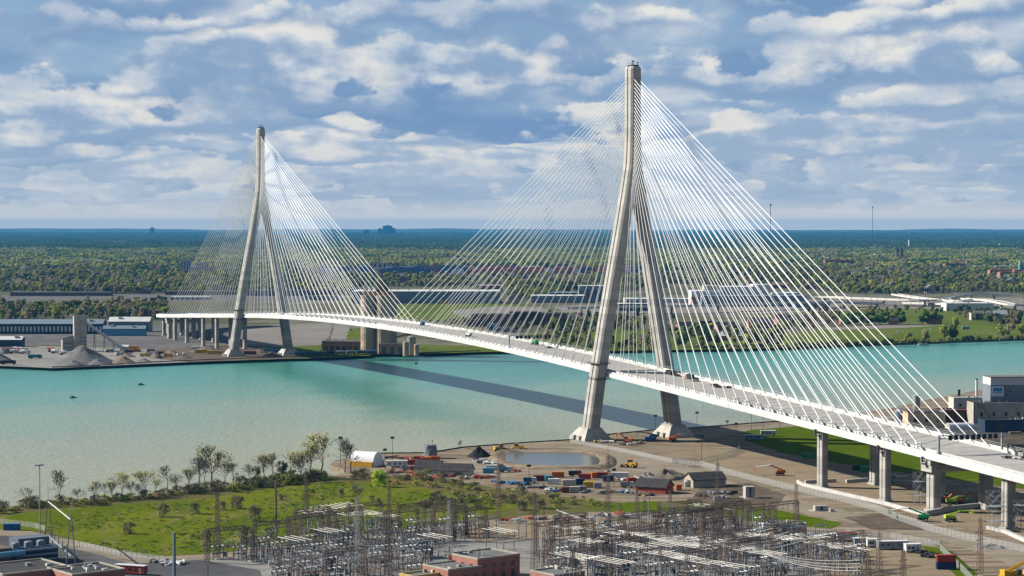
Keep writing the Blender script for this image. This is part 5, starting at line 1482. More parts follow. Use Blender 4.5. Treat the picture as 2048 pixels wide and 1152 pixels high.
conc_block(1498, 995, 4.6, 4.2, 5.2, 'tall white concrete block standing on dark soil'); conc_block(1641, 1021, 6, 3, 2.2, 'low grey concrete chamber on bare earth'); conc_block(1663, 1023, 1.6, 1.4, 1.2, 'tiny grey cabinet beside the low concrete chamber')
def low_wall(line, label, h=1.6, w=1.0, z=GZ + .05):
    pts = [P(x, y, z) for x, y in line]; b = MB()
    for a, c in zip(pts, pts[1:]):
        d = (c - a).normalized(); n = Vector((-d.y, d.x, 0)) * w / 2; n_ = int(max(1, (c - a).length / 6)); 
        for k in range(n_):
            p = a.lerp(c, k / n_) + d * .04; q = a.lerp(c, (k + 1) / n_) - d * .04
            b.add([p - n, q - n, q + n, p + n, p - n + Vector((0, 0, h)), q - n + Vector((0, 0, h)), q + n + Vector((0, 0, h)), p + n + Vector((0, 0, h))], [(0, 3, 2, 1), (4, 5, 6, 7), (0, 1, 5, 4), (1, 2, 6, 5), (2, 3, 7, 6), (3, 0, 4, 7)])
    o = b.build('barrier_wall', BARR); tag(o, label, 'barrier'); return o
low_wall([(1595, 966), (1605, 972), (1690, 992), (1770, 1010), (1850, 1032)], 'long pale concrete barrier in front of the slim piers'); low_wall([(1610, 967), (1672, 964)], 'short concrete barrier behind the first slim pier'); low_wall([(1692, 966), (1735, 962)], 'concrete barrier between the first two slim piers')
low_wall([(1852, 1032), (1900, 1022), (1975, 1014)], 'dark concrete barrier beneath the big pier', 2.2); low_wall([(1975, 1058), (2010, 1066), (2060, 1088)], 'pale concrete kerb at the scaffold tower', 1.4, 1.6)
trailer(1536, 872, 'white and tan trailer on the grass behind the bridge', 9, 3, 3.2, CREAM, .0); trailer(1508, 880, 'grey-blue trailer in the bridge shadow', 12, 3, 3.0, CLAD, .1)
for x, y, m, lab in [(1616, 916, GREEN, 'green skip in the shade beneath the deck'), (1733, 943, GREEN, 'green container in the shade between the slim piers'), (1717, 940, DARK, 'dark container in the shade between the slim piers')]: container(x, y, lab, m, 6, -.25)
fence([(1140, 886), (1180, 893), (1240, 904), (1300, 917), (1345, 926), (1400, 932)], 'wire fence running from the tower foot past the pond', 2.4)
fence([(1345, 927), (1400, 926), (1450, 915), (1475, 905), (1480, 893)], 'curved wire fence enclosing the yard below the near tower', 2.4)
fence([(1400, 932), (1450, 948), (1520, 966), (1600, 985), (1680, 1003), (1750, 1022), (1800, 1042), (1870, 1066), (1920, 1078), (2060, 1108)], 'long wire fence along the haul road towards the right edge', 3.0)
fence([(1880, 1100), (1940, 1160), (1990, 1220)], 'grey panel fence down the lower right verge', 2.6, 3)
fence([(1690, 1068), (1780, 1076), (1880, 1092)], 'wire fence behind the white kiosks', 2.2)
fence([(-60, 1040), (70, 1056), (90, 1062)], 'wire fence at the left edge of the field', 2.2); fence([(150, 1092), (240, 1112), (330, 1124)], 'wire fence along the lower left field edge', 2.2)
# scaffold towers
def scaffold(px, py, ytop, wpx, label, dep=5.0, pos=None, z=GZ):
    p = P(px, py, z); k = p.y / F_PX; h = (py - ytop) * k; w = wpx * k
    t = thing('scaffold_tower', label, 'scaffold', p, BETA - math.pi / 2)
    nx, nz = max(2, int(w / 1.8)), max(3, int(h / 2))
    for iy, y in enumerate((-dep / 2, 0, dep / 2)):
        b = MB()
        for i in range(nx + 1): b.tube((-w / 2 + w * i / nx, y, 0), (-w / 2 + w * i / nx, y, h), .07, 3)
        for j in range(nz + 1): b.tube((-w / 2, y, h * j / nz), (w / 2, y, h * j / nz), .06, 3)
        for i in range(nx):
            for j in range(nz):
                if (i + j + iy) % 2 == 0: b.tube((-w / 2 + w * i / nx, y, h * j / nz), (-w / 2 + w * (i + 1) / nx, y, h * (j + 1) / nz), .05, 3)
        b.build('frame', GALV, t)
    for j in range(2, nz, 3): b = MB(); b.box(-w / 2, w / 2, -dep / 2, dep / 2, h * j / nz, h * j / nz + .1); b.build('deck', GREY, t)
    b = MB()
    for x in (-w / 2, w / 2):
        for j in range(nz): b.tube((x, -dep / 2, h * j / nz), (x, dep / 2, h * (j + 1) / nz), .05, 3)
    b.build('brace', GALV, t); return t
scaffold(1838, 1010, 944, 16, 'slim scaffold tower left of the big pier'); scaffold(1992, 1062, 982, 30, 'tall scaffold tower at the pier near the right edge', 6); scaffold(2042, 1062, 1000, 18, 'scaffold tower cut by the right edge', 6)
# mobile crane, containers at the lower right
def crane(px, py, label, rz):
    t = thing('mobile_crane', label, 'crane', P(px, py, GZ + .1), rz, None, 1.15)
    b = MB(); b.box(-5, 5, -1.3, 1.3, .9, 1.6); b.frustum(4.4, 0, 1.6, 2.9, .9, 1.2, .7, 1.1); b.build('chassis', YELLOW, t)
    wheels(t, (-3.8, -2.2, 2.2, 3.8), 1.2, .7, .5, YELLOW)
    b = MB(); b.box(-3.6, 1.0, -1.25, 1.25, 1.7, 3.0); b.box(-4.6, -3.4, -1.3, 1.3, 1.7, 3.4); b.build('turntable', YELLOW, t)
    b = MB(); b.frustum(.9, -.9, 1.75, 3.4, .8, .5, .65, .45); b.build('cab', GLASS, t)
    b = MB(); b.tube((-2.5, .2, 3.1), (6, .2, 6.2), .5, 4); b.tube((6, .2, 6.2), (14, .2, 9.1), .36, 4); b.build('boom', YELLOW, t)
    b = MB()
    for x in (-4.6, 4.6):
        for sg in (-1, 1): b.tube((x, 0, .9), (x, sg * 3.0, .9), .2, 4); b.tube((x, sg * 3.0, .9), (x, sg * 3, 0), .16, 4); b.cbox(x, sg * 3, 0, .8, .8, .12)
    b.build('outrigger', DARK, t); return t
crane(2030, 1160, 'yellow mobile crane with a raised boom in the lower right corner', .35)
container(1892, 1138, 'red container stacked upon the navy one near the lower right', RED, 6.8, .02, z=GZ + 2.75); container(1892, 1138, 'navy container under the red one near the lower right', NAVY, 7.0, .02)
for i, (x, y, L, m, lab) in enumerate([(1692, 1082, 8, WHITEP, 'white kiosk trailer with a red roof edge, leftmost of the row'), (1722, 1092, 6, CLAD, 'blue-grey kiosk second in the row'), (1745, 1094, 5, WHITEP, 'white kiosk between the blue-grey and the dark one'), (1785, 1098, 12, GREY, 'long dark grey kiosk in the row'), (1825, 1104, 6, WHITEP, 'pale kiosk at the right end of the row')]):
    trailer(x, y, lab, L, 3.2, 3.1, m, .12, RED if i == 0 else None)
# light masts
light_mast(80, 1076, 930, 'tall light mast with a lamp ring at the left of the field', r=.3, head='ring')
for x, y, yt, lab in [(785, 926, 876, 'tall light mast behind the fabric tent'), (770, 940, 900, 'short light mast in front of the fabric tent'), (681, 935, 876, 'thin mast beside the bare trees left of the tent'), (1058, 975, 932, 'light mast at the scrub edge below the pond'), (1228, 975, 940, 'light mast in the yard cluster'), (1311, 860, 832, 'mast on the quay between the tower feet'), (1394, 858, 826, 'mast on the quay right of the near tower'), (1472, 905, 848, 'dark mast at the curved fence'), (1503, 860, 815, 'thick mast on the quay road'), (1526, 864, 822, 'thin mast on the quay road beside the thick one'), (1560, 858, 832, 'mast behind the white trailer'), (1403, 930, 872, 'mast at the fence corner below the near tower')]:
    light_mast(x, y, yt, lab, r=.16, m=DARK)

# ================================================================== plant on the right bank
block('factory_block', 'tan brick factory block behind the bridge', 'factory', P(1848, 852, GZ), .1, 24, 12, 8.6, BRICKT, ROOFD, [(3, 3, 2.2, 2.4)])
block('factory_block', 'long low factory block with a dark roof beside the tan block', 'factory', P(1928, 842, GZ), .1, 34, 16, 7.2, mat('maroon_wall', (0.13, 0.06, 0.055), .9), mat('maroon_roof', (0.12, 0.05, 0.045), .9, .2), [(6, 2.5, 1.6, 1.8)])
block('factory_block', 'blue-grey shed with loading door at the right edge', 'factory', P(2020, 862, GZ), .1, 36, 14, 7.0, CLADB, ROOFD, [(2, .2, 4, 4.5)])
block('factory_block', 'beige masonry block below the grey tower', 'factory', P(2005, 846, GZ), .1, 42, 14, 13, STONE, ROOFD, [(5, 5, 1.8, 2.5)])
tb = block('factory_tower', 'grey factory tower with a pale blue sign near the right edge', 'factory', P(2012, 842, GZ), .1, 26, 16, 23, mat('grey_tower_cladding', (0.20, 0.225, 0.25), .6, .08, .2), ROOFG, [(1, 19, 1.2, 1.6)], base=12.5)
b = MB(); b.box(-12.9, 12.9, -7.9, 7.9, 23.7, 28.6); b.build('upper_storey', CLADW, tb); b = MB(); b.box(-13.2, 13.2, -8.2, 8.2, 28.6, 29.0); b.build('roof_edge', ROOFG, tb)
b = MB(); b.box(-12.4, -4.4, -8.25, -8.05, 16.6, 23.0); sg_ = b.build('sign_board', mat('sign_white', (0.72, 0.78, 0.82), .5, .03), tb)
b = MB()
for k in range(3): b.sweep([lambda u, w: Vector((u, -8.36, w)), lambda u, w: Vector((u, -8.27, w))], [(-11.2 + k * 2.0, 19.8), (-9.4 + k * 2.0, 19.8), (-9.4 + k * 2.0, 21.7), (-10.3 + k * 2, 22.4), (-11.2 + k * 2.0, 21.5)])
b.box(-11.3, -5.2, -8.36, -8.27, 18.9, 19.4); b.build('emblem', mat('sign_blue', (0.02, 0.28, 0.58), .5, .05), sg_)
each_window(tb, -3.6, -1.4, -8.0, 16.5, 1.3, 1.6, 1)
stack(1953, 806, 757, 'tall white chimney stack left of the grey tower', .9, WHITEP); stack(1918, 812, 779, 'black chimney stack left of the white one', .9, mat('black_stack', (0.02, 0.02, 0.02), .6)); stack(1921, 815, 798, 'short white vent pipe beside the black stack', .5, WHITEP)
arch(1920, 857, 'white quonset hut in front of the factory', 17, 7, 3.6, TENTW, CREAM, math.pi + .25, name='quonset_hut', cat='hut')
def silo(px, py, r, h, label, m, z=GZ, name='silo', pos=None):
    t = thing(name, label, 'silo', pos or P(px, py, z)); b = MB(); b.lathe([(r, 0), (r, h)], 20); b.build('shell', m, t, smooth=False)
    b = MB(); b.lathe([(r * 1.02, h), (r * .9, h + r * .18), (r * .2, h + r * .4)], 20); b.build('roof', GREY, t); return t
silo(1800, 846, 3.6, 7.4, 'grey tank at the left end of the factory', CLAD); silo(1833, 818, 2.5, 9, 'grey vessel on the far side of the tan block', GREY); silo(1812, 850, 2.6, 6.5, 'dark tank beside the grey tank', CLADB)
container(1765, 848, 'dark vehicle body parked left of the factory tanks', DARK, 6, .1); container(2030, 868, 'timber-brown crate stack before the loading shed', LOOSE[3], 7, .1, Hh=1.4)
block('factory_block', 'pale upper block rising beyond the grey tower at the right edge', 'factory', P(2062, 800, GZ), .1, 14, 12, 16, CLADW, ROOFG)
b_ = block('factory_block', 'white-roofed process hall between the stacks', 'factory', P(1945, 820, GZ), .1, 30, 12, 8.5, CREAM, ROOFW, [(4, 3, 2, 2)])
# inclined pipes over the maroon roof
t = thing('pipe_bridge', 'rusty inclined pipe bundle dropping from the grey tower', 'pipes', P(1955, 850, GZ), .1)
for k in range(3): b = MB(); b.tube((-3 + k * 1.2, -2, 15), (8 + k * 1.2, -4, 3), .35, 6); b.build('pipe', mat('rusty_pipe', (0.30, 0.22, 0.13), .8), t)
b = MB(); b.cbox(-3, -2, 0, .5, .5, 15); b.cbox(6, -3.6, 0, .5, .5, 6); b.build('support', DARK, t)
# ================================================================== the switchyard
YO = P(950, 1095, GZ + .15); A2 = Vector((math.cos(E2), math.sin(E2), 0)); A1 = Vector((math.sin(E2), -math.cos(E2), 0))
def G(a, c, z=0.0): return YO + A2 * a + A1 * c + Vector((0, 0, z))
RUSTY = mat('weathered_lattice', (0.20, 0.145, 0.115), .85, .3, .6, rnd=.2); PALEL = mat('pale_lattice', (0.42, 0.40, 0.37), .7, .2, .6)
PORC = mat('insulator_grey', (0.20, 0.205, 0.21), .35, .15, 1); BUSW = mat('bus_tube_white', (0.56, 0.535, 0.48), .45, .1, .3); EQUIP = mat('equipment_blue_grey', (0.235, 0.255, 0.265), .55, .2, .6, rnd=.2)
CU = mat('oil_tank_grey', (0.24, 0.27, 0.28), .5, .15, .4)
def lattice(b, h, w0, w1, n, r=.09, cx=0.0, cy=0.0):
    lv = [(h * k / n, w0 + (w1 - w0) * k / n) for k in range(n + 1)]
    sg = ((-1, -1), (1, -1), (1, 1), (-1, 1))
    for i in range(4): b.tube((cx + sg[i][0] * w0 / 2, cy + sg[i][1] * w0 / 2, 0), (cx + sg[i][0] * w1 / 2, cy + sg[i][1] * w1 / 2, h), r, 3)
    for (z0, a), (z1, c) in zip(lv, lv[1:]):
        for i in range(4):
            p, q = sg[i], sg[(i + 1) % 4]
            b.tube((cx + p[0] * a / 2, cy + p[1] * a / 2, z0), (cx + q[0] * c / 2, cy + q[1] * c / 2, z1), r * .7, 3)
            b.tube((cx + q[0] * a / 2, cy + q[1] * a / 2, z0), (cx + p[0] * c / 2, cy + p[1] * c / 2, z1), r * .7, 3)
            b.tube((cx + p[0] * c / 2, cy + p[1] * c / 2, z1), (cx + q[0] * c / 2, cy + q[1] * c / 2, z1), r * .6, 3)
def lattice_mast(px, py, yt, label, w=1.9, m=None, arms=0):
    p = P(px, py, GZ + .1); h = (py - yt) * p.y / F_PX
    t = thing('lattice_mast', label, 'lattice mast', p, E2)
    hb = h * .86
    b = MB(); lattice(b, hb, w, w * .45, max(6, int(hb / 1.9))); b.build('mast', m or RUSTY, t)
    b = MB(); b.tube((0, 0, hb), (0, 0, h), .11, 4, .05); b.build('spike', m or RUSTY, t)
    for k in range(arms):
        z = hb * (.62 + .14 * k); b = MB()
        for sg in (-1, 1): b.tube((0, 0, z), (sg * 2.6, 0, z + .2), .09, 3); b.tube((0, 0, z + 1.0), (sg * 2.6, 0, z + .2), .07, 3)
        b.build('cross_arm', m or RUSTY, t)
    b = MB(); b.cbox(0, 0, -.2, w + .8, w + .8, .4); b.build('footing', CONC, t)
    return t
MASTS = [(435, 1118, 962, 0, 'brown lattice mast standing in front of the grass field'), (612, 1062, 932, 0, 'thin brown mast right of the rusty pole'), (715, 1149, 968, 1, 'pale lattice mast rising through the left half of the switchyard'), (778, 1151, 944, 0, 'dark brown lattice mast, tallest of the left switchyard'),
 (898, 1111, 983, 1, 'pale lattice mast above the brick control house'), (505, 1122, 1050, 0, 'short brown lattice mast at the field corner'), (558, 1158, 1080, 0, 'dark lattice mast beneath the rusty pole'), (997, 1046, 905, 0, 'brown lattice mast before the pond'), (1068, 1146, 962, 0, 'tall brown lattice mast right of the control house'), (1089, 1156, 1062, 0, 'shorter brown lattice mast beside the tall one near the control house'),
 (1216, 1051, 888, 0, 'tallest brown lattice mast in front of the pond fence'), (1274, 1030, 972, 0, 'short brown lattice mast at the grass strip'), (1289, 1057, 990, 0, 'short brown lattice mast beside the steel pole'), (1340, 1046, 970, 0, 'brown lattice mast left of the beige gabled shed'), (1435, 1032, 908, 0, 'tall brown lattice mast in front of the beige gabled shed'), (1408, 1018, 982, 0, 'smallest lattice mast on the grass strip'),
 (1592, 1068, 954, 0, 'slim brown lattice mast at the end of the grass strip'), (1736, 1160, 1098, 0, 'squat lattice mast before the kiosks, left of three'), (1758, 1158, 1050, 0, 'tall lattice mast before the kiosks'), (1806, 1160, 1088, 0, 'squat lattice mast before the kiosks, right of three'), (1960, 1152, 1017, 0, 'rusty lattice mast beside the right panel fence'), (1320, 1160, 1090, 0, 'brown lattice mast among the bus tubes at the lower edge'), (1120, 1062, 1010, 0, 'short brown mast in the tan yard'), (1240, 1058, 1000, 0, 'short brown mast behind the transformer'), (1650, 1150, 1075, 0, 'brown lattice mast among the right bus tubes')]
for i, (x, y, yt, k, lab) in enumerate(MASTS): lattice_mast(x, y, yt, lab, 1.9 if y - yt > 90 else 1.7, PALEL if k else RUSTY, (i % 3) if y - yt > 70 else 0)
for x, y, yt, r_, m, lab in [(349, 1172, 1064, .62, CLAD, 'thick grey steel pole at the lower edge'), (552, 1084, 962, .42, mat('rusty_pole', (0.17, 0.12, 0.10), .9, .4, .15), 'tall rusty pole at the field corner'), (1298, 1087, 984, .2, CLAD, 'slim grey steel pole in the middle of the switchyard'), (416, 1160, 1128, .15, DARK, 'short dark post on the asphalt'), (958, 1165, 1095, .16, DARK, 'dark post before the brick control house'), (1160, 1165, 1112, .18, DARK, 'thin post before the concrete firewall'), (695, 1020, 990, .12, GALV, 'short post in the grass'), (1088, 1074, 998, .14, DARK, 'thin dark post in the tan yard')]:
    p = P(x, y, GZ); h = (y - yt) * p.y / F_PX; t = thing('steel_pole', lab, 'pole', p)
    b = MB(); b.tube((0, 0, -.2), (0, 0, h), r_, 10, r_ * .8); b.build('shaft', m, t); b = MB(); b.lathe([(r_ * .85, h), (r_ * .3, h + .15)], 8); b.build('cap', GALV, t)

# equipment prototypes ------------------------------------------------------------
def insulator(b, x, y, z0, z1, r=.2):
    n = max(3, int((z1 - z0) / .38)); prof = []
    for k in range(n):
        za = z0 + (z1 - z0) * k / n; zb = z0 + (z1 - z0) * (k + .6) / n
        prof += [(r * .55, za), (r, (za + zb) / 2), (r * .55, zb)]
    b.lathe(prof + [(r * .5, z1)], 6, x, y)
def p_bus(L=15.0, nt=3, H=7.6, sp=2.9):
    """parallel bus tubes on insulated posts, tubes along local -y"""
    t = thing('bus_section', '', 'bus bars')
    for i in range(nt):
        x = (i - (nt - 1) / 2) * sp
        b = MB(); b.tube((x, -L / 2, H + .15), (x, L / 2, H + .15), .12, 6); b.build('bus_tube', BUSW, t)
    for y in (-L * .36, L * .36):
        b = MB()
        w = (nt - 1) / 2 * sp + .5
        b.box(-w, w, y - .15, y + .15, H - 2.1, H - 1.8)
        for x in (-w * .75, w * .75): b.cbox(x, y, 0, .3, .3, H - 2.1)
        b.build('support_frame', EQUIP, t)
        for i in range(nt): b = MB(); insulator(b, (i - (nt - 1) / 2) * sp, y, H - 1.8, H); b.build('insulator', PORC, t)
    return t
def p_breaker():
    t = thing('circuit_breaker', '', 'circuit breaker')
    b = MB()
    for x in (-2.2, 0, 2.2): b.cbox(x, 0, 0, .35, .35, 2.0)
    b.box(-2.8, 2.8, -.4, .4, 2.0, 2.4); b.cbox(2.9, 0, .6, .9, .9, 1.7); b.build('frame', EQUIP, t)
    for x in (-2.2, 0, 2.2):
        b = MB(); insulator(b, x, 0, 2.4, 4.6, .27); b.tube((x, -.9, 4.75), (x, .9, 4.75), .3, 6); insulator(b, x, -.5, 4.95, 6.4, .22); insulator(b, x, .5, 4.95, 6.4, .22); b.build('insulator', PORC, t)
    return t
def p_switch():
    t = thing('disconnect_switch', '', 'switch')
    b = MB()
    for x in (-2.4, 2.4):
        for y in (-1.2, 1.2): b.cbox(x, y, 0, .26, .26, 4.2)
    for y in (-1.2, 1.2): b.box(-2.9, 2.9, y - .12, y + .12, 4.2, 4.45)
    for x in (-2.4, 0, 2.4): b.box(x - .12, x + .12, -1.05, 1.05, 4.2, 4.4)
    b.build('frame', RUSTY, t)
    for x in (-2.4, 0, 2.4):
        b = MB(); insulator(b, x, -1.2, 4.45, 6.0); insulator(b, x, 1.2, 4.45, 6.0); b.tube((x, -1.3, 6.1), (x, 1.7, 6.35), .09, 4); b.build('insulator', PORC, t)
    return t
def p_posts():
    t = thing('instrument_transformer', '', 'transformer')
    for x in (-1.8, 0, 1.8):
        b = MB(); b.cbox(x, 0, 0, .3, .3, 2.6); b.cbox(x, 0, 2.6, .7, .7, .7); b.build('stand', EQUIP, t)
        b = MB(); insulator(b, x, 0, 3.3, 5.0, .26); b.lathe([(.3, 5.0), (.36, 5.3), (.2, 5.7)], 6, x, 0); b.build('insulator', PORC, t)
    return t
def p_gantry(W=16.0, H=12.5):
    t = thing('lattice_gantry', '', 'gantry')
    for sg in (-1, 1):
        b = MB(); lattice(b, H, 1.5, 1.1, 7, .1, sg * W / 2, 0); b.build('leg', RUSTY, t)
    b = MB(); n = int(W / 1.6)
    for y in (-.6, .6):
        for z in (H - 1.2, H): b.tube((-W / 2, y, z), (W / 2, y, z), .1, 3)
    for k in range(n):
        x0 = -W / 2 + W * k / n; x1 = x0 + W / n
        for y in (-.6, .6): b.tube((x0, y, H - 1.2), (x1, y, H), .07, 3); b.tube((x0, y, H), (x1, y, H - 1.2), .07, 3)
        b.tube((x0, -.6, H), (x1, .6, H), .06, 3)
    b.build('beam', RUSTY, t)
    for k in range(5): b = MB(); insulator(b, -W * .36 + W * .18 * k, 0, H - 3.0, H - 1.3, .17); b.build('insulator', PORC, t)
    return t
def p_goal():
    """slim portal of steel tube"""
    t = thing('tube_portal', '', 'portal')
    for sg in (-1, 1): b = MB(); b.cbox(sg * 3.2, 0, 0, .3, .3, 7.0); b.build('post', EQUIP, t)
    b = MB(); b.box(-3.9, 3.9, -.17, .17, 7.0, 7.35); b.build('beam', EQUIP, t)
    b = MB()
    for x in (-2.4, 0, 2.4): insulator(b, x, 0, 7.35, 8.7, .19)
    b.build('insulator', PORC, t)
    return t
def p_trafo():
    t = thing('power_transformer', '', 'transformer')
    b = MB(); b.box(-3, 3, -1.5, 1.5, .5, 4.2); b.box(-2.6, 2.6, -1.3, 1.3, 4.2, 4.45); b.build('tank', CU, t)
    for sg in (-1, 1):
        b = MB()
        for k in range(9): b.box(-2.8 + k * .68, -2.45 + k * .68, sg * 1.55 if sg > 0 else -2.7, 2.7 if sg > 0 else -1.55, .9, 3.9)
        b.build('radiator', CU, t)
    b = MB(); b.tube((-2.6, 0, 5.6), (1.6, 0, 5.6), .55, 10); b.cbox(-2, 0, 4.4, .2, .2, .9); b.cbox(1, 0, 4.4, .2, .2, .9); b.build('conservator', EQUIP, t)
    for x in (-1.8, 0, 1.8): b = MB(); b.tube((x, .7, 4.4), (x * 1.15, 1.0, 6.6), .2, 6, .1); b.build('bushing', PORC, t)
    b = MB(); b.box(-4, 4, -3.2, 3.2, -.1, .5); b.build('plinth', CONC, t)
    return t
PROTO = {'bus': p_bus(), 'bus_long': p_bus(20, 4, 8.6, 2.4), 'breaker': p_breaker(), 'switch': p_switch(), 'posts': p_posts(), 'gantry': p_gantry(), 'goal': p_goal(), 'trafo': p_trafo()}
USED = set()
def equip(kind, pos, rz, label, group=None):
    o = PROTO[kind]
    if kind in USED: o = copy_tree(o)
    USED.add(kind)
    o.location = pos; o.rotation_euler = (0, 0, rz); o['label'] = label
    if group: o['group'] = group
    elif 'group' in o: del o['group']
    return o
GNAME = {'bus': 'white bus bars', 'bus_long': 'long white bus bars', 'breaker': 'circuit breakers', 'switch': 'disconnect switches', 'posts': 'instrument transformers', 'gantry': 'lattice gantries', 'goal': 'tube portals'}
# white tube groups, as the photograph shows them
TUBES = [(640, 1056, 'bus'), (668, 1050, 'bus'), (700, 1046, 'bus'), (735, 1062, 'bus'), (770, 1068, 'bus'), (700, 1066, 'bus'), (620, 1044 + 18, 'bus'), (655, 1100, 'bus'), (590, 1118, 'bus'), (870, 1112, 'bus'),
         (1000, 1100, 'bus'), (1130, 1098, 'bus_long'), (1220, 1108, 'bus_long'), (1160, 1126, 'bus_long'), (1270, 1138, 'bus_long'), (1330, 1130, 'bus'), (1375, 1118, 'bus'),
         (1395, 1140, 'bus_long'), (1340, 1158, 'bus_long'), (1220, 1170, 'bus_long'), (1480, 1136, 'bus'), (1560, 1120, 'bus_long'), (1660, 1136, 'bus_long'), (1620, 1112, 'bus'), (1700, 1140, 'bus'), (1520, 1152, 'bus_long'), (1500, 1110, 'bus'), (1430, 1122, 'bus'), (1150, 1160, 'bus_long'), (1395, 1170, 'bus_long'), (1460, 1174, 'bus'), (1410, 1048, 'bus')]
for x, y, k in TUBES:
    if x < 900: lab = 'white bus tubes on posts in the left half of the switchyard'
    elif x < 1300: lab = 'white bus tubes on posts beside the transformers in mid switchyard'
    elif x < 1500: lab = 'white bus tubes on posts right of the slim steel pole'
    else: lab = 'white bus tubes on posts before the kiosks'
    equip(k, P(x, y, GZ + .15), E2 + rng.uniform(-.02, .02), ('three ' if k == 'bus' else 'four long ') + lab, 'bus bars ' + lab[32:])
LEFT = [(430, 1118), (520, 1096), (620, 1078), (740, 1064), (860, 1056), (960, 1052), (970, 1075), (900, 1085), (860, 1100), (850, 1160), (560, 1175), (540, 1140)]
MIDR = [(1090, 1090), (1180, 1082), (1300, 1062), (1350, 1040), (1470, 1046), (1590, 1062), (1640, 1080), (1730, 1110), (1720, 1170), (1100, 1185), (1080, 1130)]
YMARK = [(552, 1084, 'the rusty pole'), (435, 1118, 'the field-side lattice mast'), (715, 1120, 'the pale left lattice mast'), (778, 1115, 'the tallest left lattice mast'), (898, 1100, 'the pale mast above the control house'), (620, 1150, 'the lower left yard edge'), (700, 1062, 'the upper left bus tubes'), (830, 1068, 'the field-side gantries'), (1068, 1120, 'the tall mast by the control house'), (1163, 1150, 'the concrete firewall'), (1192, 1098, 'the blue-grey transformer'), (1298, 1087, 'the slim steel pole'), (1400, 1065, 'the dense gantry group'), (1467, 1092, 'the red drums'), (1560, 1075, 'the grey store'), (1650, 1112, 'the right bus tubes'), (1320, 1150, 'the lower edge mast'), (1240, 1146, 'the lower transformer'), (1500, 1145, 'the lower right yard edge'), (1420, 1110, 'the conductors'), (1700, 1150, 'the squat masts')]
def yard_fill(poly, side, n, weights, where):
    placed = []
    for ia in range(-40, 60):
        for ib in range(-30, 40):
            a, c = ia * 6.2 + rng.uniform(-.8, .8), ib * 6.4 + rng.uniform(-.6, .6)
            p = G(a, c); x, y = project(p)
            if not inside(x, y, poly): continue
            k = rng.choices(list(weights), list(weights.values()))[0]
            if k == 'none': continue
            placed.append((k, p))
    for k, p in placed:
        word = {'breaker': 'grey three-column circuit breaker', 'switch': 'disconnect switch on a brown frame', 'posts': 'trio of instrument transformers', 'gantry': 'brown lattice gantry', 'goal': 'slim grey tube portal'}[k]
        nm = nearest(*project(p), YMARK)
        equip(k, p, E2 + (math.pi / 2 if rng.random() < .25 and k != 'gantry' else 0), word + ' near ' + nm, GNAME[k] + ' near ' + nm)
yard_fill(LEFT, 0, 0, {'switch': 3.4, 'breaker': 2.6, 'posts': 2.2, 'goal': 1.2, 'gantry': .8, 'none': 3.2}, 'in the left half of the switchyard')
yard_fill(MIDR, 0, 0, {'switch': 2.2, 'breaker': 2.2, 'posts': 2.0, 'goal': 1.4, 'gantry': .6, 'none': 5.2}, 'in the right half of the switchyard')
for x, y in [(545, 1108), (610, 1094), (690, 1080), (830, 1068), (880, 1062)]: equip('gantry', P(x, y, GZ + .1), E2, 'brown lattice gantry along the field side of the switchyard', 'field side gantries')
for x, y in [(1345, 1068), (1375, 1062), (1405, 1060), (1440, 1070), (1470, 1066), (1395, 1080)]: equip('gantry', P(x, y, GZ + .1), E2 + rng.choice((0, math.pi / 2)), 'brown lattice gantry in the dense group behind the steel pole', 'dense gantry group')
for x, y, lab in [(985, 1072, 'lone tube portal at the left of the tan yard'), (1045, 1080, 'lone tube portal on gravel below the tan yard'), (1142, 1068, 'tube portal at the right of the tan yard'), (1196, 1066, 'tube portal beside the tallest lattice mast')]: equip('goal', P(x, y, GZ + .1), E2 + .4, lab)
for x, y, lab in [(1192, 1100, 'blue-grey power transformer among the white bus tubes'), (1238, 1146, 'power transformer at the lower edge of the bus tubes'), (1215, 1070, 'pale power transformer behind the bus tubes'), (845, 1115, 'power transformer left of the brick control house'), (655, 1140, 'power transformer in the left half of the switchyard'), (1560, 1100, 'power transformer before the grey store'), (1460, 1110, 'power transformer beside the red stacks')]: equip('trafo', P(x, y, GZ + .1), E2, lab)
# strung conductors
def strung(pts, label, r=.11, group=None, name='conductor'):
    b = MB(); cur = []
    for (a, c, sag) in zip(pts, pts[1:], [2.2] * 9):
        n = 9
        for k in range(n):
            f = k / n; p = a.lerp(c, f); cur.append(p - Vector((0, 0, 4 * sag * f * (1 - f))))
    cur.append(pts[-1])
    for p, q in zip(cur, cur[1:]): b.tube(p, q, r, 4, caps=False)
    o = b.build(name, BUSW); tag(o, label, 'conductor', group); return o
for i in range(7):
    a = P(1112 + i * 8, 1082 + i * 3, GZ); c = P(1310 + i * 22, 1118 + i * 5, GZ); e = P(1530 + i * 16, 1122 + i * 4, GZ)
    for p, z in ((a, 12.5), (c, 9.5), (e, 13)): p.z = GZ + z
    strung([a, c, e], 'pale sagging conductor swung across the right switchyard', .13, 'sagging conductors')
for i in range(4):
    a = P(1480 + i * 12, 1090 + i * 4, GZ + 12); c = P(1720, 1120 + i * 7, GZ + 10); strung([a, c], 'pale conductor strung towards the squat masts', .12, 'right conductors')
tp = P(552, 1084, GZ)
for i in range(3):
    a = Vector((tp.x + .5, tp.y, GZ + 20 - i * 3.3)); c = P(650 + i * 6, 1052 + i * 6, GZ); c.z = GZ + 9; strung([a, c], ['upper', 'middle', 'lower'][i] + ' pale line sagging from the rusty pole to the bus tubes', .09)
for i in range(2):
    a = P(-60, 1140 + i * 26, GZ + 12); c = P(349, 1170, GZ + 12); strung([a, c, P(640, 1122 - i * 20, GZ + 12)], ['upper', 'lower'][i] + ' thin overhead line across the lower left corner', .06)

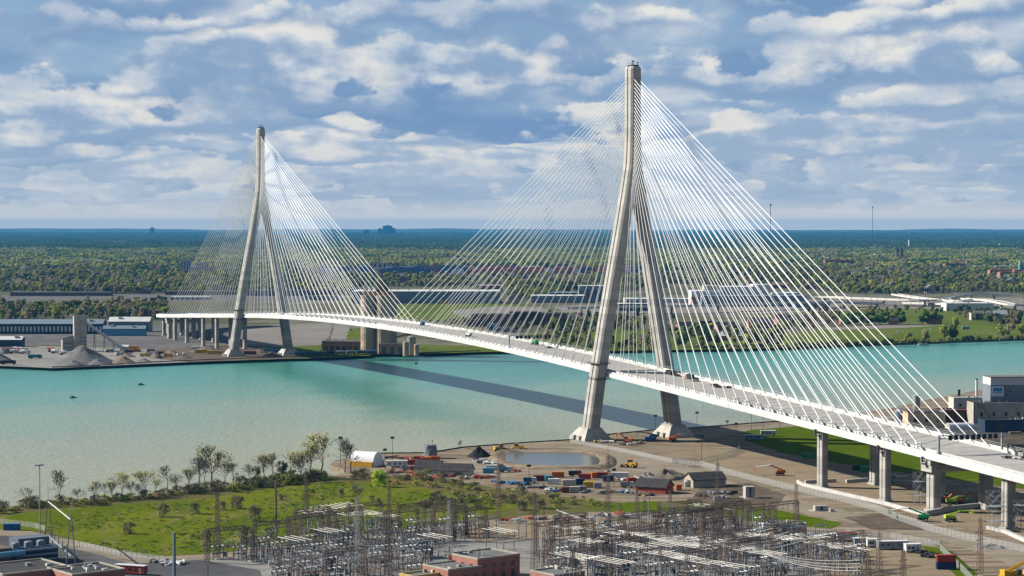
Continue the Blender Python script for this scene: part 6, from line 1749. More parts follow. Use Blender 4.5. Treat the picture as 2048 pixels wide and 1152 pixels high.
# buildings and big pieces of the yard
cb = block('control_house', 'red brick control house with a grey flat roof at the lower edge', 'building', P(968, 1156, GZ), E2, 19, 17, 8.4, BRICK, ROOFG, [(4, 1.2, 1.6, 2.6), (4, 5, 1.6, 1.8)], wend=[(3, 4.8, 1.8, 1.8)])
block('control_house_wing', 'lower brick wing in front of the control house', 'building', P(905, 1166, GZ), E2, 15, 15, 6.0, BRICK, ROOFG, [(3, 1.5, 1.8, 2.2)], wend=[(3, 1.6, 2.4, 2.4)])
block('yellow_annex', 'low yellow walled annex left of the control house', 'building', P(845, 1172, GZ), E2, 14, 8, 4.2, paint('yellow_wall', (0.56, 0.40, 0.14)), ROOFG)
block('relay_house', 'flat grey-roofed brick relay house right of the control house', 'building', P(1115, 1172, GZ), E2, 14, 13, 5, BRICK, ROOFG)
t = thing('firewall', 'tall grey concrete firewall slab at the lower edge', 'firewall', P(1163, 1162, GZ), E2); b = MB(); b.box(-.3, .3, -3.2, 3.2, 0, 9.4); b.build('slab', CONC, t); b = MB(); b.box(-3.4, -.3, 3.1, 3.6, 0, 8.8); b.build('return_wall', CONC, t)
block('grey_store', 'long grey store with roll doors behind the right switchyard', 'building', P(1565, 1070, GZ), E2 - .5, 18, 7, 4.6, CLADW, ROOFW, [(5, .3, 2.2, 3)])
block('asphalt_roof_building', 'dark flat-roofed brick building in the lower left corner', 'building', P(45, 1172, GZ), E2, 26, 24, 6.5, BRICK, ROOFD, [(6, 2, 1.6, 2)])
bb = block('asphalt_roof_building', 'second dark flat-roofed brick building right of the corner one', 'building', P(172, 1176, GZ), E2, 20, 19, 6.5, BRICK, ROOFD, [(4, 2, 1.6, 2)])
for i, (x, y, h) in enumerate([(-4, 2, .9), (0, 0, .6), (3, -2, .8), (5, 3, .5), (-2, -5, 1.2)]): b = MB(); b.cbox(x, y, 6.55, .9, .7, h); b.build('roof_unit', WHITEP, bb)
trailer(262, 1148, 'red and white box trailer at the lower left', 12, 2.8, 3.2, RED, -.35, ROOFW)
container(24, 1060, 'bright blue container at the left edge of the field road', BLUE, 6.6, .05)
# dark blue plant at the left edge
dp = thing('cooling_plant', 'dark blue cooling plant of tanks and ducts at the left edge', 'plant', P(62, 1128, GZ), E2)
b = MB(); b.box(-9, 9, -4, 4, 0, 6.5); b.build('casing', CLADB, dp); b = MB(); b.box(-16, -10, -5, 5, 0, 7.6); b.build('casing', mat('plant_brown', (0.16, 0.12, 0.10), .9), dp)
for k in range(3): b = MB(); b.tube((-8, -5 - k * .2, 2 + k * 2), (8, -5 - k * .2, 2 + k * 2), .5, 8); b.build('duct', CLAD, dp)
for x in (-6, -1, 4): b = MB(); b.lathe([(1.6, 6.5), (1.6, 8.2), (1.2, 8.6)], 12, x, 0); b.build('fan_stack', CLAD, dp)
b = MB(); b.box(-3, 9.5, 4.2, 12, 0, 9.0); b.build('screen_wall', mat('grey_blue_screen', (0.13, 0.16, 0.19), .8), dp)
b = MB(); b.tube((-20, -7, 5.5), (-6, -7, 5.5), 1.2, 12); b.build('tank', LBLUE, dp)
# A-frame take-off gantry
ag = thing('take_off_gantry', 'grey A-frame gantry with a white cross beam at the left', 'gantry', P(118, 1112, GZ))
pa, pc = P(97, 1092, GZ) - P(118, 1112, GZ), P(142, 1134, GZ) - P(118, 1112, GZ)
for q in (pa, pc):
    d = (pc - pa).normalized(); n_ = Vector((-d.y, d.x, 0))
    b = MB()
    for sg in (-1, 1): b.tube(q + n_ * sg * 1.7 + d * 0, q + Vector((0, 0, 17.5)) + n_ * .35 * sg, .24, 5, .17)
    b.tube(q + n_ * 1.1 + Vector((0, 0, 6)), q - n_ * 1.1 + Vector((0, 0, 6)), .14, 4); b.tube(q + Vector((0, 0, 17.4)), q + Vector((0, 0, 22)), .1, 4); b.build('leg', CLAD, ag)
b = MB(); b.tube(pa + Vector((0, 0, 17.4)), pc + Vector((0, 0, 17.4)), .26, 6); b.build('cross_beam', BUSW, ag)
b = MB(); b.tube(pa + Vector((0, 0, 4)), pc + Vector((0, 0, 4)), .3, 4); b.build('lower_beam', CLAD, ag)
for k in range(5): q = pa.lerp(pc, (k + .6) / 5.6); b = MB(); insulator(b, q.x, q.y, 4.2, 7.0, .3); b.build('insulator', PORC, ag)
for x, y, lab in [(1455, 1092, 'red drum stack in the right switchyard'), (1480, 1094, 'red drum stack beside its twin in the right switchyard')]:
    t = thing('drum_stack', lab, 'drums', P(x, y, GZ + .1), E2)
    for i in range(6): b = MB(); b.lathe([(.42, 0), (.42, 1.3)], 8, -3 + i * 1.1, 0); b.build('drum', RED, t)
for i in range(8): pile(1620 + i * 10, 1086 - i * 1.2, 3, 'yellow-brown pallet stacks in the row before the kiosks', 'pallets before the kiosks')
for i in range(9): o = pile(1250 + i * 8, 1078 - i * .3, 5, 'dark cable drum heap in the row behind the bus tubes', 'dark heaps behind the bus tubes')
# ================================================================== the far bank
def FP(px, py): return P(px, py, FZ)
def scl(px, py): return FP(px, py).y / F_PX                      # metres per photo pixel there
GRAV = mat('grey_gravel', (0.17, 0.163, 0.155), .95, .22, .12, bump=.3); GRAVB = mat('brown_gravel', (0.20, 0.155, 0.115), .95, .25, .12, bump=.3)
for x, y, w, h, m, lab in [(165, 727, 142, 37, GRAV, 'largest grey gravel cone in front of the concrete tower'), (146, 731, 50, 12, GRAV, 'small gravel cone before the largest one at its left'), (196, 730, 56, 13, GRAV, 'small gravel cone before the largest one at its right'), (247, 727, 60, 15, GRAVB, 'brown gravel cone right of the largest one'), (288, 725, 42, 9, GRAV, 'low grey gravel cone near the quay mast'), (255, 714, 36, 9, GRAVB, 'brown cone at the foot of the conveyor'), (312, 716, 34, 14, GRAVB, 'brown sand cone beside the wharf yard'), (342, 712, 60, 12, GRAVB, 'broad brown heap left of the far tower'),
                          (-2, 722, 60, 16, GRAV, 'gravel heap cut by the left edge near the water'), (6, 707, 36, 14, GRAV, 'pale gravel cone at the left edge'), (368, 716, 40, 8, SOILH, 'dark soil heap left of the far tower foot'), (415, 703, 70, 12, SOILH, 'long soil heap beneath the side span'), (545, 712, 46, 9, SOILH, 'reddish heap between the feet of the far tower'), (520, 706, 40, 10, SOILH, 'soil heap behind the far tower feet')]:
    heap('gravel_heap', x, y, w, h, m, lab, FZ, seed=int(x) % 17, lumps=.16, asp=.9)
# concrete batching tower, annex and conveyor
k = scl(160, 702)
bt = thing('batching_tower', 'tall pale concrete batching tower behind the largest gravel cone', 'tower', FP(160, 702), .32)
b = MB(); b.box(-6.2, 6.2, -5, 5, 0, 35); b.build('wall', STONE, bt); b = MB(); b.box(-6.4, 6.4, -5.2, 5.2, 35, 35.5); b.build('roof', ROOFG, bt)
for r_ in range(4): each_window(bt, -1, 5.5, -5, 2 + r_ * 3.6, 1.2, 1.4, 2)
each_window(bt, -2, 2, -5, 29, 1.2, 1.4, 1)
an = thing('batching_annex', 'lower pale annex with slanted roof beside the batching tower', 'building', FP(135, 702), .32)
b = MB(); b.sweep([lambda u, w: Vector((u, -5, w)), lambda u, w: Vector((u, 5, w))], [(-5.5, 0), (5.5, 0), (5.5, 15), (-5.5, 12)]); b.build('wall', STONE, an); b = MB(); b.sweep([lambda u, w: Vector((u, -5.4, w)), lambda u, w: Vector((u, 5.4, w))], [(-6, 11.9), (5.6, 15.05), (5.6, 15.4), (-6, 12.3)]); b.build('roof', ROOFD, an)
for z in (3, 7): each_window(an, -4, 4, -5, z, 1.4, 1.4, 3)
cv = thing('conveyor', 'long slanted conveyor from the batching tower down to the yard', 'conveyor', FP(165, 702))
a = PD(169, 643, FP(165, 702).y) - FP(165, 702); c = PD(247, 698, FP(247, 700).y) - FP(165, 702)
b = MB(); b.tube(a, c, 1.5, 4); b.build('gallery', CLADW, cv)
for f in (.25, .5, .75): q = a.lerp(c, f); b = MB(); b.tube((q.x - 1, q.y, 0), (q.x, q.y, q.z), .25, 4); b.tube((q.x + 1, q.y, 0), (q.x, q.y, q.z), .25, 4); b.build('trestle', DARK, cv)
shed(249, 701, 'cream hopper shed at the foot of the conveyor', 8, 6, 4, 5.5, CREAM, ROOFW, 0, pos=FP(249, 701), name='hopper_shed')
container(268, 700, 'yellow box right of the hopper shed', YELLOW, 9, 0, pos=FP(268, 700), Hh=4)
# long sheds
def longshed(px0, px1, py, ytop, label, wm, rm, W=24, nbay=0, name='warehouse', slope=True, cat='warehouse'):
    a, c = FP(px0, py), FP(px1, py); L = (c - a).length; kk = a.y / F_PX; Hh = (py - ytop) * kk
    t = thing(name, label, cat, (a + c) / 2 + Vector((0, W / 2, 0)), 0)
    he = Hh * .72 if slope else Hh
    if slope:
        b = MB(); b.gwall(-L / 2, L / 2, -W / 2, W / 2, 0, he, Hh - .05); b.build('wall', wm, t)
        b = MB(); b.gable(-L / 2, L / 2, -W / 2, W / 2, he, Hh, .6, .4); b.build('roof', rm, t)
    else:
        b = MB(); b.box(-L / 2, L / 2, -W / 2, W / 2, 0, Hh); b.build('wall', wm, t); b = MB(); b.box(-L / 2 - .3, L / 2 + .3, -W / 2 - .3, W / 2 + .3, Hh, Hh + .5); b.build('roof', rm, t)
    rgv = random.Random(int(L)); nv = min(9, max(2, int(L / 22)))
    for i in range(nv):
        b = MB(); x = -L / 2 + L * (i + rgv.uniform(.2, .8)) / nv; yv = rgv.uniform(-W * .25, W * .25); b.cbox(x, yv, Hh - (abs(yv) / (W / 2) * (Hh - he) if slope else 0) + .2, rgv.uniform(2, 5), rgv.uniform(2, 4), rgv.uniform(1, 2)); b.build('roof_unit', GREY if i % 2 else CLADW, t)
    for i in range(nbay):
        b = MB(); x = -L / 2 + L * (i + .5) / nbay; w = L / nbay * .5; b.box(x - w / 2, x + w / 2, -W / 2 - .12, -W / 2 + .1, he * .25, he * .75); b.build('bay_window', ROOFW if wm is CLADB else GLASS, t)
    return t
longshed(-120, 205, 668, 640, 'very long shed with pale blue roof and a row of light bays at the left', CLADB, CLAD, 26, 42)
longshed(217, 299, 664, 635, 'tall blue-grey shed at the right end of the long shed', CLAD, ROOFW, 22, 6); longshed(206, 290, 672, 652, 'lower pale blue shed in front of the tall one', LBLUE, CLAD, 12, 0)
longshed(-20, 43, 694, 674, 'small dark blue shed with a white roof at the left edge', CLADB, ROOFW, 16, 0)
# mixer trucks and yard vehicles
for i, (x, y) in enumerate([(24, 704), (30, 707), (35, 702), (40, 706), (46, 703), (50, 708), (106, 704), (130, 710), (112, 707)]):
    truck(x, y, ('mixer truck with white drum' if i % 3 else 'mixer truck with red drum') + ' parked ' + ['in the first row left of the batching tower', 'beside the annex of the batching tower'][i > 5], WHITEP, WHITEP if i % 3 else RED, rng.uniform(-.4, .4), 8.5, pos=FP(x, y), tank=True, sc=1.25, name='mixer_truck', group=('white' if i % 3 else 'red') + ' mixer trucks' + (' by the annex' if i > 5 else ''))
truck(70, 717, 'dark green tipper truck before the mixer trucks', TEAL, TEAL, 0, 9, pos=FP(70, 717), sc=1.4); truck(16, 729, 'black barge-like dump truck at the left water edge', DARK, DARK, 0, 10, pos=FP(16, 729), sc=1.4)
for i in range(16):
    x, y = rng.uniform(210, 450), rng.uniform(702, 714); m = [WHITEP, YELLOW, GREY, DARK, ORANGE, CREAM][i % 6]
    truck(x, y, ['white', 'yellow', 'grey', 'dark', 'orange', 'cream'][i % 6] + ' works vehicle on the far wharf yard', m, m, rng.uniform(-.6, .6), 7, pos=FP(x, y), group='works vehicles on the far wharf', sc=1.2)
for i, (x, y, m, lab) in enumerate([(402, 706, YELLOW, 'yellow container at the far wharf, left one'), (428, 708, YELLOW, 'yellow container at the far wharf, right one'), (553, 706, BLUE, 'blue container behind the far tower foot'), (535, 703, TEAL, 'teal container between the far tower feet'), (395, 700, WHITEP, 'white container below the side span'), (500, 709, BROWNR, 'rust container at the far tower')]): container(x, y, lab, m, 12, .1, pos=FP(x, y), W=3, Hh=3.4)
# tank wagons along the quay
for i in range(8):
    x = 600 + i * 20.5; y = 711.5 - i * .5; p = FP(x, y); m = [mat('tank_teal', (0.05, 0.16, 0.18), .5), mat('tank_blue', (0.06, 0.14, 0.20), .5), DARK, mat('tank_grey', (0.17, 0.21, 0.23), .5)][[0, 1, 0, 2, 3, 3, 1, 1][i]]
    t = thing('tank_wagon', 'tank wagon number %d from the far tower in the quay train' % (i + 1) if False else ['teal', 'blue', 'second teal', 'black', 'grey', 'second grey', 'bluish', 'last bluish'][i] + ' tank wagon in the train on the far quay', 'tank wagon', p, -.02, 'tank wagons on the far quay')
    b = MB(); 
    for (r0, x0), (r1, x1) in zip([(.4, -4.9), (1.4, -4.4), (1.5, 0), (1.4, 4.4)], [(1.4, -4.4), (1.5, 0), (1.4, 4.4), (.4, 4.9)]): b.tube((x0, 0, 2.6), (x1, 0, 2.6), r0, 12, r1)
    b.build('tank', m, t); b = MB(); b.lathe([(.6, 3.9), (.6, 4.6)], 8); b.build('dome', m, t)
    b = MB(); b.box(-5, 5, -.7, .7, .8, 1.1); b.build('frame', DARK, t)
    wheels(t, (-4, -2.8, 2.8, 4), .75, .45, .15)
block('brick_warehouse', 'long brown brick warehouse behind the tank wagons', 'warehouse', FP(690, 701), -.25, 40, 26, 9.5, BRICKD, ROOFG, [(6, 1, 3, 4)])
# silo cluster
sc_p = FP(757, 706); sl = thing('silo_cluster', 'cluster of tall tan concrete silos rising above the bridge deck', 'silos', sc_p, -.3)
def silo_part(x, y, r, h, m=TANC):
    b = MB(); b.lathe([(r, 0), (r, h)], 24, x, y); b.build('silo', m, sl)
for x, y in [(-7.8, -6), (7.8, -6), (-7.8, 8), (7.8, 8)]: silo_part(x, y, 8.0, 57)
b = MB(); b.box(-14, 14, -10.5, 9, 57, 60); b.build('head_floor', mat('rust_head', (0.30, 0.19, 0.12), .9, .3), sl)
b = MB(); b.box(0, 9, -6, 4, 60, 66); b.box(2, 7, -4, 2, 66, 72); b.tube((9, -2, 66), (15, -2, 60), .6, 5); b.tube((1, -6, 60), (1, -6, 74), .3, 4); b.build('elevator_house', mat('rust_steel', (0.20, 0.14, 0.09), .9, .35, .4), sl)
for x in (-10, -5, 0): b = MB(); b.box(x - 1, x + 1, -8, -6, 60, 62.5); b.build('roof_hatch', mat('rust_head'  , (0, 0, 0)), sl)
block('hoist_house', 'white hoist house at the foot of the silos', 'building', FP(780, 697), -.3, 12, 8, 19, CLADW, ROOFG, [(1, 10, 2, 5)]); block('loading_shed', 'brown shed with orange doors in front of the silos', 'shed', FP(788, 708), -.3, 28, 10, 10, BRICKD, ROOFG, [(3, .5, 4, 7)])
silo(823, 710, 4.2, 17, 'small tan silo right of the cluster', TANC, pos=FP(823, 710)); silo(812, 712, 3, 13, 'slim tan silo left of the small one', TANC, pos=FP(812, 712)); silo(833, 711, 2.4, 10, 'shortest tan silo at the quay', TANC, pos=FP(833, 711))
t = thing('loading_gantry', 'rusty loading frame over the small silos', 'gantry', FP(818, 708)); b = MB(); lattice(b, 22, 4, 3, 7, .25); b.build('frame', RUSTY, t); b = MB(); b.tube((-14, 0, 16), (10, 0, 22), .7, 4); b.build('conveyor', RUSTY, t)
# far bank street lights and masts
for x, y, yt, lab in [(321, 727, 716, 'short mast at the far quay edge before the gravel yard'), (660, 688, 640, 'slender mast at the corner of the far paved lot'), (703, 694, 660, 'slender mast on the grass left of the silos'), (845, 690, 600, 'tall slender mast rising above the deck right of the silos'), (858, 690, 610, 'second slender mast above the deck right of the silos'), (1232, 640, 590, 'slender mast seen left of the near tower leg'), (1238, 660, 600, 'slender mast on the meadow behind the near tower leg')]: light_mast(x, y, yt, lab, FZ, .25, m=GALV)
# warehouses and plants beyond
longshed(706, 1000, 607, 583, 'very long white-roofed warehouse behind the silos', CLAD, ROOFW, 90, 0, slope=False); longshed(1062, 1170, 606, 592, 'white-roofed hall with bluish wall left of the near tower', CLAD, ROOFW, 60, 0, slope=False)
longshed(1095, 1160, 596, 586, 'low grey hall behind the white-roofed hall', CLADB, CLAD, 60, 0, slope=False); longshed(1158, 1232, 603, 572, 'blue-white tiered office block beside the near tower', CLAD, ROOFW, 40, 10, slope=False); longshed(955, 1005, 583, 571, 'red framed structure behind the long warehouse', RED, ROOFW, 30, 4, slope=False)
longshed(1250, 1330, 612, 598, 'white inspection hall seen between the tower legs', CLADW, ROOFW, 50, 8, slope=False); longshed(1236, 1310, 622, 608, 'low white canopy between the tower legs', CLADB, ROOFW, 30, 0, slope=False); longshed(1310, 1400, 606, 598, 'low white roofs right of the far tower leg', CLADW, ROOFW, 40, 0, slope=False)
# main white plant on the right of the tower
mp = thing('white_plant', 'large white stepped plant behind the stay cables', 'plant', FP(1500, 612), 0); kk = scl(1500, 612)
for (x0, x1, h, y0, y1, m) in [(1383, 1445, 30, 0, 60, CLADW), (1400, 1605, 22, -30, 10, CLAD), (1410, 1440, 40, 20, 60, STONE), (1440, 1520, 38, 20, 70, CLADW), (1510, 1545, 42, 30, 70, CLADW), (1545, 1598, 26, 10, 60, ROOFW)]:
    b = MB(); b.box((x0 - 1500) * kk, (x1 - 1500) * kk, y0, y1, 0, h * kk); b.build('wing', m, mp)
b = MB(); b.box((1383 - 1500) * kk - .3, (1400 - 1500) * kk, -.6, 20, 0, 18 * kk); b.build('wing', mat('pink_brick', (0.40, 0.19, 0.14), .9), mp)
for i in range(9): b = MB(); x = (1410 + i * 21 - 1500) * kk; b.box(x, x + 8 * kk, -30.2, -29.9, 6 * kk, 10 * kk); b.build('window_band', GLASS, mp)
# viaducts of the interchange: white edged decks on piers
ASPHL = mat('ramp_asphalt', (0.23, 0.225, 0.22), .9, .1, .02)
def ramp(line, label, w=13.0, piers=True, name='viaduct', zs=None):
    """line: px, py of the deck surface with height z above the ground"""
    pts = [P(x, y, FZ + z) for x, y, z in line]
    fine = []
    for i in range(len(pts) - 1):
        p0, p1, p2, p3 = pts[max(0, i - 1)], pts[i], pts[i + 1], pts[min(len(pts) - 1, i + 2)]
        for j in range(8):
            t_ = j / 8; fine.append(.5 * ((2 * p1) + (p2 - p0) * t_ + (2 * p0 - 5 * p1 + 4 * p2 - p3) * t_ * t_ + (3 * p1 - p0 - 3 * p2 + p3) * t_ ** 3))
    fine.append(pts[-1]); frs_ = []
    for i, p in enumerate(fine):
        d = (fine[min(i + 1, len(fine) - 1)] - fine[max(0, i - 1)]); d.z = 0; d.normalize(); n = Vector((d.y, -d.x, 0))
        frs_.append((lambda p_, n_: lambda u, w_: p_ + n_ * u + Vector((0, 0, w_)))(p, n))
    t = thing(name, label, 'viaduct', (0, 0, 0))
    b = MB(); b.sweep(frs_, [(-w / 2, -1.8), (w / 2, -1.8), (w / 2, 0), (-w / 2, 0)]); b.build('deck', ASPHL, t)
    for sg in (-1, 1): b = MB(); b.sweep(frs_, [(sg * w / 2 - .3, -1.9), (sg * w / 2 + .3, -1.9), (sg * w / 2 + .3, .9), (sg * w / 2 - .3, .9)]); b.build('parapet', mat('ramp_parapet', (0.66, 0.64, 0.58), .8, .06), t)
    if piers:
        for i in range(4, len(fine) - 1, 5):
            p = fine[i]
            if p.z - FZ > 4: b = MB(); b.frustum(p.x, p.y, FZ - .5, p.z - 1.7, 1.4, 1.4, 1.6, 2.4); b.build('pier', CONC, t)
    return t
ramp([(1130, 616, 9), (1240, 613, 10), (1380, 611, 11), (1530, 606, 11), (1680, 604, 9), (1760, 606, 5)], 'long white-edged viaduct crossing behind the near tower', 16)
ramp([(1560, 594, 9), (1640, 593, 10), (1720, 596, 10), (1850, 600, 10), (1905, 596, 6)], 'white-edged ramp rising behind the stay cables', 14)
ramp([(1790, 588, 10), (1815, 592, 11), (1870, 599, 10), (1905, 601, 8)], 'short white ramp curving into the interchange', 12); ramp([(2020, 589, 8), (1950, 588, 10), (1900, 594, 11), (1895, 600, 11), (1935, 603, 10), (1955, 600, 9), (1925, 596.5, 8)], 'white looping ramp of the interchange', 12)
ramp([(1900, 609, 5), (1950, 599, 10), (1990, 602, 12), (2030, 609, 10), (2120, 613, 5), (2300, 616, 1)], 'white ramp arching down to the right edge', 14); ramp([(1810, 605, 4), (1900, 608, 5), (1960, 612, 6)], 'dark retaining ramp below the loop', 12, False)
longshed(1893, 1987, 622, 607, 'long white flat hall before the looping ramp', CLADW, ROOFW, 40, 0, slope=False); longshed(1590, 1660, 616, 607, 'low blue-grey hall behind the cables at the right', CLAD, CLAD, 30, 0, slope=False)
for i in range(22):
    x = 1690 + i * 17 + rng.uniform(-5, 5); y = rng.uniform(606, 622); light_mast(x, y, y - rng.uniform(24, 34), 'tall highway light mast by the interchange ramps', FZ, .5, m=GALV)['group'] = 'interchange light masts'
# fort: brick houses, officers row
def brick_house(px, py, wpx, hpx, label, m=BRICK, rz=.15, chim=2, rm=None):
    p = FP(px, py); k_ = p.y / F_PX; L = wpx * k_; he = hpx * k_ * .6; hr = hpx * k_
    t = thing('brick_house', label, 'house', p, rz); W = L * .62
    b = MB(); b.gwall(-L / 2, L / 2, -W / 2, W / 2, 0, he, hr - .05); b.build('wall', m, t); b = MB(); b.gable(-L / 2, L / 2, -W / 2, W / 2, he, hr, .4, .3); r_ = b.build('roof', rm or ROOFD, t)
    for i in range(chim): b = MB(); b.cbox(-L * .35 + i * L * .7 / max(1, chim - 1), 0, hr - 1, 1.3, 1.3, 3); b.build('chimney', m, r_)
    for z in (.18, .58): each_window(t, -L / 2 + .5, L / 2 - .5, -W / 2, he * z, L * .07, he * .22, 5)
    return t
for x, y, w, h, lab in [(1372, 668, 40, 24, 'dark brick fort house behind the far tower leg'), (1410, 668, 30, 26, 'brick fort house with a bright end wall beside the dark one'), (1450, 664, 44, 20, 'brick fort house left of the round lawn'), (1520, 656, 50, 20, 'dark brick fort house behind the cables'), (1568, 652, 36, 22, 'brick house with orange end wall among the cables'), (1612, 650, 34, 20, 'brick house beside the orange-ended one'), (1690, 648, 22, 14, 'brick house at the left end of the round trees'), (1788, 650, 18, 15, 'brick house with an orange gable between the round trees'), (1868, 648, 28, 17, 'brick house with dormers at the right end of the round trees')]: brick_house(x, y, w, h, lab, rz=rng.uniform(-.5, .5))
shed(1440, 684, 'long pink-ended shed with a pale roof on the fort meadow', 44, 18, 5, 9, mat('pink_end', (0.42, 0.20, 0.15), .9), ROOFW, .2, pos=FP(1440, 680), name='fort_shed')
ab = block('apartment_row', 'cream balcony block with white roof chimneys at the far right', 'building', FP(1968, 640), -.05, 55 * scl(1968, 640), 18, 9, CREAM, ROOFD, [(7, 1.5, 3.6, 2.2), (7, 5.5, 3.6, 2.2)])
for i in range(10): b = MB(); b.cbox(-14 + i * 3.1, -6, 9, 1.2, 1.2, 3.2); b.build('roof_stack', WHITEP, ab)
b = MB(); b.gwall(55 * .25, 55 * .25 + 16, -9, 9, 0, 8, 13); b.build('end_wing', GREY, ab)
# dark derelict works behind mid span
for x, y, w, h, m, lab in [(985, 652, 84, 24, BRICKD, 'dark brown derelict works left of mid span'), (1050, 650, 60, 26, mat('burnt_brick', (0.075, 0.05, 0.042), .95), 'darkest derelict brick hall behind the sign gantry'), (1100, 650, 66, 24, BRICKD, 'derelict brick hall nearest the near tower'), (950, 652, 30, 14, BRICKD, 'low derelict end bay'), (985, 660, 20, 12, LBLUE, 'small blue shed before the derelict works'), (1140, 640, 30, 10, CREAM, 'pale low hut right of the derelict works'), (1010, 664, 40, 9, GREY, 'low grey shed on the bank below the works')]:
    p = FP(x, y); k_ = p.y / F_PX; block('derelict_works', lab, 'works', p, rng.uniform(-.06, .06), w * k_, 22, h * k_, m, ROOFG, [(max(3, int(w / 8)), h * k_ * .25, 2.2, h * k_ * .35)])
# goal posts, small things on the sports field
for x, y in [(1855, 662), (1775, 674), (1765, 677), (1800, 666), (1960, 668), (1985, 671)]:
    t = thing('goal_frame', 'white goal frame on the sports field', 'goal', FP(x, y), rng.uniform(-.3, .3), 'goals on the sports field'); b = MB(); b.tube((-3.6, 0, 0), (-3.6, 0, 2.6), .16, 4); b.tube((3.6, 0, 0), (3.6, 0, 2.6), .16, 4); b.build('post', WHITEP, t); b = MB(); b.tube((-3.7, 0, 2.6), (3.7, 0, 2.6), .16, 4); b.build('crossbar', WHITEP, t)
truck(1931, 659, 'small blue van parked on the sports field', LBLUE, LBLUE, .1, 6.5, pos=FP(1931, 659), sc=1.3, name='van', cat='van')
# container yard in the middle distance
ci = 0; cgeo = None
CM = [paint('box_red', (0.50, 0.10, 0.06)), paint('box_orange', (0.60, 0.22, 0.08)), paint('box_rose', (0.55, 0.22, 0.20)), paint('box_blue', (0.07, 0.12, 0.28)), WHITEP]
cm = [MB().box(-12.2, 12.2, -3, 3, 0, 8.0).box(-12.3, -12.15, -2.6, 2.6, .3, 7.6).box(-12.0, 12.0, -3.08, -2.98, 3.8, 4.2).mesh('container_stack', m) for m in CM]
for i in range(240):
    x = rng.uniform(640, 1270); y = rng.gauss(544, 3.0)
    if not 538 < y < 551: continue
    red = x > 930; c_ = rng.choice([0, 1, 0, 2, 1, 4]) if red and rng.random() < .8 else rng.choice([3, 3, 0, 4, 3])
    o = reuse('container_stack', cm[c_], None, FP(x, y), rng.uniform(-.05, .05), (rng.uniform(.8, 1.3), 1.0, rng.uniform(1.1, 1.9))); tag(o, ['red', 'orange', 'rose', 'blue', 'white'][c_] + ' container stack in the distant freight terminal', 'containers', 'distant container stacks')
longshed(1045, 1080, 541, 533, 'white dome-roofed hall amid the red container stacks', CLADW, ROOFW, 40, 0, slope=False)
# houses of the suburbs: one of each kind, copied
HW = [mat('house_white', (0.62, 0.61, 0.57), .9, .1, .2, rnd=.3), mat('house_brick', (0.27, 0.13, 0.09), .9, .2, .2, rnd=.25), mat('house_tan', (0.40, 0.33, 0.25), .9, .1, .2, rnd=.25)]
HR = [mat('house_roof_grey', (0.15, 0.145, 0.14), .95, .2, .2, rnd=.35), mat('house_roof_brown', (0.17, 0.115, 0.085), .95, .2, .2, rnd=.3), ROOFW]
hp = []
for i in range(3):
    for j in range(2):
        t = thing('suburban_house', '', 'house'); L, W, he, hr = (12, 9, 5.5, 9.0) if j == 0 else (18, 12, 4.0, 7.2)
        b = MB(); b.gwall(-L / 2, L / 2, -W / 2, W / 2, 0, he, hr - .05); b.build('wall', HW[i], t); b = MB(); b.gable(-L / 2, L / 2, -W / 2, W / 2, he, hr, .5, .3); b.build('roof', HR[j], t)
        b = MB(); windows(b, -L / 2 + 1, -1, -W / 2, 1.6, 1.6, 1.5, 1); b.build('window', GLASS, t); b = MB(); windows(b, 1, L / 2 - 1, -W / 2, 1.6, 1.6, 1.5, 1); b.build('window', GLASS, t)
        hp.append((t, ['white', 'red brick', 'tan'][i], ['small gabled', 'long low'][j]))
hu = set(); cnt = 0
while cnt < 260:
    d = math.sqrt(rng.uniform(3300 ** 2, 7000 ** 2)); x = d * rng.uniform(-.25, .25); px, py = project((x, d, FZ))
    if any(inside(px, py, q) for q in NO_TREES): continue
    cnt += 1; q = rng.randrange(6); t, c_, s_ = hp[q]
    lab = '%s %s house among the trees of the far suburb' % (s_, c_)
    if q in hu: o = copy_tree(t)
    else: o = t; hu.add(q)
    o.location = (x, d, FZ); o.rotation_euler = (0, 0, rng.choice((0, math.pi / 2)) + rng.uniform(-.1, .1)); o['label'] = lab; o['group'] = 'suburban %s %s houses' % (s_, c_); k_ = rng.uniform(1.3, 1.9); o.scale = (k_, k_, k_)
# more roofs farther out, one mass
b = MB()
for i in range(1500):
    d = math.sqrt(rng.uniform(5500 ** 2, 16000 ** 2)); x = d * rng.uniform(-.26, .26); px, py = project((x, d, FZ))
    if any(inside(px, py, q) for q in NO_TREES): continue
    L, W, h = (rng.uniform(14, 26), 12, rng.uniform(8, 16)) if rng.random() < .85 else (rng.uniform(60, 200), rng.uniform(30, 60), rng.uniform(12, 17))
    b.cur = rng.choices((0, 1, 2, 3), (3, 2, 2, 2))[0]; b.cbox(x, d, FZ - .5, L, W, h)
o = b.build('distant_rooftops', [ROOFW, HR[0], HW[1], CLAD]); tag(o, 'scattered pale roofs showing between the distant treetops', None, None, 'stuff')
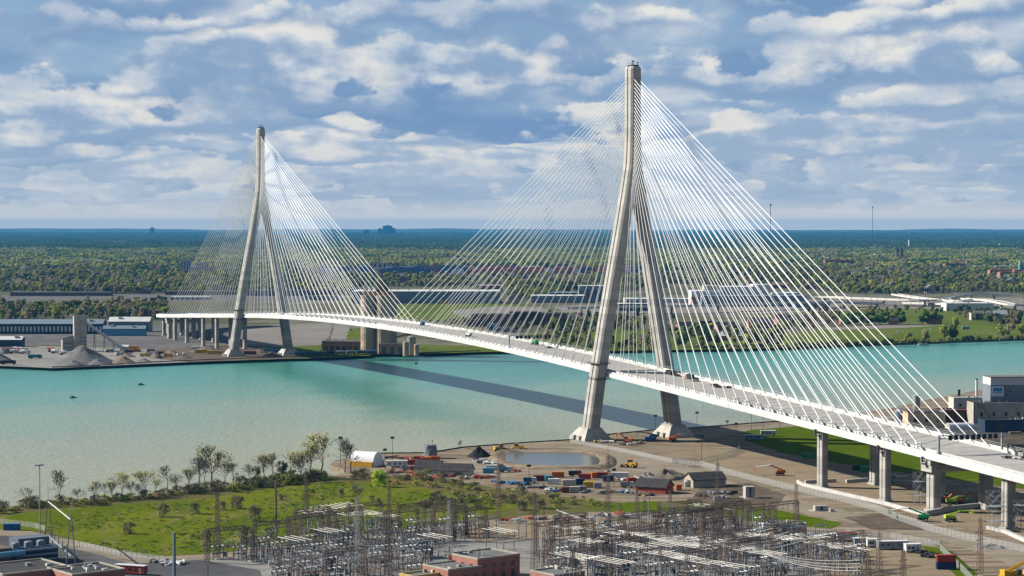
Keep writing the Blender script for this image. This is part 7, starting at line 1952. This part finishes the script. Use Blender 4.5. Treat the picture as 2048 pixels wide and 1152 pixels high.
# named landmarks in the suburbs
def slab(px, py, wpx, ytop, label, m, nw=6, nf=10, rm=None, name='tower_block', dep=18):
    p = FP(px, py); k_ = p.y / F_PX; L = wpx * k_; h = (py - ytop) * k_; t = thing(name, label, 'building', p)
    b = MB(); b.box(-L / 2, L / 2, 0, dep, 0, h); b.build('wall', m, t); b = MB(); b.box(-L / 2 + 1, L / 2 - 1, 1, dep - 1, h, h + 1.6); b.build('roof', rm or ROOFG, t)
    for i in range(nw): b = MB(); x = -L / 2 + L * (i + .5) / nw; b.box(x - L / nw * .22, x + L / nw * .22, -.25, .1, h * .05, h * .95); b.build('window_strip', GLASS, t)
    return t
slab(372, 549, 20, 521, 'blue-white apartment tower left of the far bridge tower', CLADW, 4); slab(405, 546, 24, 527, 'fainter apartment tower half behind the left stay cables', CLADW, 5)
slab(1118, 500, 14, 484, 'tiny distant white block behind mid span', CLADW, 2); slab(1820, 500, 4, 480, 'tiny slim distant tower at the right', CLADW, 2)
for x, y, w, yt, m, lab in [(60, 507, 60, 501, ROOFW, 'long distant white warehouse at the far left'), (300, 530, 90, 525, ROOFW, 'long distant white roof left of the apartment tower'), (455, 484, 60, 480, ROOFW, 'far white roof beyond the left cables'), (150, 489, 30, 485, ROOFW, 'far white roof in the blue woods at left'), (610, 504, 20, 500, ROOFW, 'distant white roof behind the left cables'), (760, 540, 30, 527, CREAM, 'pale block at the left of the freight terminal'), (690, 536, 70, 526, CLAD, 'long blue-grey roof behind the far tower cables'), (1680, 537, 60, 521, BRICK, 'red brick school right of the cables'), (1660, 548, 44, 538, BRICK, 'long brick building at the right cable edge'), (1715, 525, 50, 518, CLADW, 'pale long building right of the cables'), (1640, 520, 20, 515, ROOFW, 'white roof right of the cables'), (1450, 515, 80, 508, ROOFW, 'long white roof behind the right cables'), (2000, 556, 40, 541, BRICK, 'large red brick hall near the right edge'), (2030, 562, 60, 545, BRICK, 'red-roofed brick complex at the right edge'), (1910, 540, 40, 528, BRICK, 'brick building with pink roof in the right suburb'), (1770, 586, 40, 576, BLUE, 'blue shed by the interchange'), (560, 592, 160, 582, GREY, 'long grey freight hall behind the far tower legs'), (520, 578, 26, 566, GREEN, 'green-roofed hall between the far tower legs'), (120, 592, 200, 586, BRICKD, 'long brown freight wagons at the left'), (420, 590, 180, 584, BRICKD, 'long brown freight wagons left of the far tower'), (380, 600, 80, 595, ROOFW, 'pale truck row behind the left wood'), (640, 600, 70, 594, WHITEP, 'pale trailers behind the far tower')]:
    slab(x, y, w, yt, lab, m, max(2, int(w / 9)), name='suburban_building', dep=30, rm=ROOFW if m in (ROOFW, CLADW) else (RED if m is BRICK else ROOFG))
def church(px, py, label):
    p = FP(px, py); k_ = p.y / F_PX; t = thing('twin_spire_church', label, 'church', p)
    b = MB(); b.gwall(-14, 14, 0, 22, 0, 14, 22); b.build('nave', BRICKD, t)
    for sg in (-1, 1): b = MB(); b.box(sg * 8 - 4, sg * 8 + 4, -6, 2, 0, 38); q = b.build('tower', BRICKD, t); b = MB(); b.frustum(sg * 8, -2, 38, 56, 4.2, 4.2, .2, .2); b.build('spire', ROOFD, q)
church(1799, 524, 'twin-towered dark church in the right suburb')
p = FP(2042, 556); t = thing('domed_church', 'church with a green dome at the right edge', 'church', p); b = MB(); b.box(-16, 16, 0, 20, 0, 20); b.build('nave', BRICK, t); b = MB(); b.lathe([(6, 20), (6, 32), (4, 38), (.5, 46)], 10, 0, 6); b.build('dome', mat('copper_green', (0.16, 0.33, 0.28), .8), t)
# horizon towers and masts
for x, w, yt, dd, lab in [(775, 19, 452, 26000, 'tallest tower block on the horizon'), (787, 8, 457, 26000, 'lower block beside the tallest one on the horizon'), (733, 12, 461, 26000, 'low white block on the horizon left of the tallest'), (304, 8, 456, 30000, 'small block on the left horizon'), (760, 9, 458, 26500, 'low block left of the tallest tower on the horizon')]:
    p = PD(x, 470, dd); p.z = FZ; top = PD(x, yt, dd).z; t = thing('horizon_tower', lab, 'tower block', p); L = w * dd / F_PX
    b = MB(); b.box(-L / 2, L / 2, 0, 40, -1, top); b.build('wall', CLADB, t); b = MB(); b.box(-L * .2, L * .2, 10, 30, top, top + 8); b.build('roof_plant', CLADB, t)
for x, yt, dd, lab in [(1541, 409, 9000, 'thin radio mast right of the cables on the skyline'), (1745, 414, 12000, 'fainter radio mast farther right on the skyline')]:
    p = PD(x, 470, dd); p.z = FZ; top = PD(x, yt, dd).z; t = thing('radio_mast', lab, 'mast', p); b = MB(); b.tube((0, 0, 0), (0, 0, top), 1.5, 4, 1.1); b.build('shaft', DARK, t); b = MB(); b.box(-3, 3, -3, 3, top - 8, top); b.build('antenna', DARK, t)

# ---- boats on the river
def boat(px, py, label):
    t = thing('motor_boat', label, 'boat', P(px, py, 0), .2, None, .72)
    b = MB(); b.add([(-3, -1, 0), (2, -1, 0), (3.6, 0, .3), (2, 1, 0), (-3, 1, 0), (-3, -1.2, 1), (2, -1.2, 1), (4.2, 0, 1.3), (2, 1.2, 1), (-3, 1.2, 1)], [(4, 3, 2, 1, 0), (5, 6, 7, 8, 9), (0, 1, 6, 5), (1, 2, 7, 6), (2, 3, 8, 7), (3, 4, 9, 8), (4, 0, 5, 9)]); b.build('hull', DARK, t)
    b = MB(); b.frustum(.2, 0, 1, 2.2, 1, .8, .8, .7); b.build('cabin', DARK, t); b = MB(); b.cbox(-2.2, 0, 1, .5, .4, 1.7); b.cbox(-.9, .2, 1, .45, .4, 1.6); b.build('console', DARK, t); return t
boat(146, 796, 'small dark motor boat on the open water at the left'); boat(282, 770, 'small dark motor boat farther out on the water')
t = thing('buoy', 'small dark buoy below the silos', 'buoy', P(832, 728, 0), 0, None, 1.5); b = MB(); b.lathe([(1, -.3), (1.1, .5), (.4, .8)], 10); b.build('float', DARK, t); b = MB(); b.tube((0, 0, .7), (0, 0, 2.4), .3, 6, .15); b.build('mast', DARK, t)
t = thing('motor_boat', 'small white boat close to the far bank at the right', 'boat', P(1845, 690, 0), .1, None, 1.2); b = MB(); b.frustum(0, 0, 0, 1.2, 3.4, 1, 4, 1.3); b.build('hull', WHITEP, t); b = MB(); b.frustum(.3, 0, 1.2, 2.5, 1.4, .9, 1.1, .8); b.build('cabin', GLASS, t)

# ---- work on the bridge deck
def on_deck(s, u): return B(s, u, .06)
boom_lift(0, 0, 'green machine parked on the deck near the right edge', GREEN, BETA, (3, .8, 2), pos=on_deck(-395, 12.5), sc=1.1)
boom_lift(0, 0, 'green lift on the deck left of the near tower', GREEN, BETA + .4, (4, 1.2, 3), pos=on_deck(178, 10)); boom_lift(0, 0, 'pale lift on the deck left of the green lift', WHITEP, BETA + .3, (4, 1.4, 3), pos=on_deck(262, -6)); boom_lift(0, 0, 'blue lift on the deck near mid span', BLUE, BETA, (3, 1.2, 2), pos=on_deck(408, 10))
truck(0, 0, 'dark works truck on the deck just past the near tower', DARK, DARK, BETA, 7, pos=on_deck(-28, 11)); truck(0, 0, 'brown works truck on the deck right of the far tower leg', BROWNR, DARK, BETA, 7, pos=on_deck(-52, 12)); truck(0, 0, 'dark trailer truck at the near end sign gantry', DARK, GREY, BETA, 6, pos=on_deck(-372, 13))
for i in range(10):
    k_ = rng.choice([0, 3, 4, 5]); o = pile(1500, 950, k_, ['white', '', '', 'brown timber', 'grey', 'dark'][k_] + ' material stack lying on the bridge deck', 'stacks on the bridge deck', sc=.8); o.location = on_deck(rng.choice([-30, -60, -90, -365, -380, 150, 200, 20]) + rng.uniform(-10, 10), rng.uniform(6, 13))
